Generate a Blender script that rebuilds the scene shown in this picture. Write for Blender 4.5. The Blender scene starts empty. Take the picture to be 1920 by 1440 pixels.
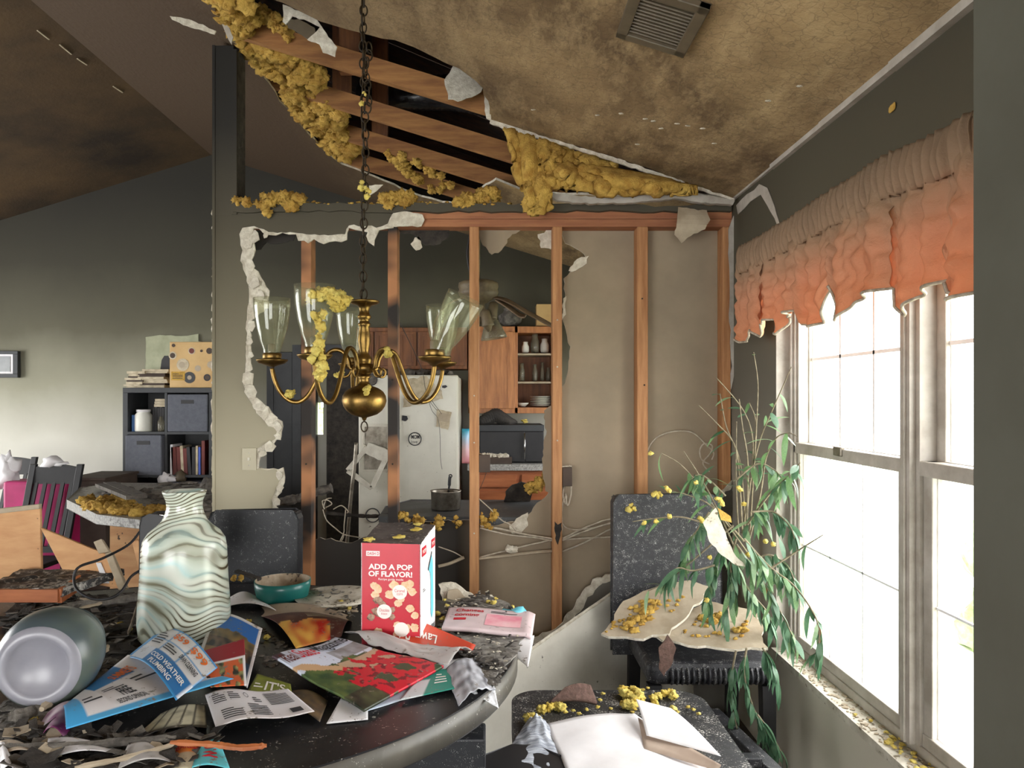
import bpy, bmesh, math, random
from mathutils import Vector, Matrix, noise, geometry, Quaternion

# ------------------------------------------------------------------ camera, sky, exposure
SC = bpy.context.scene
COL = SC.collection
FPX, CX, CY, CAMZ = 1400.0, 925.0, 745.0, 1.5
cam_d = bpy.data.cameras.new('camera'); cam = bpy.data.objects.new('camera', cam_d); COL.objects.link(cam)
cam.location = (0, 0, CAMZ); cam.rotation_euler = (math.pi/2, 0, 0)
cam_d.sensor_width = 36; cam_d.lens = 36*FPX/1920
cam_d.shift_x = (960-CX)/1920; cam_d.shift_y = (CY-720)/1920
cam_d.clip_start = .02
SC.camera = cam
W = bpy.data.worlds.new('overcast_sky'); SC.world = W; W.use_nodes = True
W.node_tree.nodes['Background'].inputs[0].default_value = (.99, .99, .98, 1)
W.node_tree.nodes['Background'].inputs[1].default_value = 7.0
SC.view_settings.view_transform = 'Standard'; SC.view_settings.look = 'None'
SC.view_settings.gamma = 1; SC.view_settings.use_curve_mapping = False
SC.view_settings.exposure = 0.82
try:
    SC.cycles.use_denoising = True; SC.cycles.max_bounces = 8; SC.cycles.diffuse_bounces = 5; SC.cycles.use_adaptive_sampling = True; SC.cycles.adaptive_threshold = .03
    SC.cycles.caustics_reflective = False; SC.cycles.caustics_refractive = False
    SC.cycles.transparent_max_bounces = 24; SC.cycles.sample_clamp_indirect = 6
except Exception: pass

def portal(name, loc, sx, sy, rot):            # guides sky light through a wall opening
    l = bpy.data.lights.new(name, 'AREA'); l.shape = 'RECTANGLE'; l.size = sx; l.size_y = sy
    l.cycles.is_portal = True
    o = bpy.data.objects.new(name, l); COL.objects.link(o); o.location = loc; o.rotation_euler = rot
R90 = math.pi/2
portal('window_daylight_right', (1.34, 2.17, 1.27), 1.55, 1.72, (0, R90, 0))
portal('added_kitchen_daylight', (1.34, 4.85, 1.5), 1.05, 1.15, (0, R90, 0))  # for the unseen kitchen window added to brighten fridge and cabinets
portal('window_daylight_left', (-6.02, 3.6, 1.35), 1.9, 3.4, (0, -R90, 0))
portal('door_daylight_behind', (-2.6, -2.12, 1.1), 2.4, 2.1, (-R90, 0, 0))
portal('added_daylight_behind', (-.1, -2.12, 1.4), 1.6, 1.4, (-R90, 0, 0))  # for an unseen window added behind the camera, more frontal light

# ------------------------------------------------------------------ pixel -> place
def P(x, y, Y): return Vector(((x-CX)/FPX*Y, Y, CAMZ+(CY-y)/FPX*Y))
def onZ(x, y, z):
    Y = (CAMZ-z)*FPX/(y-CY); return P(x, y, Y)
def onX(x, y, X): return P(x, y, X*FPX/(x-CX))
XR, ZR, PITCH = 1.15, 2.45, .31                 # right wall, its ceiling height, roof pitch
def cz(X): return ZR+PITCH*(XR-X)
def onC(x, y):
    u, v = (x-CX)/FPX, (CY-y)/FPX
    return P(x, y, (ZR+PITCH*XR-CAMZ)/(v+PITCH*u))
XRIDGE = -2.38; ZRIDGE = cz(XRIDGE)
YF = 6.3                                         # far wall
YS, YK = 3.6, 3.69                               # stud wall faces

# ------------------------------------------------------------------ mesh helpers
ORG = {}
def obj(name, V, F, mat, parent=None, smooth=False, loc=None, cols=None, midx=None):
    V = [Vector(v) for v in V]
    if loc is None:
        xs = [v.x for v in V]; ys = [v.y for v in V]; zs = [v.z for v in V]
        loc = Vector(((min(xs)+max(xs))/2, (min(ys)+max(ys))/2, min(zs)))
    loc = Vector(loc)
    me = bpy.data.meshes.new(name)
    me.from_pydata([v-loc for v in V], [], F)
    ms = mat if isinstance(mat, (list, tuple)) else [mat]
    for m in ms: me.materials.append(m)
    if midx: me.polygons.foreach_set('material_index', midx)
    if smooth: me.polygons.foreach_set('use_smooth', [True]*len(me.polygons))
    if cols:
        a = me.color_attributes.new('Col', 'FLOAT_COLOR', 'POINT')
        a.data.foreach_set('color', [c for col in cols for c in (col[0], col[1], col[2], 1)])
    me.update()
    o = bpy.data.objects.new(name, me); COL.objects.link(o)
    if parent: o.parent = parent; o.location = loc-ORG[parent.name]
    else: o.location = loc
    ORG[o.name] = loc
    return o
def inst(src, name, M, parent):                  # another piece sharing src's mesh, placed by world matrix M
    o = bpy.data.objects.new(name, src if isinstance(src, bpy.types.Mesh) else src.data); COL.objects.link(o)
    o.parent = parent
    o.matrix_local = Matrix.Translation(-ORG[parent.name]) @ M
    ORG[o.name] = M.translation.copy()
    return o
def thing(name, label, cat, loc, group=None):
    o = bpy.data.objects.new(name, None); COL.objects.link(o); o.location = loc; ORG[o.name] = Vector(loc)
    o.empty_display_size = .05
    return tag(o, label, cat, group)
def tag(o, label, cat, group=None):
    o['label'] = label; o['category'] = cat
    if group: o['group'] = group
    return o
def struct(o): o['kind'] = 'structure'; return o
def stuff(o): o['kind'] = 'stuff'; return o
def sroot(name, loc):
    o = bpy.data.objects.new(name, None); COL.objects.link(o); o.location = loc; ORG[o.name] = Vector(loc)
    o.empty_display_size = .05; o['kind'] = 'structure'; return o
def bev(o, w, n=2):
    m = o.modifiers.new('bevel', 'BEVEL'); m.width = w; m.segments = n; m.limit_method = 'ANGLE'; return o

class MB:
    def __init__(s): s.V = []; s.F = []; s.C = []; s.M = []
    def add(s, V, F, c=None, mi=0):
        n = len(s.V); s.V += [Vector(v) for v in V]; s.F += [[i+n for i in f] for f in F]; s.M += [mi]*len(F)
        if c is not None: s.C += [c]*len(V)
        return s
    def box(s, x0, x1, y0, y1, z0, z1, mi=0):
        return s.add([(x0,y0,z0),(x1,y0,z0),(x1,y1,z0),(x0,y1,z0),(x0,y0,z1),(x1,y0,z1),(x1,y1,z1),(x0,y1,z1)],
            [(0,3,2,1),(4,5,6,7),(0,1,5,4),(1,2,6,5),(2,3,7,6),(3,0,4,7)], mi=mi)
    def hexa(s, a, b, mi=0):                      # two quads a (4 pts) and b (4 pts)
        return s.add(list(a)+list(b), [(0,3,2,1),(4,5,6,7),(0,1,5,4),(1,2,6,5),(2,3,7,6),(3,0,4,7)], mi=mi)
    def bar(s, p, q, w, h, up=(0,0,1)):
        p = Vector(p); q = Vector(q); d = (q-p).normalized(); u = Vector(up)
        if abs(d.dot(u)) > .98: u = Vector((0,1,0))
        sx = d.cross(u).normalized()*w/2; sz = sx.cross(d).normalized()*h/2
        return s.hexa([p-sx-sz, p+sx-sz, p+sx+sz, p-sx+sz], [q-sx-sz, q+sx-sz, q+sx+sz, q-sx+sz])
    def tube(s, pts, r, n=7, caps=True):
        pts = [Vector(p) for p in pts]; rs = r if isinstance(r, (list, tuple)) else [r]*len(pts)
        rings = []; prev = None
        for i, p in enumerate(pts):
            d = (pts[min(i+1, len(pts)-1)]-pts[max(i-1, 0)]).normalized()
            if prev is None:
                a = Vector((0,0,1)) if abs(d.z) < .9 else Vector((1,0,0)); prev = (a-d*a.dot(d)).normalized()
            else:
                prev = prev-d*prev.dot(d)
                prev = prev.normalized() if prev.length > 1e-6 else d.orthogonal().normalized()
            b = d.cross(prev)
            rings.append([p+(prev*math.cos(t)+b*math.sin(t))*rs[i] for t in [2*math.pi*k/n for k in range(n)]])
        V = [v for rg in rings for v in rg]; F = []
        for i in range(len(pts)-1):
            for k in range(n): F.append((i*n+k, i*n+(k+1)%n, (i+1)*n+(k+1)%n, (i+1)*n+k))
        if caps: F.append(tuple(range(n-1, -1, -1))); F.append(tuple((len(pts)-1)*n+k for k in range(n)))
        return s.add(V, F)
    def torus(s, M, R, r, sy=1, n=14, m=6):
        V = []; F = []
        for i in range(n):
            a = 2*math.pi*i/n
            for k in range(m):
                b = 2*math.pi*k/m
                V.append(M @ Vector(((R+r*math.cos(b))*math.cos(a), (R*sy+r*math.cos(b))*math.sin(a), r*math.sin(b))))
        for i in range(n):
            for k in range(m): F.append((i*m+k, ((i+1)%n)*m+k, ((i+1)%n)*m+(k+1)%m, i*m+(k+1)%m))
        return s.add(V, F)
    def lathe(s, prof, M, n=32, cap0=True, cap1=True):   # prof: (radius, height)
        V = []; F = []; k = len(prof)
        for r, h in prof:
            for i in range(n):
                a = 2*math.pi*i/n; V.append(M @ Vector((r*math.cos(a), r*math.sin(a), h)))
        for j in range(k-1):
            for i in range(n): F.append((j*n+i, j*n+(i+1)%n, (j+1)*n+(i+1)%n, (j+1)*n+i))
        if cap0: F.append(tuple(range(n-1, -1, -1)))
        if cap1: F.append(tuple((k-1)*n+i for i in range(n)))
        return s.add(V, F)
    def prism(s, loops, fn, h0, h1, mi=0, mside=None):   # loops of 2-D points, fn(p, h) -> place
        loops = [[Vector((p[0], p[1], 0)) for p in lp] for lp in loops]
        flat = [p for lp in loops for p in lp]; n = len(flat)
        tris = geometry.tessellate_polygon(loops)
        V = [fn((p.x, p.y), h0) for p in flat]+[fn((p.x, p.y), h1) for p in flat]
        base = len(s.V); s.V += [Vector(v) for v in V]
        for t in tris:
            s.F.append([base+t[0], base+t[1], base+t[2]]); s.M.append(mi)
            s.F.append([base+n+t[2], base+n+t[1], base+n+t[0]]); s.M.append(mi)
        off = 0
        for lp in loops:
            m = len(lp)
            for i in range(m):
                j = (i+1) % m
                s.F.append([base+off+i, base+off+j, base+n+off+j, base+n+off+i]); s.M.append(mi if mside is None else mside)
            off += m
        return s
    def grid(s, f, nu, nv, th=0, col=None):       # f(u,v) -> place; a sheet with thickness th
        Q = [[Vector(f(i/nu, j/nv)) for i in range(nu+1)] for j in range(nv+1)]
        V = [q for row in Q for q in row]; w = nu+1; F = []
        for j in range(nv):
            for i in range(nu): F.append((j*w+i, j*w+i+1, (j+1)*w+i+1, (j+1)*w+i))
        cc = [col(i/nu, j/nv) for j in range(nv+1) for i in range(nu+1)] if col else None
        if th:
            N = []
            for j in range(nv+1):
                for i in range(nu+1):
                    du = Q[j][min(i+1, nu)]-Q[j][max(i-1, 0)]; dv = Q[min(j+1, nv)][i]-Q[max(j-1, 0)][i]
                    nn = du.cross(dv); N.append(nn.normalized() if nn.length > 1e-12 else Vector((0,0,1)))
            n = len(V); V += [v-nn*th for v, nn in zip(V, N)]
            F += [tuple(n+i for i in reversed(f_)) for f_ in F[:nu*nv]]
            ed = [i for i in range(w)]+[j*w+nu for j in range(1, nv+1)]+[nv*w+i for i in range(nu-1, -1, -1)]+[j*w for j in range(nv-1, 0, -1)]
            for a, b in zip(ed, ed[1:]+ed[:1]): F.append((b, a, n+a, n+b))
            if cc: cc = cc+cc
        b0 = len(s.V); s.add(V, F)
        if cc: s.C += cc
        return s
    def blob(s, c, r, amp=.45, fr=1.7, sub=2, sq=(1,1,1), seed=0, c_=None):
        V, F = ICO[sub]; off = Vector((seed*7.31, seed*3.7, -seed*5.1)); c = Vector(c); o = []
        for v in V:
            k = 1+amp*noise.noise(v*fr+off)+amp*.55*noise.noise(v*fr*2.6+off)
            o.append(c+Vector((v.x*sq[0], v.y*sq[1], v.z*sq[2]))*(r*k))
        return s.add(o, F, c_)
    def build(s, name, mat, parent=None, smooth=False, loc=None):
        multi = isinstance(mat, (list, tuple))
        return obj(name, s.V, s.F, mat, parent, smooth, loc, s.C if len(s.C) == len(s.V) and s.C else None, s.M if multi else None)
ICO = {}
for sub in (1, 2, 3):
    bm = bmesh.new(); bmesh.ops.create_icosphere(bm, subdivisions=sub, radius=1)
    ICO[sub] = ([v.co.copy() for v in bm.verts], [[v.index for v in f.verts] for f in bm.faces]); bm.free()
RND = random.Random(7)
def jag(poly, amp, step, seed=1, closed=True):
    rr = random.Random(seed); out = []
    m = len(poly) if closed else len(poly)-1
    for i in range(m):
        a = Vector(poly[i][:2]); b = Vector(poly[(i+1) % len(poly)][:2]); L = (b-a).length
        k = max(1, int(L/step)); nrm = Vector((-(b-a).y, (b-a).x)).normalized() if L > 0 else Vector((0,0))
        out.append(tuple(a))
        for q in range(1, k):
            p = a.lerp(b, q/k)+nrm*rr.uniform(-amp, amp)+Vector((rr.uniform(-.3,.3), rr.uniform(-.3,.3)))*step*.4
            out.append((p.x, p.y))
    if not closed: out.append(tuple(poly[-1][:2]))
    return out
def spline(pts, n=6):                              # Catmull-Rom through places
    pts = [Vector(p) for p in pts]; out = []
    for i in range(len(pts)-1):
        p0 = pts[max(i-1, 0)]; p1 = pts[i]; p2 = pts[i+1]; p3 = pts[min(i+2, len(pts)-1)]
        for k in range(n):
            t = k/n
            out.append(.5*((2*p1)+(p2-p0)*t+(2*p0-5*p1+4*p2-p3)*t*t+(3*p1-p0-3*p2+p3)*t**3))
    out.append(pts[-1]); return out
def pxtube(name, pts, Y, r, mat, parent=None, n=5, seg=6):
    q = [P(p[0], p[1], p[2] if len(p) > 2 else Y) for p in pts]
    m = MB(); m.tube(spline(q, seg), r, n); return m.build(name, mat, parent, True)
def pxplate(name, pts, Y, th, mat, parent=None, ja=0, step=8, seed=1, tilt=None):
    """a sheet whose outline is given at distance Y (tilt(x,y) adds distance)"""
    pl = jag(pts, ja, step, seed) if ja else pts
    m = MB(); m.prism([pl], lambda p, h: P(p[0], p[1], Y+(tilt(*p) if tilt else 0))+Vector((0, h, 0)), 0, th)
    return m.build(name, mat, parent)

# ------------------------------------------------------------------ materials
def C(r, g, b):
    f = lambda c: c/255/12.92 if c/255 <= .04045 else ((c/255+.055)/1.055)**2.4
    return (f(r), f(g), f(b), 1)
def newmat(name):
    m = bpy.data.materials.new(name); m.use_nodes = True
    return m, m.node_tree.nodes, m.node_tree.links, m.node_tree.nodes['Principled BSDF']
def mixc(N, L, fac, a, b):
    n = N.new('ShaderNodeMix'); n.data_type = 'RGBA'
    for inp, v in ((n.inputs[0], fac), (n.inputs[6], a), (n.inputs[7], b)):
        if hasattr(v, 'is_output'): L.new(v, inp)
        elif inp is n.inputs[0]: inp.default_value = v
        else: inp.default_value = v
    return n.outputs[2]
def ramp(N, L, val, a, b):
    n = N.new('ShaderNodeMapRange'); L.new(val, n.inputs[0]); n.inputs[1].default_value = a; n.inputs[2].default_value = b
    return n.outputs[0]
def tex(N, L, co, scale, detail=4, rough=.6, stretch=None, dist=0):
    if stretch:
        mp = N.new('ShaderNodeMapping'); L.new(co, mp.inputs[0]); mp.inputs['Scale'].default_value = stretch; co = mp.outputs[0]
    n = N.new('ShaderNodeTexNoise'); L.new(co, n.inputs['Vector']); n.inputs['Scale'].default_value = scale
    n.inputs['Detail'].default_value = detail; n.inputs['Roughness'].default_value = rough; n.inputs['Distortion'].default_value = dist
    return n.outputs['Fac']
def Mt(name, c, c2=None, scale=6, rough=.6, metal=0, bump=0, bscale=60, stretch=None, spec=None, mix=(.35,.65),
       dust=None, dscale=90, dth=(.6,.68), attr=False, spc=.5, trans=0, coord='Object', extra=None):
    m, N, L, B = newmat(name)
    tc = N.new('ShaderNodeTexCoord'); co = tc.outputs[coord]
    if attr:
        at = N.new('ShaderNodeAttribute'); at.attribute_name = 'Col'; col = at.outputs['Color']
    else:
        rg = N.new('ShaderNodeRGB'); rg.outputs[0].default_value = c; col = rg.outputs[0]
    if c2: col = mixc(N, L, ramp(N, L, tex(N, L, co, scale, 5, .6, stretch), *mix), col, c2)
    if extra: col = extra(N, L, co, col)
    if dust:
        d = tex(N, L, co, dscale, 3, .7); d2 = tex(N, L, co, dscale*.12, 3, .6)
        mu = N.new('ShaderNodeMath'); mu.operation = 'MULTIPLY_ADD'; L.new(d2, mu.inputs[0]); mu.inputs[1].default_value = .5; 
        sb = N.new('ShaderNodeMath'); sb.operation = 'MULTIPLY_ADD'; L.new(d, sb.inputs[0]); sb.inputs[1].default_value = 1; sb.inputs[2].default_value = -.25
        L.new(sb.outputs[0], mu.inputs[2])
        col = mixc(N, L, ramp(N, L, mu.outputs[0], *dth), col, dust)
    L.new(col, B.inputs['Base Color'])
    B.inputs['Roughness'].default_value = rough; B.inputs['Metallic'].default_value = metal
    B.inputs['Specular IOR Level'].default_value = spc
    if bump:
        bp = N.new('ShaderNodeBump'); bp.inputs['Strength'].default_value = bump; bp.inputs['Distance'].default_value = .01
        L.new(tex(N, L, co, bscale, 6, .65, stretch), bp.inputs['Height']); L.new(bp.outputs[0], B.inputs['Normal'])
    if trans:
        tr = N.new('ShaderNodeBsdfTranslucent'); L.new(col, tr.inputs[0])
        mx = N.new('ShaderNodeMixShader'); mx.inputs[0].default_value = trans
        L.new(B.outputs[0], mx.inputs[1]); L.new(tr.outputs[0], mx.inputs[2])
        L.new(mx.outputs[0], N['Material Output'].inputs[0])
    return m
def glassmat(name, tint, film, filmcol, rough=.1):
    m, N, L, B = newmat(name)
    B.inputs['Base Color'].default_value = filmcol; B.inputs['Roughness'].default_value = rough
    t = N.new('ShaderNodeBsdfTransparent'); t.inputs[0].default_value = tint
    g = N.new('ShaderNodeBsdfGlossy'); g.inputs['Roughness'].default_value = .05
    lw = N.new('ShaderNodeLayerWeight'); lw.inputs[0].default_value = .5
    pw = N.new('ShaderNodeMath'); pw.operation = 'POWER'; L.new(lw.outputs['Facing'], pw.inputs[0]); pw.inputs[1].default_value = 4
    fr = N.new('ShaderNodeMath'); fr.operation = 'MULTIPLY_ADD'; L.new(pw.outputs[0], fr.inputs[0]); fr.inputs[1].default_value = .5; fr.inputs[2].default_value = .03
    m1 = N.new('ShaderNodeMixShader'); L.new(fr.outputs[0], m1.inputs[0]); L.new(t.outputs[0], m1.inputs[1]); L.new(g.outputs[0], m1.inputs[2])
    tc = N.new('ShaderNodeTexCoord'); n = tex(N, L, tc.outputs['Object'], 14, 5, .7)
    f = N.new('ShaderNodeMapRange'); L.new(n, f.inputs[0]); f.inputs[1].default_value = .3; f.inputs[2].default_value = .75
    f.inputs[3].default_value = film*.5; f.inputs[4].default_value = min(1, film*1.6)
    m2 = N.new('ShaderNodeMixShader'); L.new(f.outputs[0], m2.inputs[0]); L.new(m1.outputs[0], m2.inputs[1]); L.new(B.outputs[0], m2.inputs[2])
    L.new(m2.outputs[0], N['Material Output'].inputs[0]); return m
def posz(N, axis=2):
    g = N.new('ShaderNodeNewGeometry'); s = N.new('ShaderNodeSeparateXYZ')
    return g, s
def soot(zs, cs, axis=2, wob=.25, nscale=1.3):       # smoke staining that follows height (axis 2) on a painted wall
    def f(N, L, co, col):
        g = N.new('ShaderNodeNewGeometry'); s = N.new('ShaderNodeSeparateXYZ'); L.new(g.outputs['Position'], s.inputs[0])
        n = tex(N, L, g.outputs['Position'], nscale, 5, .55)
        a = N.new('ShaderNodeMath'); a.operation = 'MULTIPLY_ADD'; L.new(n, a.inputs[0]); a.inputs[1].default_value = wob*2; a.inputs[2].default_value = -wob
        b = N.new('ShaderNodeMath'); b.operation = 'ADD'; L.new(a.outputs[0], b.inputs[0]); L.new(s.outputs[axis], b.inputs[1])
        r = ramp(N, L, b.outputs[0], zs[0], zs[-1])
        cr = N.new('ShaderNodeValToRGB'); e = cr.color_ramp.elements
        while len(e) < len(zs): e.new(.5)
        for k, z in enumerate(zs): e[k].position = (z-zs[0])/(zs[-1]-zs[0]); e[k].color = cs[k]
        L.new(r, cr.inputs[0]); return cr.outputs[0]
    return f
def cracks(N, L, co, col):
    v = N.new('ShaderNodeTexVoronoi'); v.feature = 'DISTANCE_TO_EDGE'; v.inputs['Scale'].default_value = 34
    L.new(co, v.inputs['Vector']); return mixc(N, L, ramp(N, L, v.outputs['Distance'], .02, .09), C(70,58,40), col)
M = {}
M['wall_far'] = Mt('smoked_wall_paint', C(120,120,105), rough=.75, bump=.06, bscale=30,
    extra=soot((.5,1.1,1.6,2.1,2.6,3.3), (C(222,221,214), C(206,204,192), C(150,148,128), C(90,87,69), C(56,53,40), C(38,35,27))))
M['wall_right'] = Mt('smoked_olive_wall', C(80,76,60), rough=.7, bump=.05, bscale=25,
    extra=soot((0,.5,1.0,1.5,2.0,2.6), (C(214,207,188), C(206,199,182), C(160,155,140), C(100,97,86), C(74,70,55), C(60,55,41)), wob=.1))
M['wall_near'] = Mt('smoked_wall_end', C(80,79,68), C(70,68,56), 2, .8, bump=.05)
M['plain_wall'] = Mt('grey_wall', C(150,148,136), C(128,124,110), 1.5, .8)
def ceil_soot(N, L, co, col):
    g = N.new('ShaderNodeNewGeometry'); p = g.outputs['Position']
    n1 = tex(N, L, p, 1.1, 5, .6, None, .6); n2 = tex(N, L, p, 9, 5, .75, (1, .35, 1))
    c1 = mixc(N, L, ramp(N, L, n1, .36, .64), C(96,75,48), C(162,135,95))
    c2 = mixc(N, L, ramp(N, L, n2, .45, .8), c1, C(186,160,118))
    s = N.new('ShaderNodeSeparateXYZ'); L.new(p, s.inputs[0])
    dk = ramp(N, L, s.outputs[0], .35, -1.3)         # soot deposit thickens toward the ridge
    c3 = mixc(N, L, dk, c2, C(70,51,30))
    v = N.new('ShaderNodeTexVoronoi'); v.feature = 'DISTANCE_TO_EDGE'; v.inputs['Scale'].default_value = 22
    mp = N.new('ShaderNodeMapping'); L.new(p, mp.inputs[0])
    nd = N.new('ShaderNodeTexNoise'); nd.inputs['Scale'].default_value = 14; L.new(p, nd.inputs['Vector'])
    ad = N.new('ShaderNodeVectorMath'); ad.operation = 'MULTIPLY_ADD'; L.new(nd.outputs['Color'], ad.inputs[0]); ad.inputs[1].default_value = (.12,.12,.12); L.new(p, ad.inputs[2])
    L.new(ad.outputs[0], v.inputs['Vector'])
    ck = ramp(N, L, v.outputs['Distance'], .012, .05)
    return mixc(N, L, ck, mixc(N, L, .35, c3, C(70,56,38)), c3)
M['ceiling'] = Mt('heat_crazed_ceiling', C(150,125,90), rough=.85, bump=.5, bscale=38, extra=ceil_soot)
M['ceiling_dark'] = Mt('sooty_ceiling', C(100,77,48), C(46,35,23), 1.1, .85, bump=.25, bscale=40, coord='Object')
M['ash_pale'] = Mt('pale_ash_crust', C(158,154,146), C(96,92,88), 30, .95, bump=.7, bscale=60)
M['edge_band'] = Mt('grey_table_edge', C(92,88,80), C(74,71,65), 6, .45, dust=C(190,186,176), dscale=160, dth=(.68,.72))  # edge kept lighter and greyer than the black tabletop
M['gypsum'] = Mt('broken_gypsum', C(226,220,204), C(190,180,160), 30, .95, bump=.8, bscale=70)
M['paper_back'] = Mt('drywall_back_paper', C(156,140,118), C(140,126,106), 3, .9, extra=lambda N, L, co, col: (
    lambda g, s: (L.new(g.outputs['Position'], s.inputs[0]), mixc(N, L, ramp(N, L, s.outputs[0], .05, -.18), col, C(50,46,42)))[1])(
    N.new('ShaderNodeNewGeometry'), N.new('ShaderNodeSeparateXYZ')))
M['dw_paint'] = Mt('drywall_painted_sooty', C(120,115,98), rough=.75,
    extra=soot((.4,1.1,1.7,2.3,2.8,3.3), (C(188,181,158), C(174,166,142), C(122,115,94), C(76,70,55), C(30,27,21), C(17,15,12)), wob=.1))
M['dw_lower'] = Mt('drywall_grey_lower', C(112,108,100), C(92,88,82), 3, .8)
M['sheet'] = Mt('fallen_drywall', C(206,202,190), C(182,177,164), 3, .85, bump=.1, bscale=20, dust=C(90,84,74), dscale=30, dth=(.68,.74))
M['stud'] = Mt('pine_stud', C(186,136,90), C(154,104,64), 7, .7, stretch=(6,6,.5), bump=.15, bscale=20)
M['stud_burnt'] = Mt('scorched_stud', C(172,118,78), rough=.75, extra=lambda N, L, co, col: (
    mixc(N, L, ramp(N, L, tex(N, L, co, 2.6, 3, .5, (.6,.6,1)), .46, .56), col, C(34,27,23))))
M['plate'] = Mt('pine_plate', C(168,112,74), C(136,82,54), 6, .7, stretch=(.5,6,6), bump=.15, bscale=20)
M['rafter'] = Mt('rafter_wood', C(164,116,66), C(122,80,44), 5, .75, stretch=(.7,5,5), bump=.15, bscale=16)
M['attic'] = Mt('attic_boards', C(74,48,32), C(40,27,20), 4, .9, stretch=(.6,5,5))
M['char'] = Mt('char', C(34,31,29), C(66,60,54), 20, .9, bump=.7, bscale=60)
M['ash'] = Mt('ash_grey', C(120,114,106), C(70,66,62), 25, .95, bump=.6, bscale=60)
M['insul'] = Mt('yellow_glass_wool', C(228,190,96), C(182,138,58), 18, .95, bump=.9, bscale=120, trans=.12)
M['insul_p'] = Mt('pale_yellow_wool', C(246,228,130), C(228,196,88), 30, .95, bump=.9, bscale=160, trans=.1)
M['brass'] = Mt('sooty_brass', C(150,120,66), C(74,58,36), 22, .38, 1, mix=(.4,.75), bump=.06, bscale=60)
M['chain'] = Mt('sooted_chain', C(70,56,36), C(34,29,24), 30, .55, .7)
M['glass_shade'] = glassmat('dusty_shade_glass', (.92,.93,.87,1), .06, C(200,198,170), .4)
M['pane'] = glassmat('window_glass', (1,1,1,1), .015, C(230,232,230))
M['vinyl'] = Mt('grimy_white_vinyl', C(184,178,168), C(152,144,132), 9, .5)
M['sill'] = Mt('dusty_sill', C(216,210,196), C(184,176,158), 20, .8, bump=.3, dust=C(112,100,80), dscale=40, dth=(.6,.66))
M['valance'] = Mt('salmon_fabric', C(214,142,104), rough=.75, trans=.25, bump=.5, bscale=60,
    extra=soot((1.7,1.9,2.02,2.15), (C(214,144,100), C(202,144,110), C(160,130,102), C(124,104,82)), wob=.04, nscale=9))
M['valance_trim'] = Mt('beaded_trim', C(190,178,160), C(140,128,110), 60, .8, bump=.5)
M['black_paint'] = Mt('black_table_paint', C(27,27,30), C(40,40,42), 8, .32, dust=C(170,166,158), dscale=120, dth=(.66,.7))
M['ash_top'] = Mt('ash_covered_black', C(30,30,32), C(46,45,44), 8, .5, bump=.25, bscale=60, dust=C(150,146,138), dscale=55, dth=(.5,.62))
M['leather'] = Mt('black_leather', C(17,19,24), C(24,26,31), 8, .5, bump=.1, bscale=80, dust=C(206,204,200), dscale=420, dth=(.67,.71))
M['leather_ash'] = Mt('dusty_black_leather', C(24,25,30), C(38,38,42), 8, .5, bump=.12, bscale=80, dust=C(196,194,190), dscale=420, dth=(.625,.69))
M['seat_ash'] = Mt('ash_strewn_leather', C(26,27,31), C(44,44,46), 8, .55, bump=.15, bscale=80, dust=C(190,187,180), dscale=160, dth=(.57,.66))
M['white_bar'] = Mt('white_grille_bar', C(244,244,244), rough=.5)
M['black'] = Mt('matt_black', C(24,24,27), C(34,33,35), 10, .5)
M['dark_grey'] = Mt('dark_grey_shelf', C(48,50,53), C(58,60,62), 6, .6)
M['bin'] = Mt('blue_grey_fabric', C(98,101,109), C(88,91,100), 40, .9, bump=.3, bscale=200)
M['oak'] = Mt('honey_oak', C(186,124,72), C(150,94,52), 9, .45, stretch=(4,4,.5), bump=.06, bscale=20)
M['oak_dark'] = Mt('smoked_oak', C(134,84,46), C(104,62,34), 9, .55, stretch=(4,4,.5))
M['ply'] = Mt('drawer_plywood', C(206,160,112), C(186,136,90), 5, .6, stretch=(1,1,4), dust=C(70,48,32), dscale=22, dth=(.67,.72))
M['oak_orange'] = Mt('orange_varnish_wood', C(180,108,64), C(146,82,46), 6, .5, stretch=(.6,4,4))
M['fridge'] = Mt('fridge_enamel', C(226,224,210), C(206,203,188), 2, .35, dust=C(120,112,100), dscale=40, dth=(.7,.74))
M['white_pl'] = Mt('sooty_white_plastic', C(222,218,204), C(186,180,164), 9, .5)
M['granite'] = Mt('speckled_laminate', C(178,176,170), C(120,118,114), 90, .45, dust=C(90,86,80), dscale=30, dth=(.6,.66))
M['counter_dark'] = Mt('sooty_counter', C(74,76,78), C(54,55,56), 5, .5, dust=C(120,116,108), dscale=70, dth=(.66,.72))
M['steel'] = Mt('sooty_steel', C(150,144,132), C(96,88,76), 14, .4, .8)
M['chrome'] = Mt('chrome', C(200,200,200), rough=.2, metal=1)
M['teal'] = Mt('teal_enamel', C(34,112,104), C(26,92,88), 6, .3)
M['cream_in'] = Mt('burnt_cream_inside', C(186,170,146), C(140,122,98), 20, .6, dust=C(70,58,46), dscale=50, dth=(.62,.68))
M['ceramic'] = Mt('grey_crock_glaze', C(142,141,148), C(122,121,130), 5, .32)
M['crock_body'] = Mt('blue_grey_crock', C(66,78,90), C(86,96,84), 4, .3)
M['white'] = Mt('white_paper', C(236,234,236), C(220,217,218), 5, .7)
M['fold_shadow'] = Mt('brown_shadow_paper', C(196,178,162), C(170,150,134), 4, .8)
M['print'] = Mt('printed_paper', C(255,255,255), rough=.5, attr=True, dust=C(128,120,110), dscale=70, dth=(.66,.72))
M['ink'] = Mt('black_ink', C(50,50,54), rough=.7)
M['ink_white'] = Mt('white_ink', C(240,238,232), rough=.6)
M['ink_red'] = Mt('red_ink', C(196,36,52), rough=.6)
M['ink_orange'] = Mt('orange_ink', C(222,112,40), rough=.6)
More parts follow.
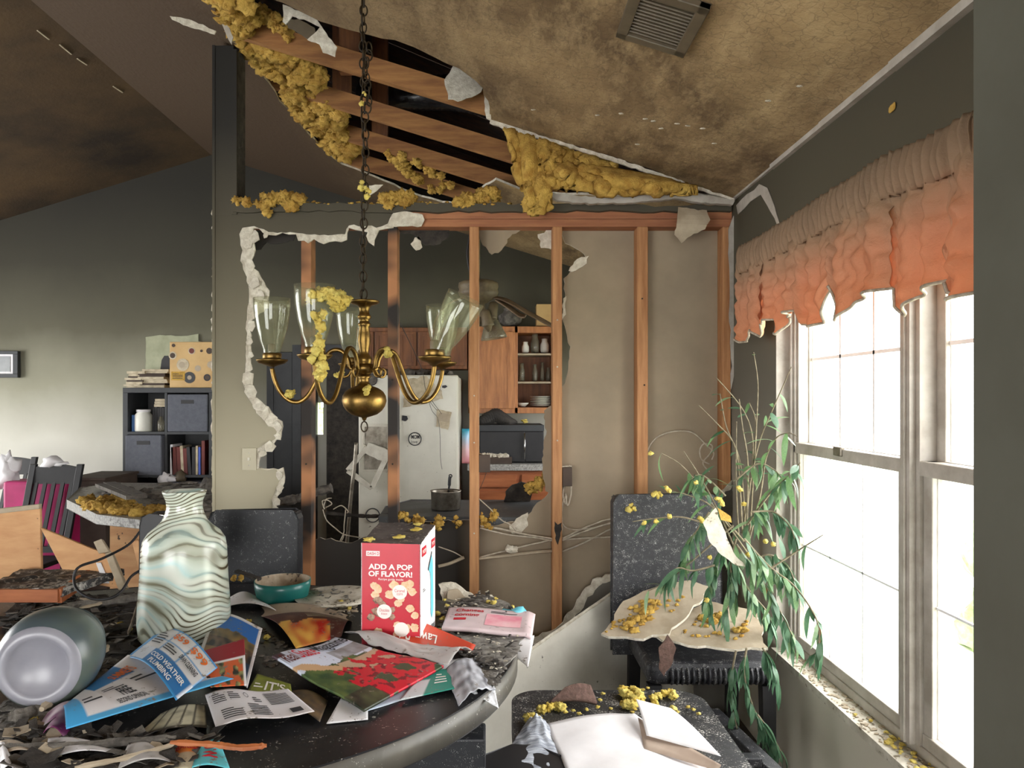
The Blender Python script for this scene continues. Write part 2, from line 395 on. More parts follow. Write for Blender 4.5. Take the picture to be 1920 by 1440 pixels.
M['box_red'] = Mt('red_carton', C(204,34,54), C(186,30,50), 4, .4)
M['box_white'] = Mt('white_carton', C(240,240,242), rough=.5, dust=C(170,160,150), dscale=40, dth=(.68,.72))
M['box_top'] = Mt('soot_carton_top', C(110,102,98), C(76,68,66), 12, .8, dust=C(150,142,134), dscale=70, dth=(.6,.68))
M['kernel'] = Mt('popcorn_print', C(240,216,190), C(214,170,110), 40, .6)
M['kernel2'] = Mt('chocolate_print', C(92,44,34), C(206,176,150), 60, .6)
M['cyan'] = Mt('cyan_print', C(110,196,214), rough=.5)
M['leaf'] = Mt('green_leaf', C(84,126,76), C(128,158,112), 20, .4, trans=.3, coord='Generated')
M['leaf2'] = Mt('pale_green_leaf', C(166,188,150), C(112,146,106), 20, .4, trans=.35)
M['leaf3'] = Mt('dark_leaf', C(58,98,70), C(96,128,98), 20, .4, trans=.25)
M['leaf_dry'] = Mt('scorched_leaf', C(190,110,52), C(150,120,84), 20, .6, trans=.2)
M['stem'] = Mt('dusty_stem', C(138,128,104), C(96,86,66), 40, .8)
M['tan_board'] = Mt('tan_torn_board', C(186,172,150), C(152,137,114), 6, .9, bump=.2)
M['brown_tex'] = Mt('brown_textured_chunk', C(112,86,76), C(84,64,56), 60, .95, bump=1, bscale=90)
M['floor'] = Mt('debris_floor', C(62,56,50), C(92,84,74), 6, .9, bump=.6, bscale=30)
M['grass'] = Mt('lawn_grass', C(214,216,200), C(196,204,176), 3, .9)
M['poster'] = Mt('pale_poster', C(176,178,150), C(150,154,126), 6, .8)
M['hedge'] = Mt('hedge_leaves', C(196,214,160), C(140,172,112), 16, .7, bump=.8, trans=.3)
M['vent'] = Mt('sooty_vent_metal', C(96,84,66), C(80,70,54), 12, .5)
M['vent_dark'] = Mt('vent_louvre', C(60,52,40), rough=.6)
M['cable'] = Mt('dusty_white_cable', C(196,186,168), C(160,148,130), 30, .7)
M['cardboard'] = Mt('cookie_box_card', C(206,172,116), C(190,154,100), 5, .6)
M['book1'] = Mt('maroon_book', C(110,44,36), C(86,34,28), 6, .6)
M['book2'] = Mt('dark_book', C(40,38,40), rough=.6)
M['book3'] = Mt('blue_book', C(70,96,180), rough=.6)
M['pages'] = Mt('yellowed_pages', C(206,194,168), C(170,156,130), 20, .85)
M['magenta'] = Mt('magenta_bag', C(190,36,110), C(160,26,90), 4, .5)
M['blue'] = Mt('blue_plastic', C(66,106,160), rough=.5)
M['frame_glass'] = Mt('dusty_picture', C(120,124,124), C(90,94,96), 4, .3)
M['duct'] = Mt('black_plastic_duct', C(22,22,24), C(40,40,42), 20, .25)
M['fan'] = Mt('sooty_fan_metal', C(122,108,82), C(84,72,54), 12, .55)
M['fan_blade'] = Mt('sagging_fan_blade', C(132,108,82), C(100,80,60), 6, .7)
M['plastic_bag'] = Mt('wrinkled_plastic', C(216,222,232), C(140,146,158), 10, .25, stretch=(2,12,2), bump=.6, bscale=20)
M['switch'] = Mt('almond_switch_plate', C(180,172,146), rough=.5)
M['cloth'] = Mt('charred_cloth', C(50,48,46), C(70,66,62), 8, .95, bump=.5)
M['jar_glass'] = glassmat('smoky_jar_glass', (.8,.8,.74,1), .35, C(150,144,126), .3)
M['jar_white'] = Mt('white_tub', C(232,232,222), C(210,208,196), 4, .5)
M['earth'] = Mt('brown_box', C(80,66,56), C(66,54,46), 6, .8)
M['pink'] = Mt('pink_print', C(226,128,150), C(240,196,200), 8, .6)
M['pouch'] = Mt('pouch_film', C(222,170,176), rough=.35, extra=soot((.98,1.1,1.2,1.24), (C(216,130,140), C(226,190,196), C(150,196,226), C(60,160,190)), wob=.02, nscale=20))
def marble(N, L, co, col):
    nd = N.new('ShaderNodeTexNoise'); nd.inputs['Scale'].default_value = 3.2; nd.inputs['Detail'].default_value = 1.5; L.new(co, nd.inputs['Vector'])
    ad = N.new('ShaderNodeVectorMath'); ad.operation = 'MULTIPLY_ADD'; L.new(nd.outputs['Color'], ad.inputs[0]); ad.inputs[1].default_value = (.2,.2,.46); L.new(co, ad.inputs[2])
    def bands(scale, cs):
        w = N.new('ShaderNodeTexWave'); w.wave_type = 'BANDS'; w.bands_direction = 'Z'; L.new(ad.outputs[0], w.inputs['Vector'])
        w.inputs['Scale'].default_value = scale; w.inputs['Distortion'].default_value = 1.2; w.inputs['Detail'].default_value = 2
        cr = N.new('ShaderNodeValToRGB'); e = cr.color_ramp.elements
        while len(e) < len(cs): e.new(.5)
        for k, (p, c) in enumerate(cs): e[k].position = p; e[k].color = c
        L.new(w.outputs['Fac'], cr.inputs[0]); return cr.outputs[0]
    wide = bands(3.2, [(0, C(120,118,98)), (.12, C(170,176,160)), (.4, C(192,204,192)), (.7, C(176,204,200)), (.85, C(196,206,194)), (1, C(206,210,198))])
    fine = bands(15, [(0, C(70,64,48)), (.1, C(106,98,76)), (.24, C(176,180,162)), (.6, C(190,196,180)), (1, C(200,206,192))])
    return mixc(N, L, ramp(N, L, tex(N, L, co, 5.5, 2, .5), .4, .58), wide, fine)
M['marble'] = Mt('swirled_glass_glaze', C(180,190,170), rough=.24, extra=marble, spc=.6)

# ================================================================== THE SETTING
I4 = Matrix.Identity(4)
XL, YN = -5.95, -2.05
struct(MB().box(XL-.1, 1.4, YN-.1, YF+.1, -.1, 0).build('floor', M['floor']))
gm = MB(); gm.prism([[(1.36, -6), (30, -6), (30, 30), (-16, 30), (-16, 6.6), (1.36, 6.6)]], lambda p, h: Vector((p[0], p[1], -.55+h)), 0, .05); struct(gm.build('ground', M['grass']))
# far gable wall with a slot window beyond the dark doorway
xa, xb = P(592, 0, YF).x, P(606, 0, YF).x; za, zb = P(0, 815, YF).z, P(0, 755, YF).z
wm = MB(); wm.prism([[(XL-.1, 0), (1.3, 0), (1.3, cz(1.3)+.3), (XRIDGE, ZRIDGE+.3), (XL-.1, ZRIDGE-.31*(XRIDGE-XL)+.3)], [(xa, za), (xb, za), (xb, zb), (xa, zb)]],
         lambda p, h: Vector((p[0], YF+h, p[1])), 0, .12)
wall_back = struct(wm.build('wall_back', M['wall_far']))
# right wall around the double window
WY0, WY1, WZ0, WZ1 = 1.31, 3.04, .48, 2.06
wm = MB(); wm.prism([[(YN, 0), (YF+.1, 0), (YF+.1, ZR+.02), (YN, ZR+.02)], [(WY0, WZ0), (WY1, WZ0), (WY1, WZ1), (WY0, WZ1)], [(4.3, 1.02), (5.4, 1.02), (5.4, 2.0), (4.3, 2.0)]], lambda p, h: Vector((XR+h, p[0], p[1])), 0, .14)
wall_right = struct(wm.build('wall_right', M['wall_right']))
# left wall and wall behind the camera, with openings that light the room; the window behind is added for frontal light
wm = MB(); wm.prism([[(YN, 0), (YF+.1, 0), (YF+.1, 2.6), (YN, 2.6)], [(2.0, .45), (5.2, .45), (5.2, 2.2), (2.0, 2.2)]], lambda p, h: Vector((XL-h, p[0], p[1])), 0, .12)
struct(wm.build('wall_left', M['plain_wall']))
wm = MB(); wm.prism([[(XL-.1, 0), (1.3, 0), (1.3, cz(1.3)+.1), (XRIDGE, ZRIDGE+.1), (XL-.1, 2.6)], [(-3.7, .02), (-1.5, .02), (-1.5, 2.1), (-3.7, 2.1)], [(-.9, .75), (.7, .75), (.7, 2.05), (-.9, 2.05)]], lambda p, h: Vector((p[0], YN-h, p[1])), 0, .12)
struct(wm.build('wall_front', M['plain_wall']))
struct(MB().box(.8, XR, 1.126, 1.244, 0, 2.55).build('wall_near', M['wall_near']))
# sloping ceilings; the right one has burned through over the kitchen
HOLE = [(383,-25),(400,12),(425,62),(455,100),(480,125),(510,165),(535,200),(560,232),(590,262),(615,290),(640,308),(668,318),(720,340),(770,362),(830,380),(862,385),(885,375),(905,352),(930,337),(988,362),(1060,366),(1200,368),(1300,366),(1362,374),(1372,371),(1300,348),(1140,290),(1040,262),(950,240),(920,225),(918,200),(905,165),(890,150),(860,128),(835,118),(800,100),(775,88),(740,75),(715,72),(690,65),(650,55),(600,40),(560,20),(530,5),(480,-10),(440,-25)]
hp = [(onC(*p).x, onC(*p).y) for p in HOLE]
hp = jag(hp, .012, .06, 3)
cm = MB(); cm.prism([[(XRIDGE, YN), (XR+.02, YN), (XR+.02, YF), (XRIDGE, YF)], hp], lambda p, h: Vector((p[0], p[1], cz(p[0])+h)), 0, .014, 0, 1)
ceiling = struct(cm.build('ceiling', [M['ceiling'], M['gypsum']]))
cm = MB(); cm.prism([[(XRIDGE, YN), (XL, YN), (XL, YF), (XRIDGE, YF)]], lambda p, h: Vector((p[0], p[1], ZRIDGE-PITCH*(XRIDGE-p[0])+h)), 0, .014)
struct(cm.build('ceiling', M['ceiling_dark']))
# tape strip and flaked seams along the ridge
for k, (a, b) in enumerate([((70,55),(92,72)), ((112,82),(134,100)), ((145,108),(163,120)), ((212,160),(230,172))]):
    def onL(x, y):
        u, v = (x-CX)/FPX, (CY-y)/FPX; return P(x, y, (ZRIDGE-PITCH*XRIDGE-CAMZ)/(v-PITCH*u))
    p, q = onL(*a)-Vector((0,0,.006)), onL(*b)-Vector((0,0,.006))
    mb = MB(); mb.bar(p, q, .008, .004); mb.build('seam_flake', M['pages'], ceiling)
# rafters over the hole, roof deck and attic fittings above them
for k, y in enumerate((2.9, 3.5, 4.09, 4.66, 5.24)):
    mb = MB(); z0 = .016
    mb.hexa([Vector((XRIDGE, y, ZRIDGE+z0)), Vector((XR, y, cz(XR)+z0)), Vector((XR, y+.04, cz(XR)+z0)), Vector((XRIDGE, y+.04, ZRIDGE+z0))],
            [Vector((XRIDGE, y, ZRIDGE+z0+.1)), Vector((XR, y, cz(XR)+z0+.1)), Vector((XR, y+.04, cz(XR)+z0+.1)), Vector((XRIDGE, y+.04, ZRIDGE+z0+.1))])
    mb.build('rafter', M['rafter'], ceiling)
for x, y, Y in ((640, 120, 4.13), (712, 215, 4.7), (655, 60, 3.72)):
    p = P(x, y, Y); MB().box(p.x-.05, p.x+.05, Y, Y+.04, p.z-.2, p.z+1.0).build('truss_web', M['oak_dark'], ceiling)
deck = sroot('roof', (-.6, 3.0, 3.2))
for k in range(14):
    y0 = YN+k*.62; y1 = y0+.61
    mb = MB(); mb.prism([[(XRIDGE-.1, y0), (1.4, y0), (1.4, y1), (XRIDGE-.1, y1)]], lambda p, h: Vector((p[0], p[1], 3.0+.42*(1.15-p[0])+h)), 0, .03)
    mb.build('roof_board', M['attic'], deck)
struct(MB().box(1.15, 1.3, YN, YF+.1, 2.45, 3.05).build('wall_attic', M['attic']))
mb = MB(); mb.prism([[(XRIDGE-.1, 4.0), (1.2, 2.5), (1.2, 3.0), (XRIDGE-.1, 4.9)]], lambda p, h: Vector((p[0], YN-.02-h, p[1])), 0, .03); mb.build('gable_board', M['attic'], deck)
mb = MB(); mb.prism([[(XRIDGE-.1, 3.6), (1.3, 2.4), (1.3, 3.0), (XRIDGE-.1, 4.9)]], lambda p, h: Vector((p[0], YF+.1+h, p[1])), 0, .03); mb.build('gable_board', M['attic'], deck)
MB().box(XRIDGE-.12, XRIDGE-.06, YN, YF, 3.55, 4.8).build('ridge_board', M['attic'], deck)
# black flexible duct sagging in the attic
mb = MB(); q = spline([P(690, 245, 5.1)+Vector((0,0,.25)), P(770, 205, 4.75)+Vector((0,0,.1)), P(850, 205, 4.6)+Vector((0,0,.1)), P(930, 250, 4.5)+Vector((0,0,.2))], 16)
mb.tube(q, [.1+.008*(i % 2) for i in range(len(q))], 14)
tag(mb.build('flexible_duct', M['duct'], None, True), 'shiny black flexible duct lying above the bared rafters', 'duct')

# ---- stud wall between dining room and kitchen
wallm = sroot('wall_middle', (0, YS, 0))
zt1, zt0 = P(0, 396, YS).z, P(0, 425, YS).z; zm = (zt0+zt1)/2
xw0 = P(399, 0, YS).x
for x, w, mt in ((574, 19, 'stud_burnt'), (736, 18, 'stud_burnt'), (889, 18, 'stud'), (1045, 18, 'stud'), (1205, 20, 'stud'), (1363, 15, 'stud')):
    p = P(x, 0, YS).x; hw = w/2/FPX*YS
    bev(MB().box(p-hw, p+hw, YS, YK, .04, zt0).build('stud', M[mt], wallm), .002, 1)
for a, b in ((zt0, zm-.001), (zm+.001, zt1)): MB().box(xw0+.02, XR, YS, YK, a, b).build('top_plate', M['plate'], wallm)
MB().box(xw0+.02, XR, YS, YK, 0, .04).build('bottom_plate', M['plate'], wallm)
# drywall-wrapped ledge on the plates and the post that ran up to the ceiling
mb = MB(); pl = jag([(436,380),(1040,382),(1250,386),(1372,384),(1372,396),(1040,396),(436,397)], .8, 20, 4)
mb.prism([pl], lambda p, h: P(p[0], p[1], YS-.03)+Vector((0, h, 0)), 0, .16); mb.build('ledge_cap', M['dw_paint'], wallm)
xp0, xp1 = P(399, 0, YS-.014).x, P(443, 0, YS-.014).x
zc = cz(xp1)
MB().box(xp0, xp1-.014, YS-.014, YS+.12, zt1-.02, zc).build('post', M['dw_paint'], wallm)
MB().box(xp1-.012, xp1+.002, YS+.0, YS+.11, zt1, zc-.01).build('charred_post_face', M['char'], wallm)
MB().box(P(437,0,YS).x, P(444,0,YS-.02).x, YS-.022, YS-.012, zt1-.02, zc-.02).build('corner_bead', M['dw_paint'], wallm)
MB().box(xp0-.001, xp0+.012, YS-.02, YS+.12, 0, zc).build('corner_bead', M['dw_paint'], wallm)
# dining-side drywall at the left: a torn gypsum core under a painted face that stops short of the tear
core = [(400,1440),(400,392),(760,392),(752,402),(738,428),(712,432),(702,462),(692,455),(690,436),(655,428),(651,450),(618,454),(560,452),(556,440),(530,437),(505,441),(477,429),(474,446),(480,470),(472,490),(490,520),(506,545),(500,575),(474,600),(470,640),(474,690),(466,705),(480,745),(510,772),(530,790),(528,820),(512,836),(486,846),(486,876),(532,876),(534,905),(520,940),(522,975),(500,1010),(512,1060),(505,1120),(512,1440)]
paint = [(400,1440),(400,392),(740,392),(728,420),(706,428),(690,424),(655,424),(648,440),(600,442),(560,438),(545,436),(505,436),(478,425),(456,428),(450,440),(456,470),(452,490),(464,520),(468,560),(464,600),(462,650),(461,700),(457,712),(463,740),(482,775),(502,792),(521,806),(518,822),(480,842),(478,880),(520,880),(526,900),(510,935),(514,975),(492,1010),(502,1060),(498,1120),(505,1440)]
f_dw = lambda off: (lambda p, h: P(p[0], p[1], YS)+Vector((0, -off-h, 0)))
mb = MB(); mb.prism([jag(core, 4, 9, 5)], f_dw(0), 0, .011); mb.build('drywall_core', M['gypsum'], wallm)
mb = MB(); mb.prism([jag(paint, 1.5, 8, 6)], f_dw(.0112), 0, .002); mb.build('drywall_face', M['dw_paint'], wallm)
# curled gypsum flakes along the tear
rr = random.Random(11)
for (x, y) in [(466,460),(470,500),(480,530),(490,555),(500,570),(474,610),(470,640),(472,665),(470,690),(468,712),(474,735),(486,758),(500,775),(512,790),(522,800),(524,818),(508,838),(494,850),(525,890),(526,915),(520,940),(520,955),(480,445),(500,442)]:
    pts = []
    s = rr.uniform(6, 13); n = rr.randint(5, 7); a0 = rr.random()*6
    for k in range(n): a = a0+2*math.pi*k/n; pts.append((x+math.cos(a)*s*rr.uniform(.6,1.2), y+math.sin(a)*s*rr.uniform(.8,1.5)))
    tx, ty = rr.uniform(-.003,.003), rr.uniform(-.003,.003)
    mb = MB(); mb.prism([pts], lambda p, h: P(p[0], p[1], YS)+Vector((0, -.016-h+tx*(p[0]-x)*.4+ty*(p[1]-y)*.4, 0)), 0, .006)
    mb.build('gypsum_flake', M['gypsum'], wallm)
# kitchen-side drywall seen from behind between the studs
kd = [(1372,426),(1372,1440),(545,1440),(545,1025),(600,1008),(660,1018),(700,1000),(740,985),(800,978),(880,975),(905,985),(935,985),(958,978),(985,975),(1000,952),(1028,926),(1040,900),(1034,850),(1024,800),(1030,770),(1045,745),(1060,718),(1066,690),(1070,650),(1062,622),(1055,600),(1060,560),(1057,522),(1070,508),(1090,497),(1100,486),(1088,470),(1060,456),(1054,440),(1057,426)]
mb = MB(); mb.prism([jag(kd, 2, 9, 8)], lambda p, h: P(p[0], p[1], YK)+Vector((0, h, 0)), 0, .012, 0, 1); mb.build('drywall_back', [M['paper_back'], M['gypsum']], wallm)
for pts, sd, mt in (([(742,428),(842,430),(840,446),(820,460),(798,461),(775,440),(742,434)], 2, 'char'), ([(778,446),(786,444),(792,464),(780,470),(770,458)], 3, 'gypsum'),
                ([(895,428),(985,428),(960,440),(940,470),(922,478),(905,460),(897,440)], 4, 'paper_back'), ([(1008,440),(1036,428),(1036,470),(1014,465)], 5, 'gypsum'),
                ([(470,428),(556,438),(550,452),(520,458),(500,455),(490,468),(476,466),(468,446)], 6, 'paper_back'),
                ([(1020,770),(1036,760),(1036,930),(1022,920),(1016,860),(1024,815)], 7, 'paper_back'),
                ([(1082,486),(1104,480),(1100,494),(1092,500),(1072,510),(1066,508)], 8, 'gypsum'), ([(1056,560),(1062,555),(1061,590),(1054,600)], 9, 'gypsum'),
                ([(968,972),(990,960),(990,985),(975,1002),(960,1000),(955,985)], 10, 'gypsum')):
    mb = MB(); mb.prism([jag(pts, 2, 6, sd)], lambda p, h: P(p[0], p[1], YK-.004)+Vector((0, -h, 0)), 0, .008); mb.build('drywall_scrap', M[mt], wallm)
# lower dining-side drywall that is still on the studs
lw = [(1372,900),(1300,965),(1250,1000),(1200,1040),(1150,1070),(1120,1082),(1092,1108),(1078,1135),(1048,1172),(1010,1192),(960,1204),(960,1440),(1372,1440)]
mb = MB(); mb.prism([jag(lw, 3, 8, 12)], f_dw(0), 0, .011); mb.build('drywall_core', M['gypsum'], wallm)
lw2 = [(x+(9 if x < 1350 else 0), y+(11 if y < 1300 else 0)) for x, y in lw]
mb = MB(); mb.prism([jag(lw2, 3, 8, 13)], f_dw(.0112), 0, .0015); mb.build('drywall_face', M['dw_lower'], wallm)
# torn corner tape and white bead where the stud wall met the window wall
mb = MB(); mb.prism([jag([(1366,430),(1380,395),(1384,420),(1380,560),(1377,700),(1371,730),(1369,560)], 1.2, 14, 3)], lambda p, h: P(p[0], p[1], YS-.03)+Vector((0, h, 0)), 0, .006); mb.build('torn_tape', M['vinyl'], wallm)

mb = MB(); mb.prism([jag([(1040,978),(1046,984),(1053,980),(1051,1005),(1046,1022),(1041,1010)], 1, 6, 2)], lambda p, h: P(p[0], p[1], YS-.004)+Vector((0, h, 0)), 0, .004); mb.build('burnt_notch', M['char'], wallm)
for x, y in ((889,742),(889,830),(1045,688),(1045,826),(1045,600),(1204,560),(1208,722),(736,712),(736,870),(574,870),(889,1000),(574,950)):
    c = P(x, y, YS); MB().lathe([(.004,0),(.004,.004),(.002,.006)], Matrix.Translation(c) @ Matrix.Rotation(R90, 4, 'X'), 8).build('screw_head', M['gypsum' if x % 2 else 'char'], wallm)
# ---- ceiling scraps that hang at the hole's rim (parts of the ceiling)
def rim(name, pts, mt, Y, ja=2, sd=1, th=.006, tilt=None): return pxplate(name, pts, Y, th, M[mt], ceiling, ja, 7, sd, tilt)
rim('hanging_scrap', [(850,122),(880,132),(908,146),(902,172),(884,182),(858,190),(840,186),(833,150)], 'gypsum', 3.44, 1.5, 2, tilt=lambda x, y: (y-122)*-.0012)
rim('hanging_scrap', [(905,160),(916,178),(921,226),(912,222),(908,190)], 'gypsum', 3.46, 1.2, 3)
rim('torn_paper', [(530,8),(560,20),(592,30),(602,48),(612,62),(632,88),(628,106),(605,98),(598,82),(576,74),(590,62),(600,50),(575,38),(548,30),(536,46),(530,40)], 'gypsum', 3.2, 1.2, 4)
rim('torn_paper', [(535,34),(560,36),(590,52),(594,66),(578,74),(560,62),(540,52)], 'vent', 3.21, 1, 5)
rim('rim_tape', [(398,2),(405,5),(414,30),(430,52),(437,70),(434,84),(428,74),(420,55),(404,25)], 'vinyl', 3.36, .8, 6)
rim('loose_strip', [(318,30),(360,38),(405,58),(402,64),(350,48),(322,36)], 'gypsum', 3.32, .8, 7)
rim('torn_strip', [(1024,360),(1090,368),(1180,368),(1270,362),(1330,366),(1378,376),(1374,384),(1300,378),(1270,372),(1180,380),(1090,381),(1044,376)], 'vinyl', 3.5, 1, 8, .03)
rim('rim_tape', [(920,222),(960,236),(1060,268),(1150,294),(1230,322),(1310,350),(1378,372),(1376,377),(1300,352),(1225,328),(1145,300),(1050,271),(950,243),(918,230)], 'gypsum', 3.52, 1, 9, .012)
rim('peeled_flap', [(1272,388),(1325,394),(1332,412),(1322,430),(1296,442),(1278,456),(1265,440),(1270,412)], 'tan_board', 3.5, 1.5, 10, tilt=lambda x, y: -.05*math.sin((y-388)/60*3))
rim('paper_tag', [(738,398),(760,396),(792,402),(796,412),(790,424),(764,424),(722,425),(732,412)], 'gypsum', 3.575, 1, 11)
rim('paper_tag', [(690,348),(718,346),(706,358),(690,368),(684,358)], 'gypsum', 3.5, 1, 12)
for x, y in ((1120,215),(1210,222),(1225,226),(1270,231),(1290,235),(1318,240),(1240,240),(1000,205),(1165,212),(1340,268),(1195,270),(1440,188),(1500,160)):
    p = onC(x, y); mb = MB(); mb.blob(p-Vector((0,0,.002)), .008, .5, 2, 1, (1.6,1,.3), x); mb.build('paint_flake', M['gypsum'], ceiling)
# ceiling to right-wall bead
p, q = onX(1395, 372, XR-.008), onX(1832, 18, XR-.008); p.z = ZR-.012; q.z = ZR-.012; q.y = 1.25
for i, (t0, t1, w) in enumerate(((0, .22, .012), (.22, .42, .024), (.42, .62, .028), (.62, .8, .034), (.8, 1, .042))):
    MB().bar(Vector((XR-.006, 3.57-(3.57-1.25)*t0, ZR-.006)), Vector((XR-.006, 3.57-(3.57-1.25)*t1, ZR-.006)), w, w*.8).build('corner_tape', M['vinyl'], wall_right)
mb = MB(); mb.prism([jag([(1382,385),(1425,345),(1440,352),(1448,372),(1462,415),(1466,428),(1458,420),(1440,385),(1428,365),(1408,378),(1385,402)], 1, 12, 4)], lambda p, h: onX(p[0], p[1], XR)+Vector((-.002-h,0,0)), 0, .002); mb.build('torn_tape', M['vinyl'], wall_right)
mb = MB(); mb.blob(onX(1672, 203, XR-.004), .012, .5, 3, 2, (.3,1.6,1), 3); mb.build('plaster_chip', M['insul'], wall_right)

# ---- double window
win = sroot('window_1', (1.24, 2.17, WZ0))
YM0, YM1 = 2.11, 2.2
fr = MB(); X0, X1 = 1.205, 1.29
fr.box(X0, X1, WY1-.035, WY1, WZ0, WZ1); fr.box(X0, X1, WY0, WY0+.035, WZ0, WZ1); fr.box(X0, X1, WY0, WY1, WZ1-.04, WZ1); fr.box(X0, X1, WY0, WY1, WZ0, WZ0+.035)
bev(fr.build('window_frame', M['vinyl'], win), .004)
for a, b, c in ((YM0, YM1, X0), (YM0+.02, YM1-.02, X0-.018), (YM0+.036, YM1-.036, X0-.026)):
    MB().box(c, X1, a, b, WZ0+.03, WZ1-.03).build('mullion', M['vinyl'], win)
for k in range(3):
    MB().box(X0-.012+.01*k, X0+.05, WY1-.045-.014*k, WY1-.034-.014*k, WZ0+.03, WZ1-.04).build('jamb_liner', M['vinyl'], win)
ZMID = 1.30
for (ya, yb) in ((YM1, WY1-.035), (WY0+.035, YM0)):
    for lo, (z0, z1, xs) in enumerate(((WZ0+.03, ZMID+.02, 1.215), (ZMID-.02, WZ1-.04, 1.252))):
        sm = MB(); t = .042; x0, x1 = xs, xs+.032
        sm.box(x0, x1, ya, ya+t, z0, z1); sm.box(x0, x1, yb-t, yb, z0, z1); sm.box(x0-.004, x1, ya, yb, z0, z0+t); sm.box(x0-(.012 if not lo else 0), x1, ya, yb, z1-t, z1)
        sash = sm.build('sash', M['vinyl'], win); bev(sash, .003)
        MB().box(xs+.013, xs+.017, ya+t, yb-t, z0+t, z1-t).build('pane', M['pane'], sash)
        bw = .006 if lo else .0035
        for k in (1, 2):
            y = ya+t+(yb-ya-2*t)*k/3; MB().box(xs+.012, xs+.018, y-bw, y+bw, z0+t, z1-t).build('muntin', M['white_bar'], sash)
        z = (z0+z1)/2; MB().box(xs+.012, xs+.018, ya+t, yb-t, z-bw, z+bw).build('muntin', M['white_bar'], sash)
    y = (ya+yb)/2
    bev(MB().box(1.196, 1.212, y-.03, y+.03, ZMID-.005, ZMID+.028).build('sash_lock', M['steel'], win), .004)
MB().box(XR-.02, XR+.075, WY0-.03, WY1+.0, WZ0-.025, WZ0+.002).build('window_sill', M['sill'], win)
MB().box(XR, X0, WY1-.006, WY1-.001, WZ0, WZ1).build('reveal_lining', M['vinyl'], win)
mb = MB(); rr = random.Random(5)
for k in range(260):
    y = rr.uniform(1.4, 2.95); mb.blob((rr.uniform(XR-.01, XR+.06), y, WZ0+.004), rr.uniform(.002,.008), .5, 2, 1, (rr.uniform(.6,2),rr.uniform(.6,2),.4), k)
tag(stuff(mb.build('plaster_crumbs', M['tan_board'])), 'plaster crumbs and ash littering the window sill', 'crumbs')
mb = MB()
for k in range(26): mb.blob((rr.uniform(XR+.0, XR+.06), rr.gauss(2.12,.12), WZ0+.008), rr.uniform(.005,.012), .6, 2, 1, (1,1,.6), k)
tag(stuff(mb.build('insulation_crumbs', M['insul_p'])), 'yellow insulation crumbs at the near end of the window sill', 'insulation')

win2 = sroot('added_window', (1.22, 4.85, 1.02))  # out of view, added so daylight reaches the kitchen from the right
fr = MB(); fr.box(1.2, 1.27, 4.3, 4.34, 1.02, 2.0); fr.box(1.2, 1.27, 5.36, 5.4, 1.02, 2.0); fr.box(1.2, 1.27, 4.34, 5.36, 1.02, 1.06); fr.box(1.2, 1.27, 4.34, 5.36, 1.96, 2.0); fr.build('window_frame', M['vinyl'], win2)
MB().box(1.23, 1.235, 4.34, 5.36, 1.06, 1.96).build('pane', M['pane'], win2)
# ---- doorway beyond the kitchen: dark frame, the unlit hallway painted as a black panel on the far wall
door = sroot('door_1', (P(640,0,YF).x, YF-.05, 0))
x0, x1 = P(612, 0, YF-.06).x, P(672, 0, YF-.06).x; zt = P(0, 660, YF-.06).z
bev(MB().box(x0, x1, YF-.06, YF-.01, .01, zt).build('doorway_panel', M['char'], door), .004)
MB().box(P(584,0,YF-.07).x, P(592,0,YF-.07).x, YF-.07, YF-.002, 0, zt+.06).build('door_casing', M['black'], door)
MB().box(P(672,0,YF-.07).x, P(680,0,YF-.07).x, YF-.07, YF-.002, 0, zt+.06).build('door_casing', M['black'], door)
MB().box(P(584,0,YF-.07).x, P(680,0,YF-.07).x, YF-.07, YF-.002, zt, zt+.06).build('door_casing', M['dark_grey'], door)
MB().box(xa-.02, xa, YF-.05, YF-.002, za-.02, zb+.02).build('slot_window_trim', M['black'], door)
dark = sroot('door_2', (P(530,0,YF).x, YF-.05, 0))
bev(MB().box(P(512,0,YF-.05).x, P(548,0,YF-.05).x, YF-.05, YF-.01, .01, zt).build('doorway_panel', M['dark_grey'], dark), .004)
MB().box(P(500,0,YF-.06).x, P(512,0,YF-.06).x, YF-.06, YF-.002, 0, zt+.06).build('door_casing', M['dark_grey'], dark)
MB().box(P(548,0,YF-.06).x, P(564,0,YF-.06).x, YF-.06, YF-.002, 0, zt+.06).build('door_casing', M['dark_grey'], dark)
mb = MB(); rr = random.Random(2)
for k in range(46): mb.blob((rr.uniform(-2.6,-.6), rr.uniform(9.4,10), rr.uniform(-.4,2.2)), rr.uniform(.25,.45), .6, 2.5, 2, (1,1,1), k)
tag(mb.build('hedge', M['hedge']), 'bright green hedge seen through the slim window beyond the kitchen', 'hedge')
mb = MB()
for k in range(30): mb.blob((rr.uniform(4.0,4.5), rr.uniform(5.6,6.0), rr.uniform(-.45,.3)), rr.uniform(.2,.35), .6, 2.5, 2, (1,1,1), k)
tag(mb.build('shrub', M['hedge']), 'pale green shrub outside the right-hand window', 'shrub')

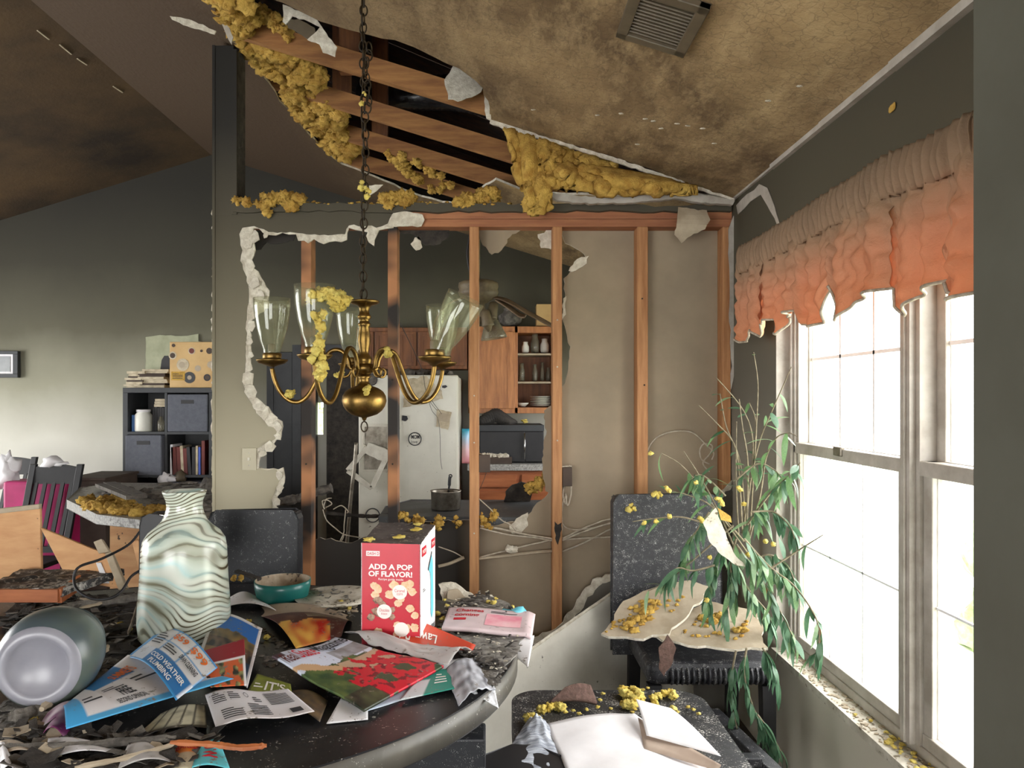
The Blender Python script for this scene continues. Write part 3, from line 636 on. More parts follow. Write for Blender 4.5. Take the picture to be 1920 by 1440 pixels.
# ================================================================== LETTERING AND PAPER
_TX = {}
def text_mesh(s, bold=.0):
    if (s, bold) in _TX: return _TX[(s, bold)]
    cu = bpy.data.curves.new('lettering', 'FONT'); cu.body = s; cu.size = 1; cu.offset = bold; cu.resolution_u = 3
    o = bpy.data.objects.new('lettering', cu); COL.objects.link(o)
    me = bpy.data.meshes.new_from_object(o.evaluated_get(bpy.context.evaluated_depsgraph_get()))
    V = [v.co.copy() for v in me.vertices]; F = [list(p.vertices) for p in me.polygons]
    bpy.data.objects.remove(o); bpy.data.curves.remove(cu); bpy.data.meshes.remove(me)
    x0 = min(v.x for v in V); x1 = max(v.x for v in V); y0 = min(v.y for v in V); y1 = max(v.y for v in V)
    V = [((v.x-x0)/(x1-x0), (v.y-y0)/(y1-y0)) for v in V]
    _TX[(s, bold)] = (V, F); return V, F
def letter(parent, s, f, s0, s1, t0, t1, mat, h=.0012, bold=.02, rot=0):
    """lettering s laid on surface f(u,v,h) within the rectangle s0..s1, t0..t1"""
    V, F = text_mesh(s, bold); W_ = []
    for a, b in V:
        if rot == 90: u, v = s0+(s1-s0)*(1-b), t0+(t1-t0)*a
        elif rot == 180: u, v = s0+(s1-s0)*(1-a), t0+(t1-t0)*(1-b)
        elif rot == 270: u, v = s0+(s1-s0)*b, t0+(t1-t0)*(1-a)
        else: u, v = s0+(s1-s0)*a, t0+(t1-t0)*b
        W_.append(f(u, v, h))
    return obj('lettering', W_, F, mat, parent)
def paper(name, c, wave, mat, label=None, cat=None, nu=24, nv=24, th=.0008, col=None, parent=None, lift=0):
    """c = BL, BR, TR, TL places; wave(u,v) lifts the sheet; returns object and surface function"""
    c = [Vector(p) for p in c]
    def f(u, v, h=0):
        def q(u, v):
            p = (c[0]*(1-u)+c[1]*u)*(1-v)+(c[3]*(1-u)+c[2]*u)*v
            return p+Vector((0, 0, wave(u, v)+lift))
        p = q(u, v)
        if h:
            e = .004; n = (q(u+e, v)-q(u-e, v)).cross(q(u, v+e)-q(u, v-e))
            if n.length > 0: p = p+n.normalized()*h
        return p
    m = MB(); m.grid(lambda u, v: f(u, v), nu, nv, th, col)
    o = m.build(name, mat, parent, True)
    if label: tag(o, label, cat)
    return o, f
def lines(parent, f, rects, mat, h=.001):          # printed text lines too small to read
    for (u0, u1, v0, v1, n) in rects:
        m = MB(); k = 6
        for i in range(n):
            a = v0+(v1-v0)*(i+.2)/n; b = v0+(v1-v0)*(i+.62)/n; e = u0+(u1-u0)*(1 if i < n-1 else .6)
            m.add([f(u0+(e-u0)*j/k, vv, h) for vv in (a, b) for j in range(k+1)], [(j, j+1, k+2+j, k+1+j) for j in range(k)])
        m.build('printed_lines', mat, parent)
def patch(parent, name, f, u0, u1, v0, v1, mat, h=.0008, n=6):
    m = MB(); m.grid(lambda a, b: f(u0+(u1-u0)*a, v0+(v1-v0)*b, h), n, n); return m.build(name, mat, parent, True)

# ================================================================== CHANDELIER
K = 2.4/FPX                                         # metres per pixel at the chandelier
CXC = P(683, 0, 2.4).x; YC = 2.4
zc_ = lambda y: CAMZ+(CY-y)*K
ch = thing('chandelier', 'five-arm brass chandelier with tulip glass shades hanging over the table', 'chandelier', (CXC, YC, zc_(808)))
T = Matrix.Translation((CXC, YC, 0))
prof = lambda L: [(r*K, zc_(y)) for y, r in L]
MB().lathe(prof([(705,9),(700,13),(696,15),(690,12),(684,11),(678,15),(672,15),(667,11),(662,8),(655,9),(640,12),(625,11),(614,9),(611,11),(607,12),(604,9),(600,9),(597,12),(593,13),(589,10),(583,9),(577,10),(573,13),(570,24),(566,29),(564,28)]), T, 28).build('column', M['brass'], ch, True)
MB().lathe(prof([(789,2),(786,4),(783,5),(781,12),(777,24),(770,33),(762,38.5),(752,41.5),(742,40),(734,35),(728,27),(723,14),(717,9),(710,9),(705,14)]), T, 36).build('bowl', M['brass'], ch, True)
MB().lathe(prof([(700,9),(698,19),(690,21),(683,19),(681,9)]), T, 24).build('arm_hub', M['brass'], ch, True)
mb = MB(); mb.torus(Matrix.Translation((CXC, YC, zc_(800))) @ Matrix.Rotation(R90, 4, 'X'), 6*K, 1.3*K, 1.6); mb.build('pull_ring', M['chain'], ch, True)
zt = zc_(560); k = 0
link = MB(); link.torus(Matrix.Rotation(R90, 4, 'X'), .0115, .0026, 1.55, 16, 6); lk = link.build('chain_link', M['chain'], ch, True, loc=(0,0,0))
lm = lk.data; bpy.data.objects.remove(lk)
while zt < cz(CXC)-.03:
    inst(lm, 'chain_link', Matrix.Translation((CXC+.004*math.sin(zt*9), YC, zt+.014)) @ Matrix.Rotation(R90*(k % 2)+.3*math.sin(k), 4, 'Z'), ch)
    zt += .0285; k += 1
for j in range(9):                                  # slack chain bunched beside the run near the ceiling
    inst(lm, 'chain_link', Matrix.Translation((CXC+.012+.006*math.sin(j), YC-.012, zc_(205-j*14))) @ Matrix.Rotation(j*.9, 4, 'Z'), ch)
mb = MB(); mb.tube(spline([Vector((CXC-.006+.004*math.sin(z*20), YC+.006, z)) for z in [zc_(560)+.1*i for i in range(12)]], 3), .0028, 6); mb.build('lamp_cord', M['chain'], ch, True)
MB().lathe([(.06, 0), (.062, .02), (.02, .035), (.005, .04)], Matrix.Translation((CXC, YC, cz(CXC)-.06)) @ Matrix.Rotation(math.pi, 4, 'X') @ Matrix.Translation((0,0,-.03)), 24).build('ceiling_canopy', M['brass'], ch, True)
RA = 173*K
armp = [(16,692),(26,690),(30,674),(40,660),(55,656),(68,664),(80,690),(94,722),(108,744),(124,754),(142,750),(158,734),(168,712),(173,690)]
shade_prof = [(15.5,664),(17,655),(22,640),(28,618),(32,595),(34,575),(34.5,560)]
for i, a in enumerate((36, 108, 180, 252, 324)):
    a_ = math.radians(a); ux, uy = math.cos(a_), math.sin(a_)
    pt = lambda r, y: Vector((CXC+ux*r*K, YC+uy*r*K, zc_(y)))
    mb = MB(); mb.tube(spline([pt(*q) for q in armp], 5), 4.1*K, 9); arm = mb.build('arm', M['brass'], ch, True)
    mb = MB(); mb.tube(spline([pt(22,690), pt(30,704), pt(40,706), pt(44,696), pt(38,690)], 5), 2.6*K, 7); mb.build('scroll', M['brass'], arm, True)
    c = pt(173, 0); Tm = Matrix.Translation((c.x, c.y, 0))
    MB().lathe(prof([(688,4),(684,14),(681,24),(676,29),(674,29),(677,20),(678,6)]), Tm, 26).build('drip_dish', M['brass'], ch, True)
    MB().lathe(prof([(677,14),(674,17),(664,17.5),(662,16)]), Tm, 20).build('shade_holder', M['brass'], ch, True)
    MB().lathe(prof([(676,8),(648,8),(645,6)]), Tm, 14).build('candle_socket', M['fan'], ch, True)
    S = Tm
    if i == 4: S = Matrix.Translation((c.x+.01, c.y, zc_(668))) @ Matrix.Rotation(math.radians(27), 4, 'Y') @ Matrix.Translation((0, 0, -zc_(668)))
    m = MB(); outer = prof([(y, r) for r, y in shade_prof]); inner = [(r-.0018, z) for r, z in reversed(outer)]
    m.lathe(outer+inner, S, 32, False, False); m.build('glass_shade', M['glass_shade'], ch, True)

# ================================================================== INSULATION
def fluff(name, pts, mat, label, cat='insulation', st=False, sub=None, group=None):
    m = MB()
    for k, (p, r, sq) in enumerate(pts): m.blob(p, r, .8, 2.3, sub or (3 if r > .0125 else 2), sq, k*1.37+len(label))
    o = m.build(name, M[mat], None, True)
    if st: stuff(o)
    return tag(o, label, cat, group)
def cloud(px, Y, n, spread, r, seed, up=0, sq=(1,1,1), dY=.06):
    rr = random.Random(seed); out = []
    for k in range(n):
        x, y = px[rr.randrange(len(px))]
        out.append((P(x+rr.gauss(0, spread), y+rr.gauss(0, spread), Y+rr.uniform(-dY, dY))+Vector((0,0,up)), rr.uniform(.5, 1.15)*r, sq))
    return out
def polyline(px, step):
    out = []
    for (a, b) in zip(px, px[1:]):
        d = math.hypot(b[0]-a[0], b[1]-a[1]); k = max(1, int(d/step))
        out += [(a[0]+(b[0]-a[0])*i/k, a[1]+(b[1]-a[1])*i/k) for i in range(k)]
    return out+[px[-1]]
def tri(px, n, seed):                               # places scattered over a px polygon fan
    rr = random.Random(seed); out = []
    for k in range(n):
        i = rr.randrange(1, len(px)-1); a, b = sorted((rr.random(), rr.random()))
        A, B, C_ = px[0], px[i], px[i+1]
        out.append((A[0]*a+B[0]*(b-a)+C_[0]*(1-b), A[1]*a+B[1]*(b-a)+C_[1]*(1-b)))
    return out
def ceilfluff(px, n, r, seed, up=.045):
    rr = random.Random(seed); out = []
    for x, y in tri(px, n, seed):
        p = onC(x, y); out.append((p+Vector((0,0,up*rr.uniform(.2,1.3))), r*rr.uniform(.5,1.1), (1,1,.8)))
    return out
fluff('loose_insulation', ceilfluff([(395,2),(420,0),(465,22),(470,60),(455,92),(430,62)], 60, .04, 1), 'insul', 'golden insulation mass packed at the top left corner of the ceiling hole', st=False)
fluff('loose_insulation', ceilfluff([(462,92),(500,100),(565,130),(612,165),(608,172),(545,170),(510,155),(480,120)], 90, .045, 2, .05), 'insul', 'golden insulation mass between the first and second bared rafters')
fluff('loose_insulation', ceilfluff([(535,180),(560,182),(640,215),(650,240),(610,245),(575,235),(550,205)], 70, .05, 3, .05), 'insul', 'golden insulation mass between the second and third bared rafters')
fluff('loose_insulation', ceilfluff([(590,250),(612,248),(668,275),(660,290),(645,308),(620,285)], 46, .055, 4, .05), 'insul', 'golden insulation mass filling the lowest left point of the ceiling hole')
fluff('loose_insulation', cloud(polyline([(490,30),(520,48),(540,70)], 6), 3.47, 26, 5, .024, 5, .02), 'insul', 'tuft of insulation hanging over the face of the first rafter')
fluff('loose_insulation', ceilfluff([(722,288),(800,310),(850,345),(840,375),(800,355),(760,330)], 46, .03, 6, .02), 'insul', 'straggling insulation along the lowest bared rafter', st=True)
def ledge_y(x): return YS+.04
for pts, n, r, sd, lab in ((polyline([(448,378),(462,380)], 4), 10, .018, 7, 'small insulation tuft at the left end of the ledge'),
        (polyline([(485,378),(505,380),(525,372),(545,378),(560,376)], 4), 46, .024, 8, 'largest clump of insulation drooping over the left part of the ledge'),
        (polyline([(715,378),(745,372),(775,374)], 4), 40, .022, 9, 'insulation clump on the ledge just right of the chandelier chain'),
        (polyline([(860,376),(890,372),(930,360)], 4), 42, .022, 10, 'long insulation clump on the ledge below the rafter ends')):
    fluff('insulation_clump', cloud(pts, YS-.02, n, 5, r, sd, 0, (1,1,1), .04), 'insul', lab)
fluff('insulation_crumbs', cloud(polyline([(560,381),(700,380),(860,382),(1000,384)], 6), YS, 80, 2, .009, 12, 0, (1.3,1,.7), .05), 'insul', 'loose insulation crumbs strewn along the ledge', st=True, sub=1)
fluff('insulation_clump', cloud([(683,355),(690,362),(676,350)], YC-.01, 9, 3, .009, 13, 0, (1,1,1), .008), 'insul_p', 'pale insulation tuft caught on the chain at ledge height', sub=2)
fluff('insulation_clump', cloud([(684,176),(680,192)], YC-.01, 6, 2, .007, 14, 0, (1,1,1), .006), 'insul_p', 'tiny insulation tuft high on the chandelier chain')
fx, fy = CXC+math.cos(math.radians(252))*RA, YC+math.sin(math.radians(252))*RA
top = [(595,552),(610,548),(625,552),(635,560),(637,575),(640,565),(585,556)]
fluff('insulation_clump', cloud(top, fy-.03, 34, 5, .014, 15, 0, (1,1,1), .03)+cloud(polyline([(636,560),(632,580)], 4), fy-.03, 12, 4, .013, 16, 0, (1,1,1), .03), 'insul_p', 'pale yellow insulation heaped over the rim of the front glass shade')
fluff('insulation_clump', cloud(polyline([(598,585),(600,610),(596,640),(592,660),(585,672)], 4), fy-.07, 34, 3, .010, 17, 0, (1,1,1.2), .012), 'insul_p', 'strip of insulation running down the front glass shade')
fluff('insulation_clump', cloud(polyline([(602,672),(604,690),(600,704)], 4), fy-.06, 20, 4, .011, 18, 0, (1,1,1), .012), 'insul_p', 'insulation tuft dripping from the front brass dish')
for (x, y, Y, lab) in ((726,662,2.3,'insulation tuft on the crest of a right-hand brass arm'), (545,738,2.4,'insulation tuft on the bottom bend of the left brass arm'), (688,734,2.33,'insulation shreds on the shoulder of the brass bowl'), (636,701,2.3,'insulation shred beside the brass hub')):
    fluff('insulation_clump', cloud([(x, y)], Y, 7, 3, .009, x, 0, (1,1,1), .008), 'insul_p', lab)
# glass-wool batt spilling over the stud wall
batt = thing('insulation_batt', 'yellow glass-wool batt sagging out of the ceiling over the header', 'insulation', P(1040, 395, 3.56))
def loft(A, B, Y0, Y1, amp, fr, name, n=40, m=16, th=.02):
    def ev(L, t):
        t *= len(L)-1; i = min(int(t), len(L)-2); f = t-i; return (L[i][0]*(1-f)+L[i+1][0]*f, L[i][1]*(1-f)+L[i+1][1]*f)
    def g(u, v):
        a, b = ev(A, u), ev(B, u); x, y = a[0]*(1-v)+b[0]*v, a[1]*(1-v)+b[1]*v
        d = amp*(noise.noise(Vector((u*fr*3, v*fr*.7, Y0)))+.5*noise.noise(Vector((u*fr*8, v*fr*2, 3))))-.05*math.sin(v*math.pi)
        return P(x, y, Y0*(1-v)+Y1*v+d)
    mm = MB(); mm.grid(g, n, m, th); return mm.build(name, M['insul'], batt, True)
loft([(944,240),(975,252),(1010,262),(1040,272),(1062,290)], [(968,325),(990,372),(1005,375),(1012,340),(1030,322)], 3.53, 3.5, .05, 3, 'hanging_sheet')
loft([(985,345),(1000,340),(1018,318),(1035,330)], [(984,392),(995,402),(1006,404),(1036,388)], 3.47, 3.45, .03, 4, 'drooping_tail', 20, 12)
loft([(1008,330),(1030,312),(1070,308),(1130,318),(1200,330),(1260,343),(1305,355)], [(1030,350),(1050,352),(1080,358),(1130,364),(1200,366),(1260,362),(1310,358)], 3.5, 3.45, .06, 4, 'rolled_length', 60, 14)
loft([(1030,270),(1080,285),(1120,298),(1160,312)], [(1030,335),(1080,330),(1120,332),(1150,330)], 3.6, 3.6, .05, 5, 'back_sheet', 30, 12)

# ================================================================== CEILING VENT
vt = [(1196,-2),(1306,8),(1266,82),(1184,56)]
vc = onC(1245, 30); vent = thing('ceiling_vent', 'square sooty air register set in the sloping ceiling', 'vent', vc-Vector((0,0,.02)))
sl = Vector((1, 0, -PITCH)).normalized(); yy = Vector((0,1,0)); nn = sl.cross(yy).normalized()
if nn.z > 0: nn = -nn
Vq = [onC(*q) for q in ((1205,-12),(1308,8),(1268,82),(1184,55))]
ce = sum(Vq, Vector())/4; hx = .115; hy = .15
fmv = lambda a, b, h: ce+sl*a+yy*b+nn*h
def vbar(a0, a1, b0, b1, h0, h1, name, mt):
    m = MB(); m.hexa([fmv(a0,b0,h0), fmv(a1,b0,h0), fmv(a1,b1,h0), fmv(a0,b1,h0)], [fmv(a0,b0,h1), fmv(a1,b0,h1), fmv(a1,b1,h1), fmv(a0,b1,h1)]); return bev(m.build(name, M[mt], vent), .003)
for a in ((-hx, -hx+.035, -hy, hy), (hx-.035, hx, -hy, hy), (-hx, hx, -hy, -hy+.035), (-hx, hx, hy-.035, hy)): vbar(*a, 0, .02, 'flange', 'vent')
vbar(-hx, hx, -hy, hy, .0, .004, 'backing', 'vent_dark')
for k in range(12): b = -hy+.045+k*.0185; vbar(-hx+.03, hx-.03, b, b+.006, .004, .014, 'louvre', 'vent')

# ================================================================== VALANCE
val = thing('window_valance', 'scorched salmon fabric valance gathered on a rod over the window', 'valance', (1.06, 2.3, 1.7))
XV = 1.06
bot = [(1393,632),(1400,642),(1412,640),(1424,618),(1432,622),(1440,632),(1446,612),(1449,600),(1468,598),(1470,622),(1478,627),(1488,600),(1492,590),(1512,582),(1516,608),(1535,612),(1552,604),(1562,580),(1575,536),(1582,560),(1602,602),(1626,568),(1655,550),(1688,540),(1686,572),(1702,592),(1735,558),(1770,535),(1797,520),(1800,548),(1825,562),(1870,540)]
topv = [(1400,468),(1430,452),(1500,412),(1560,372),(1620,338),(1680,298),(1740,276),(1800,246),(1870,205)]
def lin(L, x):
    for a, b in zip(L, L[1:]):
        if x <= b[0]: t = (x-a[0])/(b[0]-a[0]); return a[1]+(b[1]-a[1])*max(0, min(1, t))
    return L[-1][1]
xs_split = [1393, 1424.5, 1447, 1490, 1514, 1575, 1687, 1798, 1870]
def vsurf(x0, x1, k):
    def g(u, v):
        x = x0+(x1-x0)*u; xt = max(x, 1398)
        Yd = XV*FPX/(x-CX); zt_ = CAMZ+(CY-lin(topv, xt)-16*0)/FPX*Yd; zb_ = CAMZ+(CY-lin(bot, x))/FPX*Yd
        z = zt_*(1-v)+zb_*v
        s = Yd*9+k
        ga = math.sin(s*14+2*math.sin(s*2.1))*.007*(1-min(1, v*1.1))+.015*math.sin(s*5.2+k*1.3+1.2*math.sin(s*1.7))*min(1, v*2.5)+.016*noise.noise(Vector((s*1.1, v*7+s*.5, k)))*(.3+v)+.014*noise.noise(Vector((s*2.4, v*13, k)))*min(1, v*3)+.012*math.sin(u*math.pi)*v+(.014 if k % 2 else -.002)*min(1, v*2)
        return Vector((XV-ga-.02, Yd, z))
    return g
for k, (a, b) in enumerate(zip(xs_split, xs_split[1:])):
    m = MB(); n = max(10, int((b-a)/1.2)); m.grid(vsurf(a-(9 if k % 2 == 0 and k else 0), b+(9 if k % 2 == 0 and k < 7 else .01), k), n, 48, .0015); pan = m.build('fabric_panel', M['valance'], val, True)
    g = vsurf(a, b, k); mm = MB(); mm.tube([g(i/n, 1)+Vector((-.002,0,0)) for i in range(n+1)], .0045, 5); mm.build('beaded_edge', M['valance_trim'], pan, True)
def head(u, v):
    x = 1398+(1850-1398)*u; Yd = XV*FPX/(x-CX); z0 = CAMZ+(CY-lin(topv, x))/FPX*Yd+.012; s = Yd*30
    return Vector((XV-.026-.009*math.sin(s*6.2+2*noise.noise(Vector((s*.6, 0, 1))))-.008*noise.noise(Vector((s*1.5, v*2, 4)))-.012*math.sin(v*math.pi), Yd, z0-.115*v+.007*noise.noise(Vector((s*2.2, 0, 2)))))
m = MB(); m.grid(head, 460, 10, .0015); m.build('gathered_heading', M['valance'], val, True)
p, q = head(.0, .5), head(1, .5); mb = MB(); mb.tube([Vector((XV, p.y+.02, p.z)), Vector((XV, q.y, p.z))], .009, 8); mb.build('curtain_rod', M['vinyl'], val, True)
MB().box(XV, XR, p.y-.01, p.y+.012, p.z-.012, p.z+.012).build('rod_bracket', M['vinyl'], val)
MB().box(XV, XR, 1.4, 1.42, p.z-.012, p.z+.012).build('rod_bracket', M['vinyl'], val)

# ================================================================== WALL CABLES, BOXES, SWITCH
sp = thing('switch_plate', 'almond light-switch plate on the torn wall beside the pillar', 'light switch', P(467, 883, YS-.02))
q0, q1 = P(454, 882, YS-.017), P(481, 840, YS-.017)
bev(MB().box(q0.x, q1.x, YS-.02, YS-.0135, q0.z, q1.z).build('plate', M['switch'], sp), .002)
c = P(467, 861, YS-.02); MB().box(c.x-.004, c.x+.004, YS-.03, YS-.02, c.z-.006, c.z+.008).build('toggle', M['white_pl'], sp)
for dz in (-.03, .03): MB().lathe([(.003,0),(.003,.002)], Matrix.Translation((c.x, YS-.02, c.z+dz)) @ Matrix.Rotation(R90,4,'X'), 8).build('screw', M['steel'], sp)
def ebox(x0, x1, y0, y1, lab):
    a, b = P(x0, y1, YS+.0), P(x1, y0, YS+.0)
    t = thing('junction_box', lab, 'electrical box', ((a.x+b.x)/2, YS+.03, a.z))
    mb = MB(); mb.box(a.x, b.x, YS+.005, YS+.065, a.z, b.z); bev(mb.build('housing', M['earth'], t), .003)
    mb = MB(); rr = random.Random(x0)
    for k in range(12): mb.blob((rr.uniform(a.x, b.x), YS+rr.uniform(.01,.05), b.z+.003), rr.uniform(.004,.009), .5, 2, 1, (1,1,.6), k)
    mb.build('debris_cap', M['gypsum'], t); return t
ebox(1055, 1073, 877, 912, 'brown junction box with plaster crumbs right of the fourth stud')
ebox(898, 919, 853, 886, 'brown junction box fixed to the right side of the third stud')
def cable(pts, lab, r=.0045, mt='cable', Y=YS+.045): return tag(pxtube('electric_cable', pts, Y, r, M[mt], None, 6), lab, 'cable')
cable([(1057,912),(1055,930),(1060,945),(1062,930),(1056,940),(1053,960),(1054,990),(1050,1010)], 'white cable looping below the right junction box')
cable([(1071,912),(1070,930),(1064,948),(1060,925)], 'short white cable end beside the right junction box')
cable([(900,986),(940,992),(985,1002),(1036,1010)], 'upper white cable strung between third and fourth studs', .005)
cable([(900,990),(950,1002),(1000,1008),(1036,1014)], 'second white cable strung just under the upper one', .004)
cable([(900,1045),(950,1032),(1000,1020),(1036,1012)], 'rising white cable between third and fourth studs', .0045)
cable([(1054,1010),(1085,995),(1120,980),(1150,972),(1260,950)], 'white cable rising right from the burnt stud notch, upper of two', .005)
cable([(1054,1013),(1100,995),(1150,980),(1265,960)], 'white cable rising right from the burnt stud notch, lower of two', .005)
cable([(1054,1012),(1100,1009),(1150,1007),(1260,1006)], 'level white cable running right from the burnt stud notch', .004)
cable([(1054,1034),(1085,1022),(1120,1005),(1150,990),(1230,962)], 'lowest white cable climbing toward the black chair', .004)
cable([(1054,980),(1060,988),(1075,993),(1110,990),(1150,978)], 'thin white cable sagging from the fourth stud', .003)
cable([(898,935),(920,955),(940,975),(958,985),(970,1000)], 'thin brown wire slanting down from the third stud', .0028)
cable([(822,1025),(850,1035),(868,1045)], 'thin wire stub crusted with plaster behind the carton', .003)
cable([(912,886),(905,905),(898,920)], 'thin brown wire hanging from the left junction box', .0015, 'earth')
cable([(1213,915),(1212,870),(1216,840),(1235,818),(1270,808),(1300,812),(1322,832),(1338,848),(1335,862)], 'thin white wire looped in an arch beside the fifth stud', .0035)
cable([(1330,870),(1316,862),(1312,845),(1320,832),(1335,835),(1332,850),(1318,868),(1330,885)], 'thin white wire coiled behind the plant', .0035)
cable([(745,640),(742,700),(746,800),(744,930)], 'black cable hanging along the second stud', .004, 'black')
cable([(745,595,3.66),(790,690,4.5),(800,735,5.1),(828,776,5.48)], 'thin dark wire trailing across in front of the refrigerator', .0018, 'black', 4.3)
def rod(pts, lab, r=.007, mt='gypsum', cat='batten'):
    q = [P(p[0], p[1], YS+.05) for p in pts]; m = MB(); m.tube(spline(q, 10), r, 6); o = m.build('crusted_batten', M[mt], None); return tag(o, lab, cat)
rod([(898,1047),(950,1042),(1000,1036),(1036,1033)], 'plaster-crusted lath between the third and fourth studs', .008, 'tan_board')
rod([(822,1062),(845,1056),(870,1045)], 'plaster-crusted lath end behind the carton', .008, 'tan_board')
mb = MB(); mb.blob(P(959,1030,YS+.03), .032, .5, 1.8, 2, (1,.6,.6), 4); tag(mb.build('gypsum_chunk', M['gypsum']), 'white gypsum chunk caught on the cable between the studs', 'plaster')
fluff('insulation_clump', cloud(polyline([(748,968),(770,974),(800,978)], 5), YS+.06, 22, 4, .014, 31, 0, (1,1,1), .03), 'insul', 'insulation clump right of the second stud behind the carton')
fluff('insulation_clump', cloud([(822,972),(828,980),(820,985),(850,978),(860,982)], YS+.05, 22, 4, .013, 32, 0, (1,1,1), .03), 'insul', 'insulation hanging off the counter edge behind the white carton side', st=True)
fluff('insulation_clump', cloud([(902,962),(908,975),(914,985),(928,968)], YS+.04, 20, 4, .013, 33, 0, (1,1,1), .03), 'insul', 'insulation tuft on the torn drywall right of the third stud')
fluff('insulation_clump', cloud(polyline([(995,915),(1010,910),(1030,895)], 5), YS+.12, 30, 5, .018, 34, 0, (1,1,1), .03), 'insul', 'olive insulation bunch left of the fourth stud at counter height')

# ================================================================== KITCHEN
ORD = ('first', 'second', 'third', 'fourth', 'fifth', 'sixth', 'seventh', 'eighth', 'ninth', 'tenth')
def bx(x0, x1, y0, y1, Ya, Yb): 
    a, b = P(x0, y1, Ya), P(x1, y0, Ya); return (a.x, b.x, Ya, Yb, a.z, b.z)
def pbox(name, x0, x1, y0, y1, Ya, Yb, mt, parent=None, w=.004):
    o = MB().box(*bx(x0, x1, y0, y1, Ya, Yb)).build(name, M[mt], parent)
    if w: bev(o, w)
    return o
YFr = 5.5
fg = thing('refrigerator', 'sooty white side-by-side refrigerator seen between the bared studs', 'refrigerator', (P(765,0,YFr).x, 5.85, 0))
z1 = P(0, 703, YFr).z; xL, xM, xR_ = P(672,0,YFr).x, P(737,0,YFr).x, P(859,0,YFr).x
bev(MB().box(xL, xR_, YFr+.06, 6.2, .02, z1-.01).build('cabinet', M['fridge'], fg), .01)
d1 = bev(MB().box(xL, xM-.004, YFr, YFr+.055, .06, z1).build('freezer_door', M['fridge'], fg), .012)
d2 = bev(MB().box(xM+.004, xR_, YFr, YFr+.055, .06, z1).build('fridge_door', M['fridge'], fg), .012)
MB().box(xM-.03, xM-.012, YFr-.03, YFr-.006, .7, 1.5).build('handle', M['fridge'], d1); MB().box(xM+.012, xM+.03, YFr-.03, YFr-.006, .7, 1.5).build('handle', M['fridge'], d2)
a, b = P(684, 880, YFr), P(727, 800, YFr)
MB().box(a.x, b.x, YFr-.004, YFr+.001, a.z, b.z).build('dispenser_recess', M['steel'], d1)
for q in ((a.x-.012, a.x, a.z, b.z), (b.x, b.x+.012, a.z, b.z), (a.x-.012, b.x+.012, b.z, b.z+.02), (a.x-.012, b.x+.012, a.z-.02, a.z)): MB().box(q[0], q[1], YFr-.014, YFr+.001, q[2], q[3]).build('dispenser_rim', M['white_pl'], d1)
def disc(name, x, y, r, Y, mt, lab, cat, rim=True):
    c = P(x, y, Y); t = tag(MB().lathe([(r, 0), (r, .004)], Matrix.Translation(c) @ Matrix.Rotation(R90, 4, 'X'), 28).build(name, M[mt], None), lab, cat)
    if rim: mb = MB(); mb.torus(Matrix.Translation(c-Vector((0,.005,0))) @ Matrix.Rotation(R90, 4, 'X'), r, .004, 1, 28, 5); mb.build('ring_border', M['ink'], t)
    return t
mg = disc('round_magnet', 778, 823, .046, YFr-.001, 'fridge', 'round white magnet with black border on the refrigerator door', 'magnet')
fm = lambda u, v, h: P(766+24*u, 836-26*v, YFr-.006-h)
letter(mg, 'MOM', fm, .22, .85, .5, .8, M['ink']); letter(mg, 'love', fm, .2, .7, .18, .42, M['ink'], bold=0)
disc('round_magnet', 699, 966, .05, YFr-.001, 'fridge', 'round bordered magnet low on the left refrigerator door', 'magnet')
disc('round_magnet', 697, 712, .04, YFr-.001, 'ash', 'sooty round magnet at the top of the left refrigerator door', 'magnet')
tag(pxplate('small_magnet', [(754,779),(763,780),(765,786),(760,790),(753,788)], YFr-.007, .004, M['ink']), 'small dark flower-shaped magnet on the refrigerator door', 'magnet')
tag(pxplate('dark_magnet', [(829,723),(836,722),(839,725),(834,728),(829,727)], YFr-.007, .004, M['ink']), 'dark drop-shaped magnet high on the refrigerator door', 'magnet')
o = tag(pxplate('pinned_note', [(819,767),(847,773),(840,806),(817,800)], YFr-.008, .003, M['pages'], None, .8, 5, 2), 'scorched note hanging by strings on the refrigerator door', 'note')
pxplate('orange_print', [(824,774),(845,777),(842,792),(822,789)], YFr-.009, .001, M['tan_board'], o)
tag(pxplate('tattered_sheet', [(764,712),(800,705),(828,732),(831,748),(800,757),(755,764),(760,735)], YFr-.006, .002, M['pages'], None, 1.5, 6, 4), 'tattered pale sheet stuck high on the refrigerator door', 'paper')
def wire(pts, Y, lab, r=.0015): return tag(pxtube('thin_string', pts, Y, r, M['ink'], None, 4), lab, 'string')
wire([(800,740),(808,756),(820,770)], YFr-.015, 'upper string of the hanging note'); wire([(803,748),(810,770),(821,785),(825,815),(826,860),(829,880)], YFr-.012, 'long string dangling down the refrigerator door')
# junk on top of fridge
mb = MB(); rr = random.Random(4)
for k in range(26): mb.blob((rr.uniform(xL+.08, xR_-.08), rr.uniform(5.62, 5.8), z1+.02), rr.uniform(.02,.045), .6, 2, 1, (1.3,1,.8), k)
tag(stuff(mb.build('ash_debris', M['ash'])), 'ash and charred scraps heaped on top of the refrigerator', 'debris')
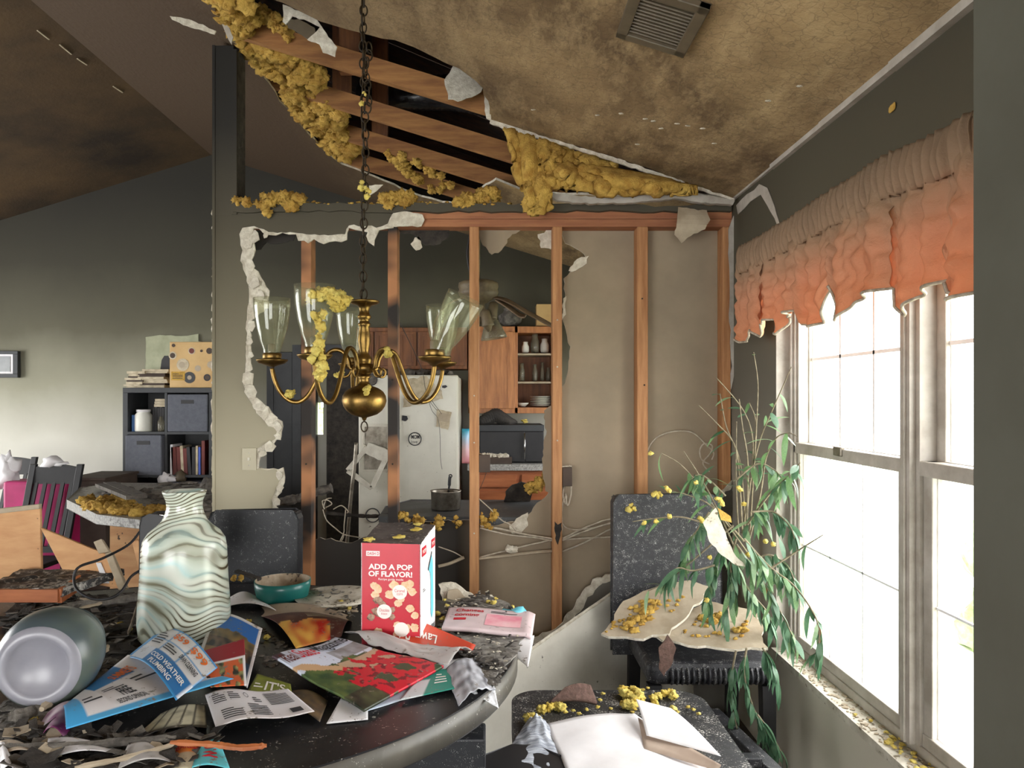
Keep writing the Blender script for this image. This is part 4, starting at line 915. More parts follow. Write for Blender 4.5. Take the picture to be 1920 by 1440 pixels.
# upper cabinets
YU = 5.97
def cab_door(parent, x0, x1, y0, y1, mt='oak', flat=False):
    d = pbox('door', x0, x1, y0, y1, YU-.02, YU, mt, parent, .003)
    if not flat:
        w = (x1-x0)*.16
        a, b = P(x0+w, y1-w, YU-.02), P(x1-w, y0+w, YU-.02)
        for q in ((a.x, b.x, a.z, a.z+.006), (a.x, b.x, b.z-.006, b.z), (a.x, a.x+.006, a.z, b.z), (b.x-.006, b.x, a.z, b.z)): MB().box(q[0], q[1], YU-.026, YU-.019, q[2], q[3]).build('moulding', M[mt], d)
    return d
uc = thing('wall_cabinet', 'smoked oak wall cabinet above the refrigerator', 'cabinet', (P(780,0,YU).x, 6.13, P(0,692,YU).z))
pbox('carcass', 668, 876, 614, 692, YU, 6.29, 'oak_dark', uc)
for x0, x1 in ((672,700),(703,738),(748,780),(784,826),(830,872)): cab_door(uc, x0, x1, 622, 686, 'oak_dark')
uc2 = thing('wall_cabinet', 'honey oak wall cabinet with a solid door beside open shelves', 'cabinet', (P(960,0,YU).x, 6.13, P(0,775,YU).z))
for nm, q in (('side_panel', (878,884,612,775)), ('side_panel', (965,971,612,775)), ('side_panel', (1036,1044,612,775)), ('top_rail', (878,1044,612,624)), ('bottom_rail', (878,1044,764,775))): pbox(nm, *q, YU, 6.29, 'oak', uc2, .002)
MB().box(*bx(880, 1042, 616, 770, 6.27, 6.29)).build('back_panel', M['oak_dark'], uc2)
cab_door(uc2, 884, 966, 622, 766)
for y in (664, 717): pbox('shelf', 970, 1038, y-1.5, y+2, YU+.02, 6.28, 'tan_board', uc2, .001)
for x0, y0, y1, w, mt, lab, c in ((985,642,662,7,'jar_white','pale jug on the top open shelf, leftmost','jug'),(1003,626,662,8,'jar_glass','tall faceted glass on the top open shelf','glass'),(1021,636,662,8,'jar_white','pale jug on the top open shelf, right of the tall glass','jug'),
        (978,682,715,6,'jar_glass','tall glass at the left of the middle open shelf','glass'),(1003,684,715,5,'jar_glass','narrow clear glass in the middle open shelf','glass'),(1017,680,715,4,'jar_glass','thin clear glass at the right of the middle open shelf','glass'),(1028,690,715,5,'jar_glass','short glass at the far right of the middle open shelf','glass')):
    k = 6.1/FPX; c0 = P(x0, y1, 6.1); h = (y1-y0)*k; r = w*k
    tag(MB().lathe([(r*.8, 0), (r, h*.15), (r, h*.55), (r*.65, h*.8), (r*.7, h), (r*.6, h), (r*.55, h*.8), (r*.9, h*.5), (r*.9, .004)], Matrix.Translation((c0.x, 6.1, c0.z+.004)), 16, True, True).build(c, M[mt], None, True), lab, c)
for i in range(6):
    c0 = P(1017, 763-i*3.2, 6.1); tag(MB().lathe([(.03, 0), (.1, .012), (.102, .014), (.03, .003)], Matrix.Translation((c0.x, 6.1, c0.z+.004)), 24).build('dinner_plate', M['jar_white'], None, True), 'pale plate, '+ORD[i]+' from the bottom of the stack on the open shelf', 'plate', 'stacked plates on the bottom open shelf')
c0 = P(980, 763, 6.1); tag(MB().lathe([(.02, 0), (.045, .02), (.05, .03), (.02, .01)], Matrix.Translation((c0.x, 6.1, c0.z+.004)), 20).build('saucer', M['jar_white'], None, True), 'small pale dish left of the plate stack', 'dish')
# on top of the cabinet
tag(pbox('carton', 1006, 1042, 570, 611, 6.02, 6.2, 'cardboard'), 'brown carton on top of the oak cabinet', 'box')
c0 = P(957, 611, 6.08); tag(MB().lathe([(.05,0),(.09,.03),(.1,.08),(.06,.11),(.05,.13),(.06,.14),(.03,.14)], Matrix.Translation(c0), 18).build('sooty_pot', M['ash'], None, True), 'sooty round pot on top of the oak cabinet', 'pot')
# base cabinets, counter, microwave
bc = thing('base_cabinet', 'orange oak base cabinet under the speckled counter', 'cabinet', (P(960,0,5.72).x, 6.0, 0))
zb0, zb1 = P(0, 1060, 5.72).z, P(0, 882, 5.72).z
MB().box(P(880,0,5.72).x, XR-.01, 5.72, 6.29, .02, zb1).build('carcass', M['oak_orange'], bc)
for x0, x1 in ((886,968),(978,1060)):
    d = pbox('drawer', x0, x1, 890, 914, 5.70, 5.72, 'oak_orange', bc, .003); pbox('door', x0, x1, 922, 1010, 5.70, 5.72, 'oak_orange', bc, .003)
ct = thing('kitchen_counter', 'speckled laminate counter carrying the microwave', 'counter', (P(960,0,5.68).x, 6.0, zb1))
bev(MB().box(P(876,0,5.68).x, XR-.01, 5.68, 6.29, zb1+.001, zb1+.05).build('worktop', M['granite'], ct), .004)
MB().box(P(876,0,5.68).x, XR-.01, 6.27, 6.295, zb1+.05, zb1+.15).build('backsplash', M['granite'], ct)
zct = zb1+.052
mw = thing('microwave_oven', 'black microwave oven with a chrome door handle', 'microwave', (P(957,0,5.78).x, 5.95, zct))
x0, x1 = P(899,0,5.78).x, P(1020,0,5.78).x; zt_ = P(0, 797, 5.78).z
bev(MB().box(x0, x1, 5.8, 6.2, zct, zt_).build('case', M['black'], mw), .006)
xd = P(985,0,5.78).x
bev(MB().box(x0+.003, xd-.003, 5.775, 5.8, zct+.01, zt_-.05).build('door', M['black'], mw), .004); bev(MB().box(xd, x1-.003, 5.775, 5.8, zct+.01, zt_-.05).build('control_panel', M['black'], mw), .004)
MB().box(x0, x1, 5.77, 5.8, zt_-.045, zt_).build('vent_strip', M['dark_grey'], mw)
mb = MB(); xh = P(984,0,5.75).x; mb.tube([(xh, 5.755, zct+.03), (xh, 5.755, zt_-.06)], .007, 8); mb.build('handle', M['chrome'], mw, True)
mb = MB()
for k in range(14): t = k/13; mb.blob(P(905+50*t, 794, 5.95)+Vector((0,0,.012+.05*math.sin(t*2.6+.3)**2)), .045, .5, 1.6, 2, (1.3,1.4,.7+.5*math.sin(t*3)), 2)
tag(mb.build('charred_cloth', M['cloth'], None, True), 'heap of charred cloth on top of the microwave', 'cloth')
fluff('insulation_clump', cloud([(984,794)], 5.9, 6, 2, .014, 3, .012, (1.3,1,.6), .01), 'insul_p', 'small insulation bit on top of the microwave')
ty = thing('baking_tray', 'brown tray of crumpled scraps in front of the microwave', 'tray', (P(928,866,5.72).x, 5.725, zct))
q = bx(900, 960, 852, 866, 5.69, 5.765); MB().box(q[0], q[1], q[2], q[3], zct, zct+.05).build('tray', M['earth'], ty)
mb = MB(); rr = random.Random(6)
for k in range(16): mb.blob((rr.uniform(q[0], q[1]), rr.uniform(5.70,5.75), zct+.06), rr.uniform(.012,.028), .6, 2, 1, (1.3,1,.8), k)
mb.build('scraps', M['gypsum'], ty)
q = bx(866, 881, 803, 868, 5.74, 5.78); m = MB(); m.grid(lambda u, v: Vector((q[0]+(q[1]-q[0])*u, 5.74-.025*math.sin(u*math.pi)*math.sin(v*3), zct+(q[5]-q[4])*v)), 10, 14, .03)
tag(m.build('snack_pouch', M['pouch'], None, True), 'pink and blue pouch standing beside the refrigerator', 'pouch')
# peninsula counter behind the studs, with saucepan
pn = thing('peninsula_counter', 'sooty dark peninsula counter just behind the studs', 'counter', (P(800,0,4.0).x, 4.05, 0))
zp = .90; xa_, xb_ = P(735, 0, 4.0).x, P(1010, 0, 4.0).x
m = MB(); m.prism([[(xa_-.03, 3.74), (xb_-.12, 3.74), (xb_+.02, 4.0), (xb_+.1, 4.36), (xa_+.06, 4.36), (xa_-.05, 4.1)]], lambda p, h: Vector((p[0], p[1], zp+h)), -.04, 0); bev(m.build('worktop', M['counter_dark'], pn), .004)
MB().box(xa_, xb_-.1, 3.78, 4.3, .02, zp-.041).build('cabinet_base', M['char'], pn)
k = 4.0/FPX; c0 = P(836, 958, 4.0); c0.z = zp+.001
pot = thing('saucepan', 'sooty steel saucepan standing on the peninsula counter', 'saucepan', c0)
MB().lathe([(.072,0),(.078,.008),(.08,.095),(.084,.1),(.08,.1),(.076,.094),(.074,.012),(.0,.01)], Matrix.Translation(c0), 28, True, False).build('pan_body', M['steel'], pot, True)
mb = MB(); mb.tube(spline([c0+Vector((.01,.07,.085)), c0+Vector((.012,.1,.11)), c0+Vector((.014,.1,.15)), c0+Vector((.018,.1,.165))], 5), [.006]*6+[.009]*10, 8); mb.build('handle', M['black'], pot, True)
mb = MB(); mb.torus(Matrix.Translation(c0+Vector((.019,.1,.167))) @ Matrix.Rotation(R90,4,'X'), .008, .003); mb.build('hanging_eye', M['black'], pot, True)
tag(pxplate('black_pan_lid', [(945,940),(948,922),(960,910),(978,904),(992,908),(998,925),(994,940)], 4.3, .03, M['char'], None, 1, 8, 2), 'charred pan leaning up behind the peninsula counter', 'pan')
# burnt counter remains and wires left of the carton
def plank(pts, Ya, w, h, mt, lab, cat='charred timber'):
    q = [P(x, y, Ya) for x, y in pts]; m = MB(); qq = spline(q, 8)
    for a_, b_ in zip(qq, qq[1:]): pass
    rr = random.Random(len(lab)); n = len(qq)
    m.tube(qq, [max(w, h)*.5*rr.uniform(.75,1.1) for _ in qq], 6); return tag(m.build('charred_timber', M[mt]), lab, cat)
plank([(520,942),(560,934),(580,926),(622,915)], 3.85, .05, .05, 'ash', 'burnt board end poking past the first stud')
plank([(612,962),(660,966),(700,968),(735,964)], 3.85, .02, .02, 'char', 'charred bar between the first and second studs')
mb = thing('tangled_wires', 'bare burnt wires drooping behind the first stud', 'wires', P(650, 1010, 3.75))
for pts in ([(605,955),(612,975),(628,990),(645,1002),(675,1008)], [(608,955),(604,940),(614,938),(622,945),(610,952)], [(606,950),(612,936),(622,934)], [(625,955),(640,948),(652,958),(650,962)], [(648,955),(645,985),(644,1000),(632,1025)], [(645,1002),(640,1015),(625,1030)]): pxtube('wire', pts, 3.75, .003, M['cable'], mb, 5)
# white plastic frame dangling in front of the freezer door
fr_ = thing('twisted_bracket', 'twisted white plastic frame hanging aslant on the freezer door', 'bracket', P(698, 915, 5.46))
quad = [(690,838),(727,852),(697,915),(652,882)]
for i in range(4):
    a_, b_ = P(*quad[i], 5.46), P(*quad[(i+1)%4], 5.46); m = MB(); m.bar(a_, b_, .036, .03, (0,1,0)); bev(m.build('frame_side', M['white_pl'], fr_), .004)
for q_ in ([(690,830),(727,845),(724,868),(685,850)],): pxplate('crumpled_cover', q_, 5.43, .04, M['white_pl'], fr_, 1, 8, 3)
pxtube('hanger', [(683,812),(680,830),(690,838)], 5.47, .005, M['white_pl'], fr_)
# mop or broom handle by the freezer
tag(pxtube('broom_handle', [(668,830),(664,880),(658,930),(640,1145)], 5.2, .014, M['steel']), 'grey broom handle leaning left of the freezer door', 'broom')

# ================================================================== CEILING FAN
YFn = 4.95; kf = YFn/FPX
fan = thing('ceiling_fan', 'sooty kitchen ceiling fan with heat-sagged blades', 'ceiling fan', P(897, 640, YFn))
c0 = P(897, 0, YFn); zf = lambda y: CAMZ+(CY-y)*kf
MB().lathe([(8*kf, zf(572)),(26*kf, zf(562)),(36*kf, zf(555)),(38*kf, zf(548)),(36*kf, zf(543)),(38*kf, zf(538)),(37*kf, zf(531)),(28*kf, zf(527)),(10*kf, zf(525))], Matrix.Translation((c0.x, YFn, 0)), 32).build('motor_housing', M['fan'], fan, True)
mb = MB(); mb.tube([(c0.x, YFn, zf(527)), (c0.x, YFn, cz(c0.x)+.02)], .012, 8); mb.build('downrod', M['fan'], fan, True)
for a_, pts in enumerate(([(925,556),(950,562),(985,582),(1040,612)], [(880,556),(850,566),(828,585),(815,615)], [(930,560),(955,575),(975,590),(985,592)])):
    q = spline([P(x, y, YFn+(.0, .05, -.15)[a_]*i/3) for i, (x, y) in enumerate(pts)], 5); n = len(q)
    W_ = .13*.5; m = MB()
    side = Vector((.15, 1, .25)).normalized()
    m.grid(lambda u, v: q[min(n-1, int(round(u*(n-1))))]+side*(v-.5)*2*W_*(.55+.45*min(1, u*3)), n-1, 3, .008); m.build('fan_blade', M['fan_blade'], fan, True)
for i, (x, y) in enumerate(((915,600),(902,585),(925,585))):
    p = P(x-2, y, YFn-.03+.04*i); d = Matrix.Translation(p) @ Matrix.Rotation(.2*(i-1), 4, 'Y')
    MB().lathe([(.012,.07),(.03,.06),(.036,.0),(.04,-.03),(.042,-.04),(.03,-.04),(.012,-.075),(.004,-.08)], d, 18).build('lamp_socket', M['fan'], fan, True)
MB().lathe([(.03,.05),(.05,.0),(.085,-.09),(.09,-.11),(.088,-.11),(.083,-.09),(.048,.0),(.028,.05)], Matrix.Translation(P(922, 605, YFn+.1)) @ Matrix.Rotation(-.15, 4, 'Y'), 24, False, False).build('glass_bell', M['jar_glass'], fan, True)
mb = MB(); mb.tube([(c0.x+.02, YFn, zf(590)), (c0.x+.005, YFn, zf(565))], .02, 8); mb.build('light_kit_stem', M['fan'], fan, True)
tag(pxtube('dark_wire', [(884,426),(876,470),(879,500),(884,514)], 3.65, .006, M['black']), 'black wire curling down left of the third stud head', 'wire')

# ================================================================== LEFT ROOM
YB = 5.93
bs = thing('cube_bookcase', 'dark cube bookcase standing against the far wall', 'bookcase', (P(316,0,YB).x, 6.1, 0))
x0, x1 = P(230,0,YB).x, P(401,0,YB).x; zt_ = P(0, 727, YB).z; xm = P(311,0,YB).x
for nm, q in (('top', (x0, x1, zt_-.04, zt_)), ('side', (x0, x0+.04, .0, zt_-.04)), ('side', (x1-.04, x1, 0, zt_-.04)), ('bottom', (x0+.04, x1-.04, .0, .04)), ('divider', (xm-.01, xm+.01, .04, zt_-.04))): bev(MB().box(q[0], q[1], YB, 6.29, q[2], q[3]).build(nm, M['dark_grey'], bs), .002)
zs = [P(0, y, YB).z for y in (812, 893, 970, 1050)]
for z in zs:
    for a_, b_ in ((x0+.04, xm-.011), (xm+.011, x1-.04)): MB().box(a_, b_, YB, 6.28, z-.01, z+.01).build('shelf', M['dark_grey'], bs)
MB().box(x0+.04, x1-.04, 6.28, 6.292, .04, zt_-.04).build('back', M['black'], bs)
def fbin(q, lab, y=YB-.012):
    t = thing('fabric_bin', lab, 'storage bin', ((q[0]+q[1])/2, YB+.15, q[2]))
    bev(MB().box(q[0], q[1], y, 6.25, q[2], q[3]).build('bin_body', M['bin'], t), .008)
    cx_ = (q[0]+q[1])/2; MB().box(cx_-.05, cx_+.05, y-.003, y+.002, q[3]-.075, q[3]-.045).build('handle_slot', M['black'], t)
fbin((xm+.016, x1-.046, zs[0]+.012, zt_-.052), 'blue-grey fabric bin in the upper right cube')
fbin((x0+.043, xm-.013, zs[1]+.012, zs[0]-.014), 'blue-grey fabric bin in the lower left cube', YB-.05)
fbin((xm+.013, x1-.046, zs[2]+.012, P(0,903,YB).z), 'sagging fabric bin in the bottom right cube', YB-.06)
def stand(x, y1): p = P(x, y1, YB+.06); return p
tb = thing('white_tub', 'large white plastic tub in the upper left cube', 'tub', (P(269,0,YB).x, YB+.08, zs[0]+.0105))
MB().lathe([(.062,0),(.066,.01),(.066,.13),(.05,.15),(.05,.155)], Matrix.Translation((P(269,0,YB+.08).x, YB+.08, zs[0]+.0105)), 24).build('tub_body', M['jar_white'], tb, True)
MB().lathe([(.055,0),(.055,.02)], Matrix.Translation((P(269,0,YB+.08).x, YB+.08, zs[0]+.166)), 24).build('lid', M['white'], tb, True)
tag(bev(MB().box(P(242,0,YB).x, P(254,0,YB).x, YB+.04, YB+.1, zs[0]+.0105, P(0,778,YB).z).build('blue_carton', M['blue']), .004), 'blue and white carton beside the white tub', 'box')
mb = MB(); p = P(302, 0, YB+.05); tag(MB().lathe([(.02,0),(.026,.02),(.026,.08),(.012,.1),(.012,.12)], Matrix.Translation((p.x, YB+.05, zs[0]+.0105)), 14).build('clear_bottle', M['jar_glass'], None, True), 'small clear bottle right of the white tub', 'bottle')
for i in range(5):
    x = P(288+i*4.4, 0, YB+.12).x; tag(MB().box(x, x+.017, YB+.1, YB+.3, zs[0]+.0105, zs[0]+.2+.005*(i % 2)).build('book', M['book2']), ORD[i]+' dark upright book from the left behind the white tub', 'book', 'dark books in the upper left cube')
for i in range(3): tag(MB().box(P(278+i,0,YB).x, P(308,0,YB).x, YB+.1, YB+.28, zs[0]+.207+i*.022, zs[0]+.227+i*.022).build('book', M['pages']), ORD[i]+' pale book from below lying on the dark upright books', 'book', 'pale books lying in the upper left cube')
for i, (x, w, h, mt, ln) in enumerate(((317,5,.24,'white',0),(321,9,.22,'book1',-.05),(331,7,.22,'book1',-.05),(338,5,.23,'pages',-.05),(343,7,.21,'book1',-.05),(351,6,.22,'book2',-.07),(358,6,.22,'book2',0),(365,4,.23,'pages',0),(370,4,.22,'book3',0),(376,6,.27,'book1',0))):
    k = YB/FPX; p = P(x, 0, YB); m = MB(); dx = -ln*h
    zq = zs[1]+.0105; m.hexa([Vector((p.x, YB+.02, zq)), Vector((p.x+w*k, YB+.02, zq)), Vector((p.x+w*k, YB+.2, zq)), Vector((p.x, YB+.2, zq))], [Vector((p.x-dx, YB+.02, zq+h)), Vector((p.x+w*k-dx, YB+.02, zq+h)), Vector((p.x+w*k-dx, YB+.2, zq+h)), Vector((p.x-dx, YB+.2, zq+h))])
    tag(m.build('book', M[mt]), ('white book at the left of the middle cube', 'wide maroon leaning book in the middle cube', 'second leaning maroon book in the middle cube', 'thin pale leaning book between the maroon ones', 'third leaning maroon book in the middle cube', 'dark leaning book in the middle cube', 'dark upright book in the middle cube', 'thin pale-spined book left of the blue one', 'thin blue-spined book in the middle cube', 'tall maroon-and-white-spined book at the right of the middle cube')[i], 'book')
# on top of the bookcase
bxp = bx(318, 401, 641, 726, 5.96, 6.1)
ck = thing('cookie_box', 'large cardboard box printed with cookies and cups on the bookcase', 'box', ((bxp[0]+bxp[1])/2, 6.03, zt_))
bev(MB().box(bxp[0], bxp[1], 5.96, 6.12, zt_+.001, bxp[5]).build('carton', M['cardboard'], ck), .004)
fc = lambda u, v, h: Vector((bxp[0]+(bxp[1]-bxp[0])*u, 5.959-h, zt_+.001+(bxp[5]-zt_)*v))
def dot(u, v, r, mt, h=.0012):
    m = MB(); n = 18; V = [fc(u, v, h)]+[fc(u+r*math.cos(2*math.pi*i/n), v+r*math.sin(2*math.pi*i/n)*(bxp[1]-bxp[0])/(bxp[5]-zt_), h) for i in range(n)]
    m.add(V, [(0, 1+i, 1+(i+1) % n) for i in range(n)]); m.build('printed_motif', M[mt], ck)
for u, v, r, mt in ((.07,.7,.09,'pages'),(.07,.7,.06,'earth'),(.3,.5,.14,'pages'),(.28,.5,.07,'tan_board'),(.5,.8,.08,'pages'),(.5,.8,.06,'book1'),(.64,.42,.07,'tan_board'),(.85,.22,.08,'book2'),(.85,.22,.05,'earth'),(.45,.22,.13,'dark_grey'),(.45,.22,.05,'tan_board'),(.9,.8,.07,'earth'),(.09,.92,.04,'earth'),(.72,.8,.03,'earth'),(.93,.5,.08,'tan_board')): dot(u, v, r, mt, .0012+.0004*(r < .075))
patch(ck, 'printed_panel', fc, .04, .35, .16, .35, M['insul'], .002, 1); lines(ck, fc, [(.07, .3, .19, .32, 4)], M['earth'], .0028)
rr = random.Random(3)
for side, (xa0, xb0, n) in enumerate(((234, 268, 8), (258, 310, 9))):
    z = zt_+.001
    for i in range(n):
        th = rr.uniform(.012, .022); s_ = rr.uniform(-4, 4); a_, b_ = P(xa0+s_, 0, 6.0).x, P(xb0+s_-rr.uniform(0,4), 0, 6.0).x
        yo = 6.0+.0*i; m = MB(); m.box(a_, b_, yo+rr.uniform(-.02,.02)+.02, 6.2, z, z+th-.001); tag(m.build('paper_bundle', M['pages' if rr.random() < .7 else 'earth']), 'worn book, '+ORD[i]+(' from the bottom of the left stack on the bookcase', ' from the bottom of the right stack on the bookcase')[side], 'book', ('left stack on the bookcase', 'right stack on the bookcase')[side]); z += th
tag(pxplate('black_case', [(296,726),(303,675),(308,667),(318,667),(318,726)], 6.13, .05, M['black']), 'black case leaning behind the cookie box', 'case')
# pale clean patch left on the wall, picture frame
tag(pxplate('wall_poster', [(273,700),(273,632),(300,628),(340,630),(372,626),(372,640),(400,642),(400,700)], 6.285, .004, M['poster'], None, 1, 10, 3), 'pale green torn poster on the wall behind the bookcase', 'poster')
pf = thing('picture_frame', 'black framed picture hanging on the far wall at the left edge', 'picture', P(0, 708, 6.27))
for q_ in ((-40,33,658,664),(-40,33,701,708),(24,33,664,701)): pbox('frame_bar', *q_, 6.25, 6.29, 'dark_grey', pf, .003)
pbox('mat_board', -40, 24, 664, 701, 6.27, 6.29, 'white', pf, 0); pbox('picture_pane', -40, 19, 668, 697, 6.266, 6.27, 'frame_glass', pf, 0)
# chairs with slatted backs, magenta bag, tissue
def slat_chair(x0, x1, ytop, Y, lab, lean=.08):
    k = Y/FPX; a_, b_ = P(x0, 0, Y).x, P(x1, 0, Y).x; zt_ = P(0, ytop, Y).z; zs_ = .46
    t = thing('slat_back_chair', lab, 'chair', ((a_+b_)/2, Y-.2, 0))
    def post(x, nm, w=.028):
        m = MB(); m.hexa([Vector((x-w/2, Y, zs_)), Vector((x+w/2, Y, zs_)), Vector((x+w/2, Y+.03, zs_)), Vector((x-w/2, Y+.03, zs_))], [Vector((x-w/2+lean, Y+.05, zt_)), Vector((x+w/2+lean, Y+.05, zt_)), Vector((x+w/2+lean, Y+.08, zt_)), Vector((x-w/2+lean, Y+.08, zt_))]); return bev(m.build(nm, M['black'], t), .003)
    post(a_+.02, 'back_post', .04); post(b_-.02, 'back_post', .04)
    w = b_-a_
    m = MB(); m.grid(lambda u, v: Vector((a_+.03+(w-.06)*u+lean*(.93-.17*(1-v)), Y+.052, zt_-.13+.11*v+.02*math.sin(u*math.pi)*v)), 14, 4, .022); m.build('crest_rail', M['black'], t)
    for i in range(5):
        x = a_+w*(i+1)/6; m = MB(); zz = zt_-.12; l2 = lean*(zz-zs_)/(zt_-zs_)
        m.hexa([Vector((x-.014, Y+.01, zs_+.05)), Vector((x+.014, Y+.01, zs_+.05)), Vector((x+.014, Y+.022, zs_+.05)), Vector((x-.014, Y+.022, zs_+.05))], [Vector((x-.012+l2, Y+.05, zz)), Vector((x+.012+l2, Y+.05, zz)), Vector((x+.012+l2, Y+.062, zz)), Vector((x-.012+l2, Y+.062, zz))]); m.build('slat', M['black'], t)
    MB().box(a_, b_, Y+.0, Y+.03, zs_+.02, zs_+.06).build('lower_rail', M['black'], t)
    bev(MB().box(a_-.01, b_+.01, Y-.42, Y+.02, zs_-.03, zs_).build('seat', M['black'], t), .01)
    for x in (a_+.02, b_-.02):
        for y in (Y-.4, Y+.015): MB().box(x-.018, x+.018, y-.018, y+.018, 0, zs_-.03).build('leg', M['black'], t)
slat_chair(24, 124, 872, 4.9, 'black slat-back chair with tissue on its crest rail, nearer the bookcase')
slat_chair(-60, 40, 858, 5.5, 'black slat-back chair at the left edge behind the other')
mg_ = pbox('magenta_bag', 4, 122, 903, 1154, 5.02, 5.22, 'magenta', None, .02); tag(mg_, 'magenta bag standing behind the slat-back chair', 'bag')
mb = MB(); mb.blob(P(95, 866, 4.96), .05, .6, 2, 2, (1.2,.8,.8), 3); mb.blob(P(110, 870, 4.96), .035, .6, 2, 2, (1.4,.8,.5), 5); tag(mb.build('crumpled_tissue', M['white'], None, True), 'crumpled white tissue on the chair crest rail', 'tissue')
mb = MB(); mb.blob(P(12, 890, 5.1), .09, .7, 1.8, 3, (.8,.6,1.3), 7); mb.blob(P(22, 872, 5.1), .06, .7, 2, 2, (1,.6,.9), 4); tag(mb.build('crumpled_paper', M['white'], None, True), 'crumpled white paper heap left of the slat-back chair', 'paper')
db = thing('storage_chest', 'low brown chest against the far wall beside the bookcase', 'chest', (P(160,0,5.4).x, 5.6, 0))
q = bx(124, 196, 896, 990, 5.36, 5.85); m = MB(); m.hexa([Vector((q[0], 5.36, .01)), Vector((q[1]+.02, 5.36, .01)), Vector((q[1]+.02, 5.85, .01)), Vector((q[0], 5.85, .01))], [Vector((q[0], 5.36, q[5]-.02)), Vector((q[1], 5.36, q[5]-.02)), Vector((q[1], 5.85, q[5]-.02)), Vector((q[0], 5.85, q[5]-.02))]); m.build('body', M['earth'], db)
bev(MB().box(q[0]-.01, q[1]+.01, 5.35, 5.86, q[5]-.019, q[5]).build('lid', M['earth'], db), .003)
# island end with chamfered counter
isl = thing('kitchen_island', 'speckled counter end with a clipped corner, heaped with burnt debris', 'counter', (-1.8, 4.2, 0))
zi = .91; pl = [onZ(*p, zi) for p in ((125,938),(182,966),(262,974),(396,974),(410,907),(215,905),(150,915))]
m = MB(); m.prism([[(p.x, p.y) for p in pl]], lambda p, h: Vector((p[0], p[1], zi+h)), -.045, 0); bev(m.build('worktop', M['granite'], isl), .004)
MB().box(P(206,0,3.85).x, P(392,0,3.85).x, 3.85, 4.9, .01, zi-.046).build('cabinet_panel', M['ply'], isl)
fluff('insulation_clump', [(onZ(x, y, zi)+Vector((0,0,.015)), .022+.012*((x*7) % 3)/3, (1,1,.8)) for x, y in tri([(150,945),(180,935),(250,945),(270,970),(200,962),(170,955)], 50, 4)], 'insul', 'insulation heap on the clipped corner of the counter end', st=True)
fluff('insulation_clump', [(onZ(x, y, zi)+Vector((0,0,.012)), .022, (1,1,.8)) for x, y in tri([(240,962),(300,955),(330,962),(300,970)], 40, 5)], 'insul', 'ochre insulation heap along the front of the counter end')
for pts, lab in (([(190,918),(215,935),(250,958)], 'charred plank slanting over the counter end'), ([(205,915),(235,930),(262,956)], 'second charred plank beside the slanting one')):
    q = [onZ(x, y, zi)+Vector((0,0,.03+.02*i)) for i, (x, y) in enumerate(pts)]; m = MB(); m.bar(q[0], q[2], .07, .02); tag(m.build('charred_plank', M['ash']), lab, 'plank')
mb = MB(); mb.blob(P(308, 897, 5.93), .05, .6, 2, 2, (1,.8,1), 4); mb.blob(P(322, 898, 5.93), .04, .6, 2, 2, (1.3,.8,.7), 6); tag(mb.build('crumpled_bag', M['white'], None, True), 'crumpled white bag in front of the bookcase', 'bag')
mb = MB(); mb.blob(P(340, 895, 5.95), .05, .6, 2, 2, (1,.8,1), 9); tag(mb.build('crumpled_bag', M['vent'], None, True), 'crumpled grey-brown bag in front of the maroon books', 'bag')
mb = MB()
for x, y, r in ((385,925,.06),(392,910,.05),(378,940,.05),(395,945,.05)): mb.blob(P(x, y, 4.6), r, .6, 2, 2, (1,.8,1), x)
tag(mb.build('crumpled_foil', M['ash'], None, True), 'sooty crumpled plastic beside the pillar on the counter end', 'plastic')
rr = random.Random(21); mb = MB()
for k in range(60): p = onZ(rr.uniform(200, 400), rr.uniform(908, 960), zi); mb.blob(p+Vector((0,0,.01)), rr.uniform(.012,.035), .6, 2, 1, (rr.uniform(1,2.4),rr.uniform(1,2),.5), k)
tag(stuff(mb.build('charred_debris', M['ash'])), 'grey burnt debris spread over the counter end', 'debris')

# ================================================================== DINING TABLE AND WHAT LIES ON IT
ZT = .75
tcx, tcy, trx, try_ = -1.0, 2.28, 1.07, .95
def se(a, k=1): 
    c_, s_ = math.cos(a), math.sin(a); e = 2/2.02
    return (tcx+trx*k*math.copysign(abs(c_)**e, c_), tcy+(try_ if s_ < 0 else .72)*k*math.copysign(abs(s_)**e, s_))
tbl = thing('dining_table', 'black rounded dining table buried in papers, ash and debris', 'table', (tcx, tcy, 0))
m = MB(); m.prism([[se(2*math.pi*i/96) for i in range(96)]], lambda p, h: Vector((p[0], p[1], ZT+h)), -.068, 0); bev(m.build('tabletop', M['black_paint'], tbl), .005)
m = MB(); m.prism([[se(2*math.pi*i/64, .8) for i in range(64)]], lambda p, h: Vector((p[0], p[1], ZT+h)), -.13, -.069); m.build('apron', M['black_paint'], tbl)
bev(MB().box(-.23, -.02, 1.9, 2.0, 0, ZT-.12).build('leg', M['leather'], tbl), .006); bev(MB().box(-.75, -.55, 2.55, 2.67, 0, ZT-.12).build('leg', M['leather'], tbl), .006)
bev(MB().box(-1.9, -1.6, 1.78, 1.9, 0, ZT-.12).build('leg', M['leather'], tbl), .006); bev(MB().box(-1.9, -1.6, 2.55, 2.67, 0, ZT-.12).build('leg', M['leather'], tbl), .006)
def T(x, y, h=0): p = onZ(x, y, ZT+h); return p
m = MB(); n = 120
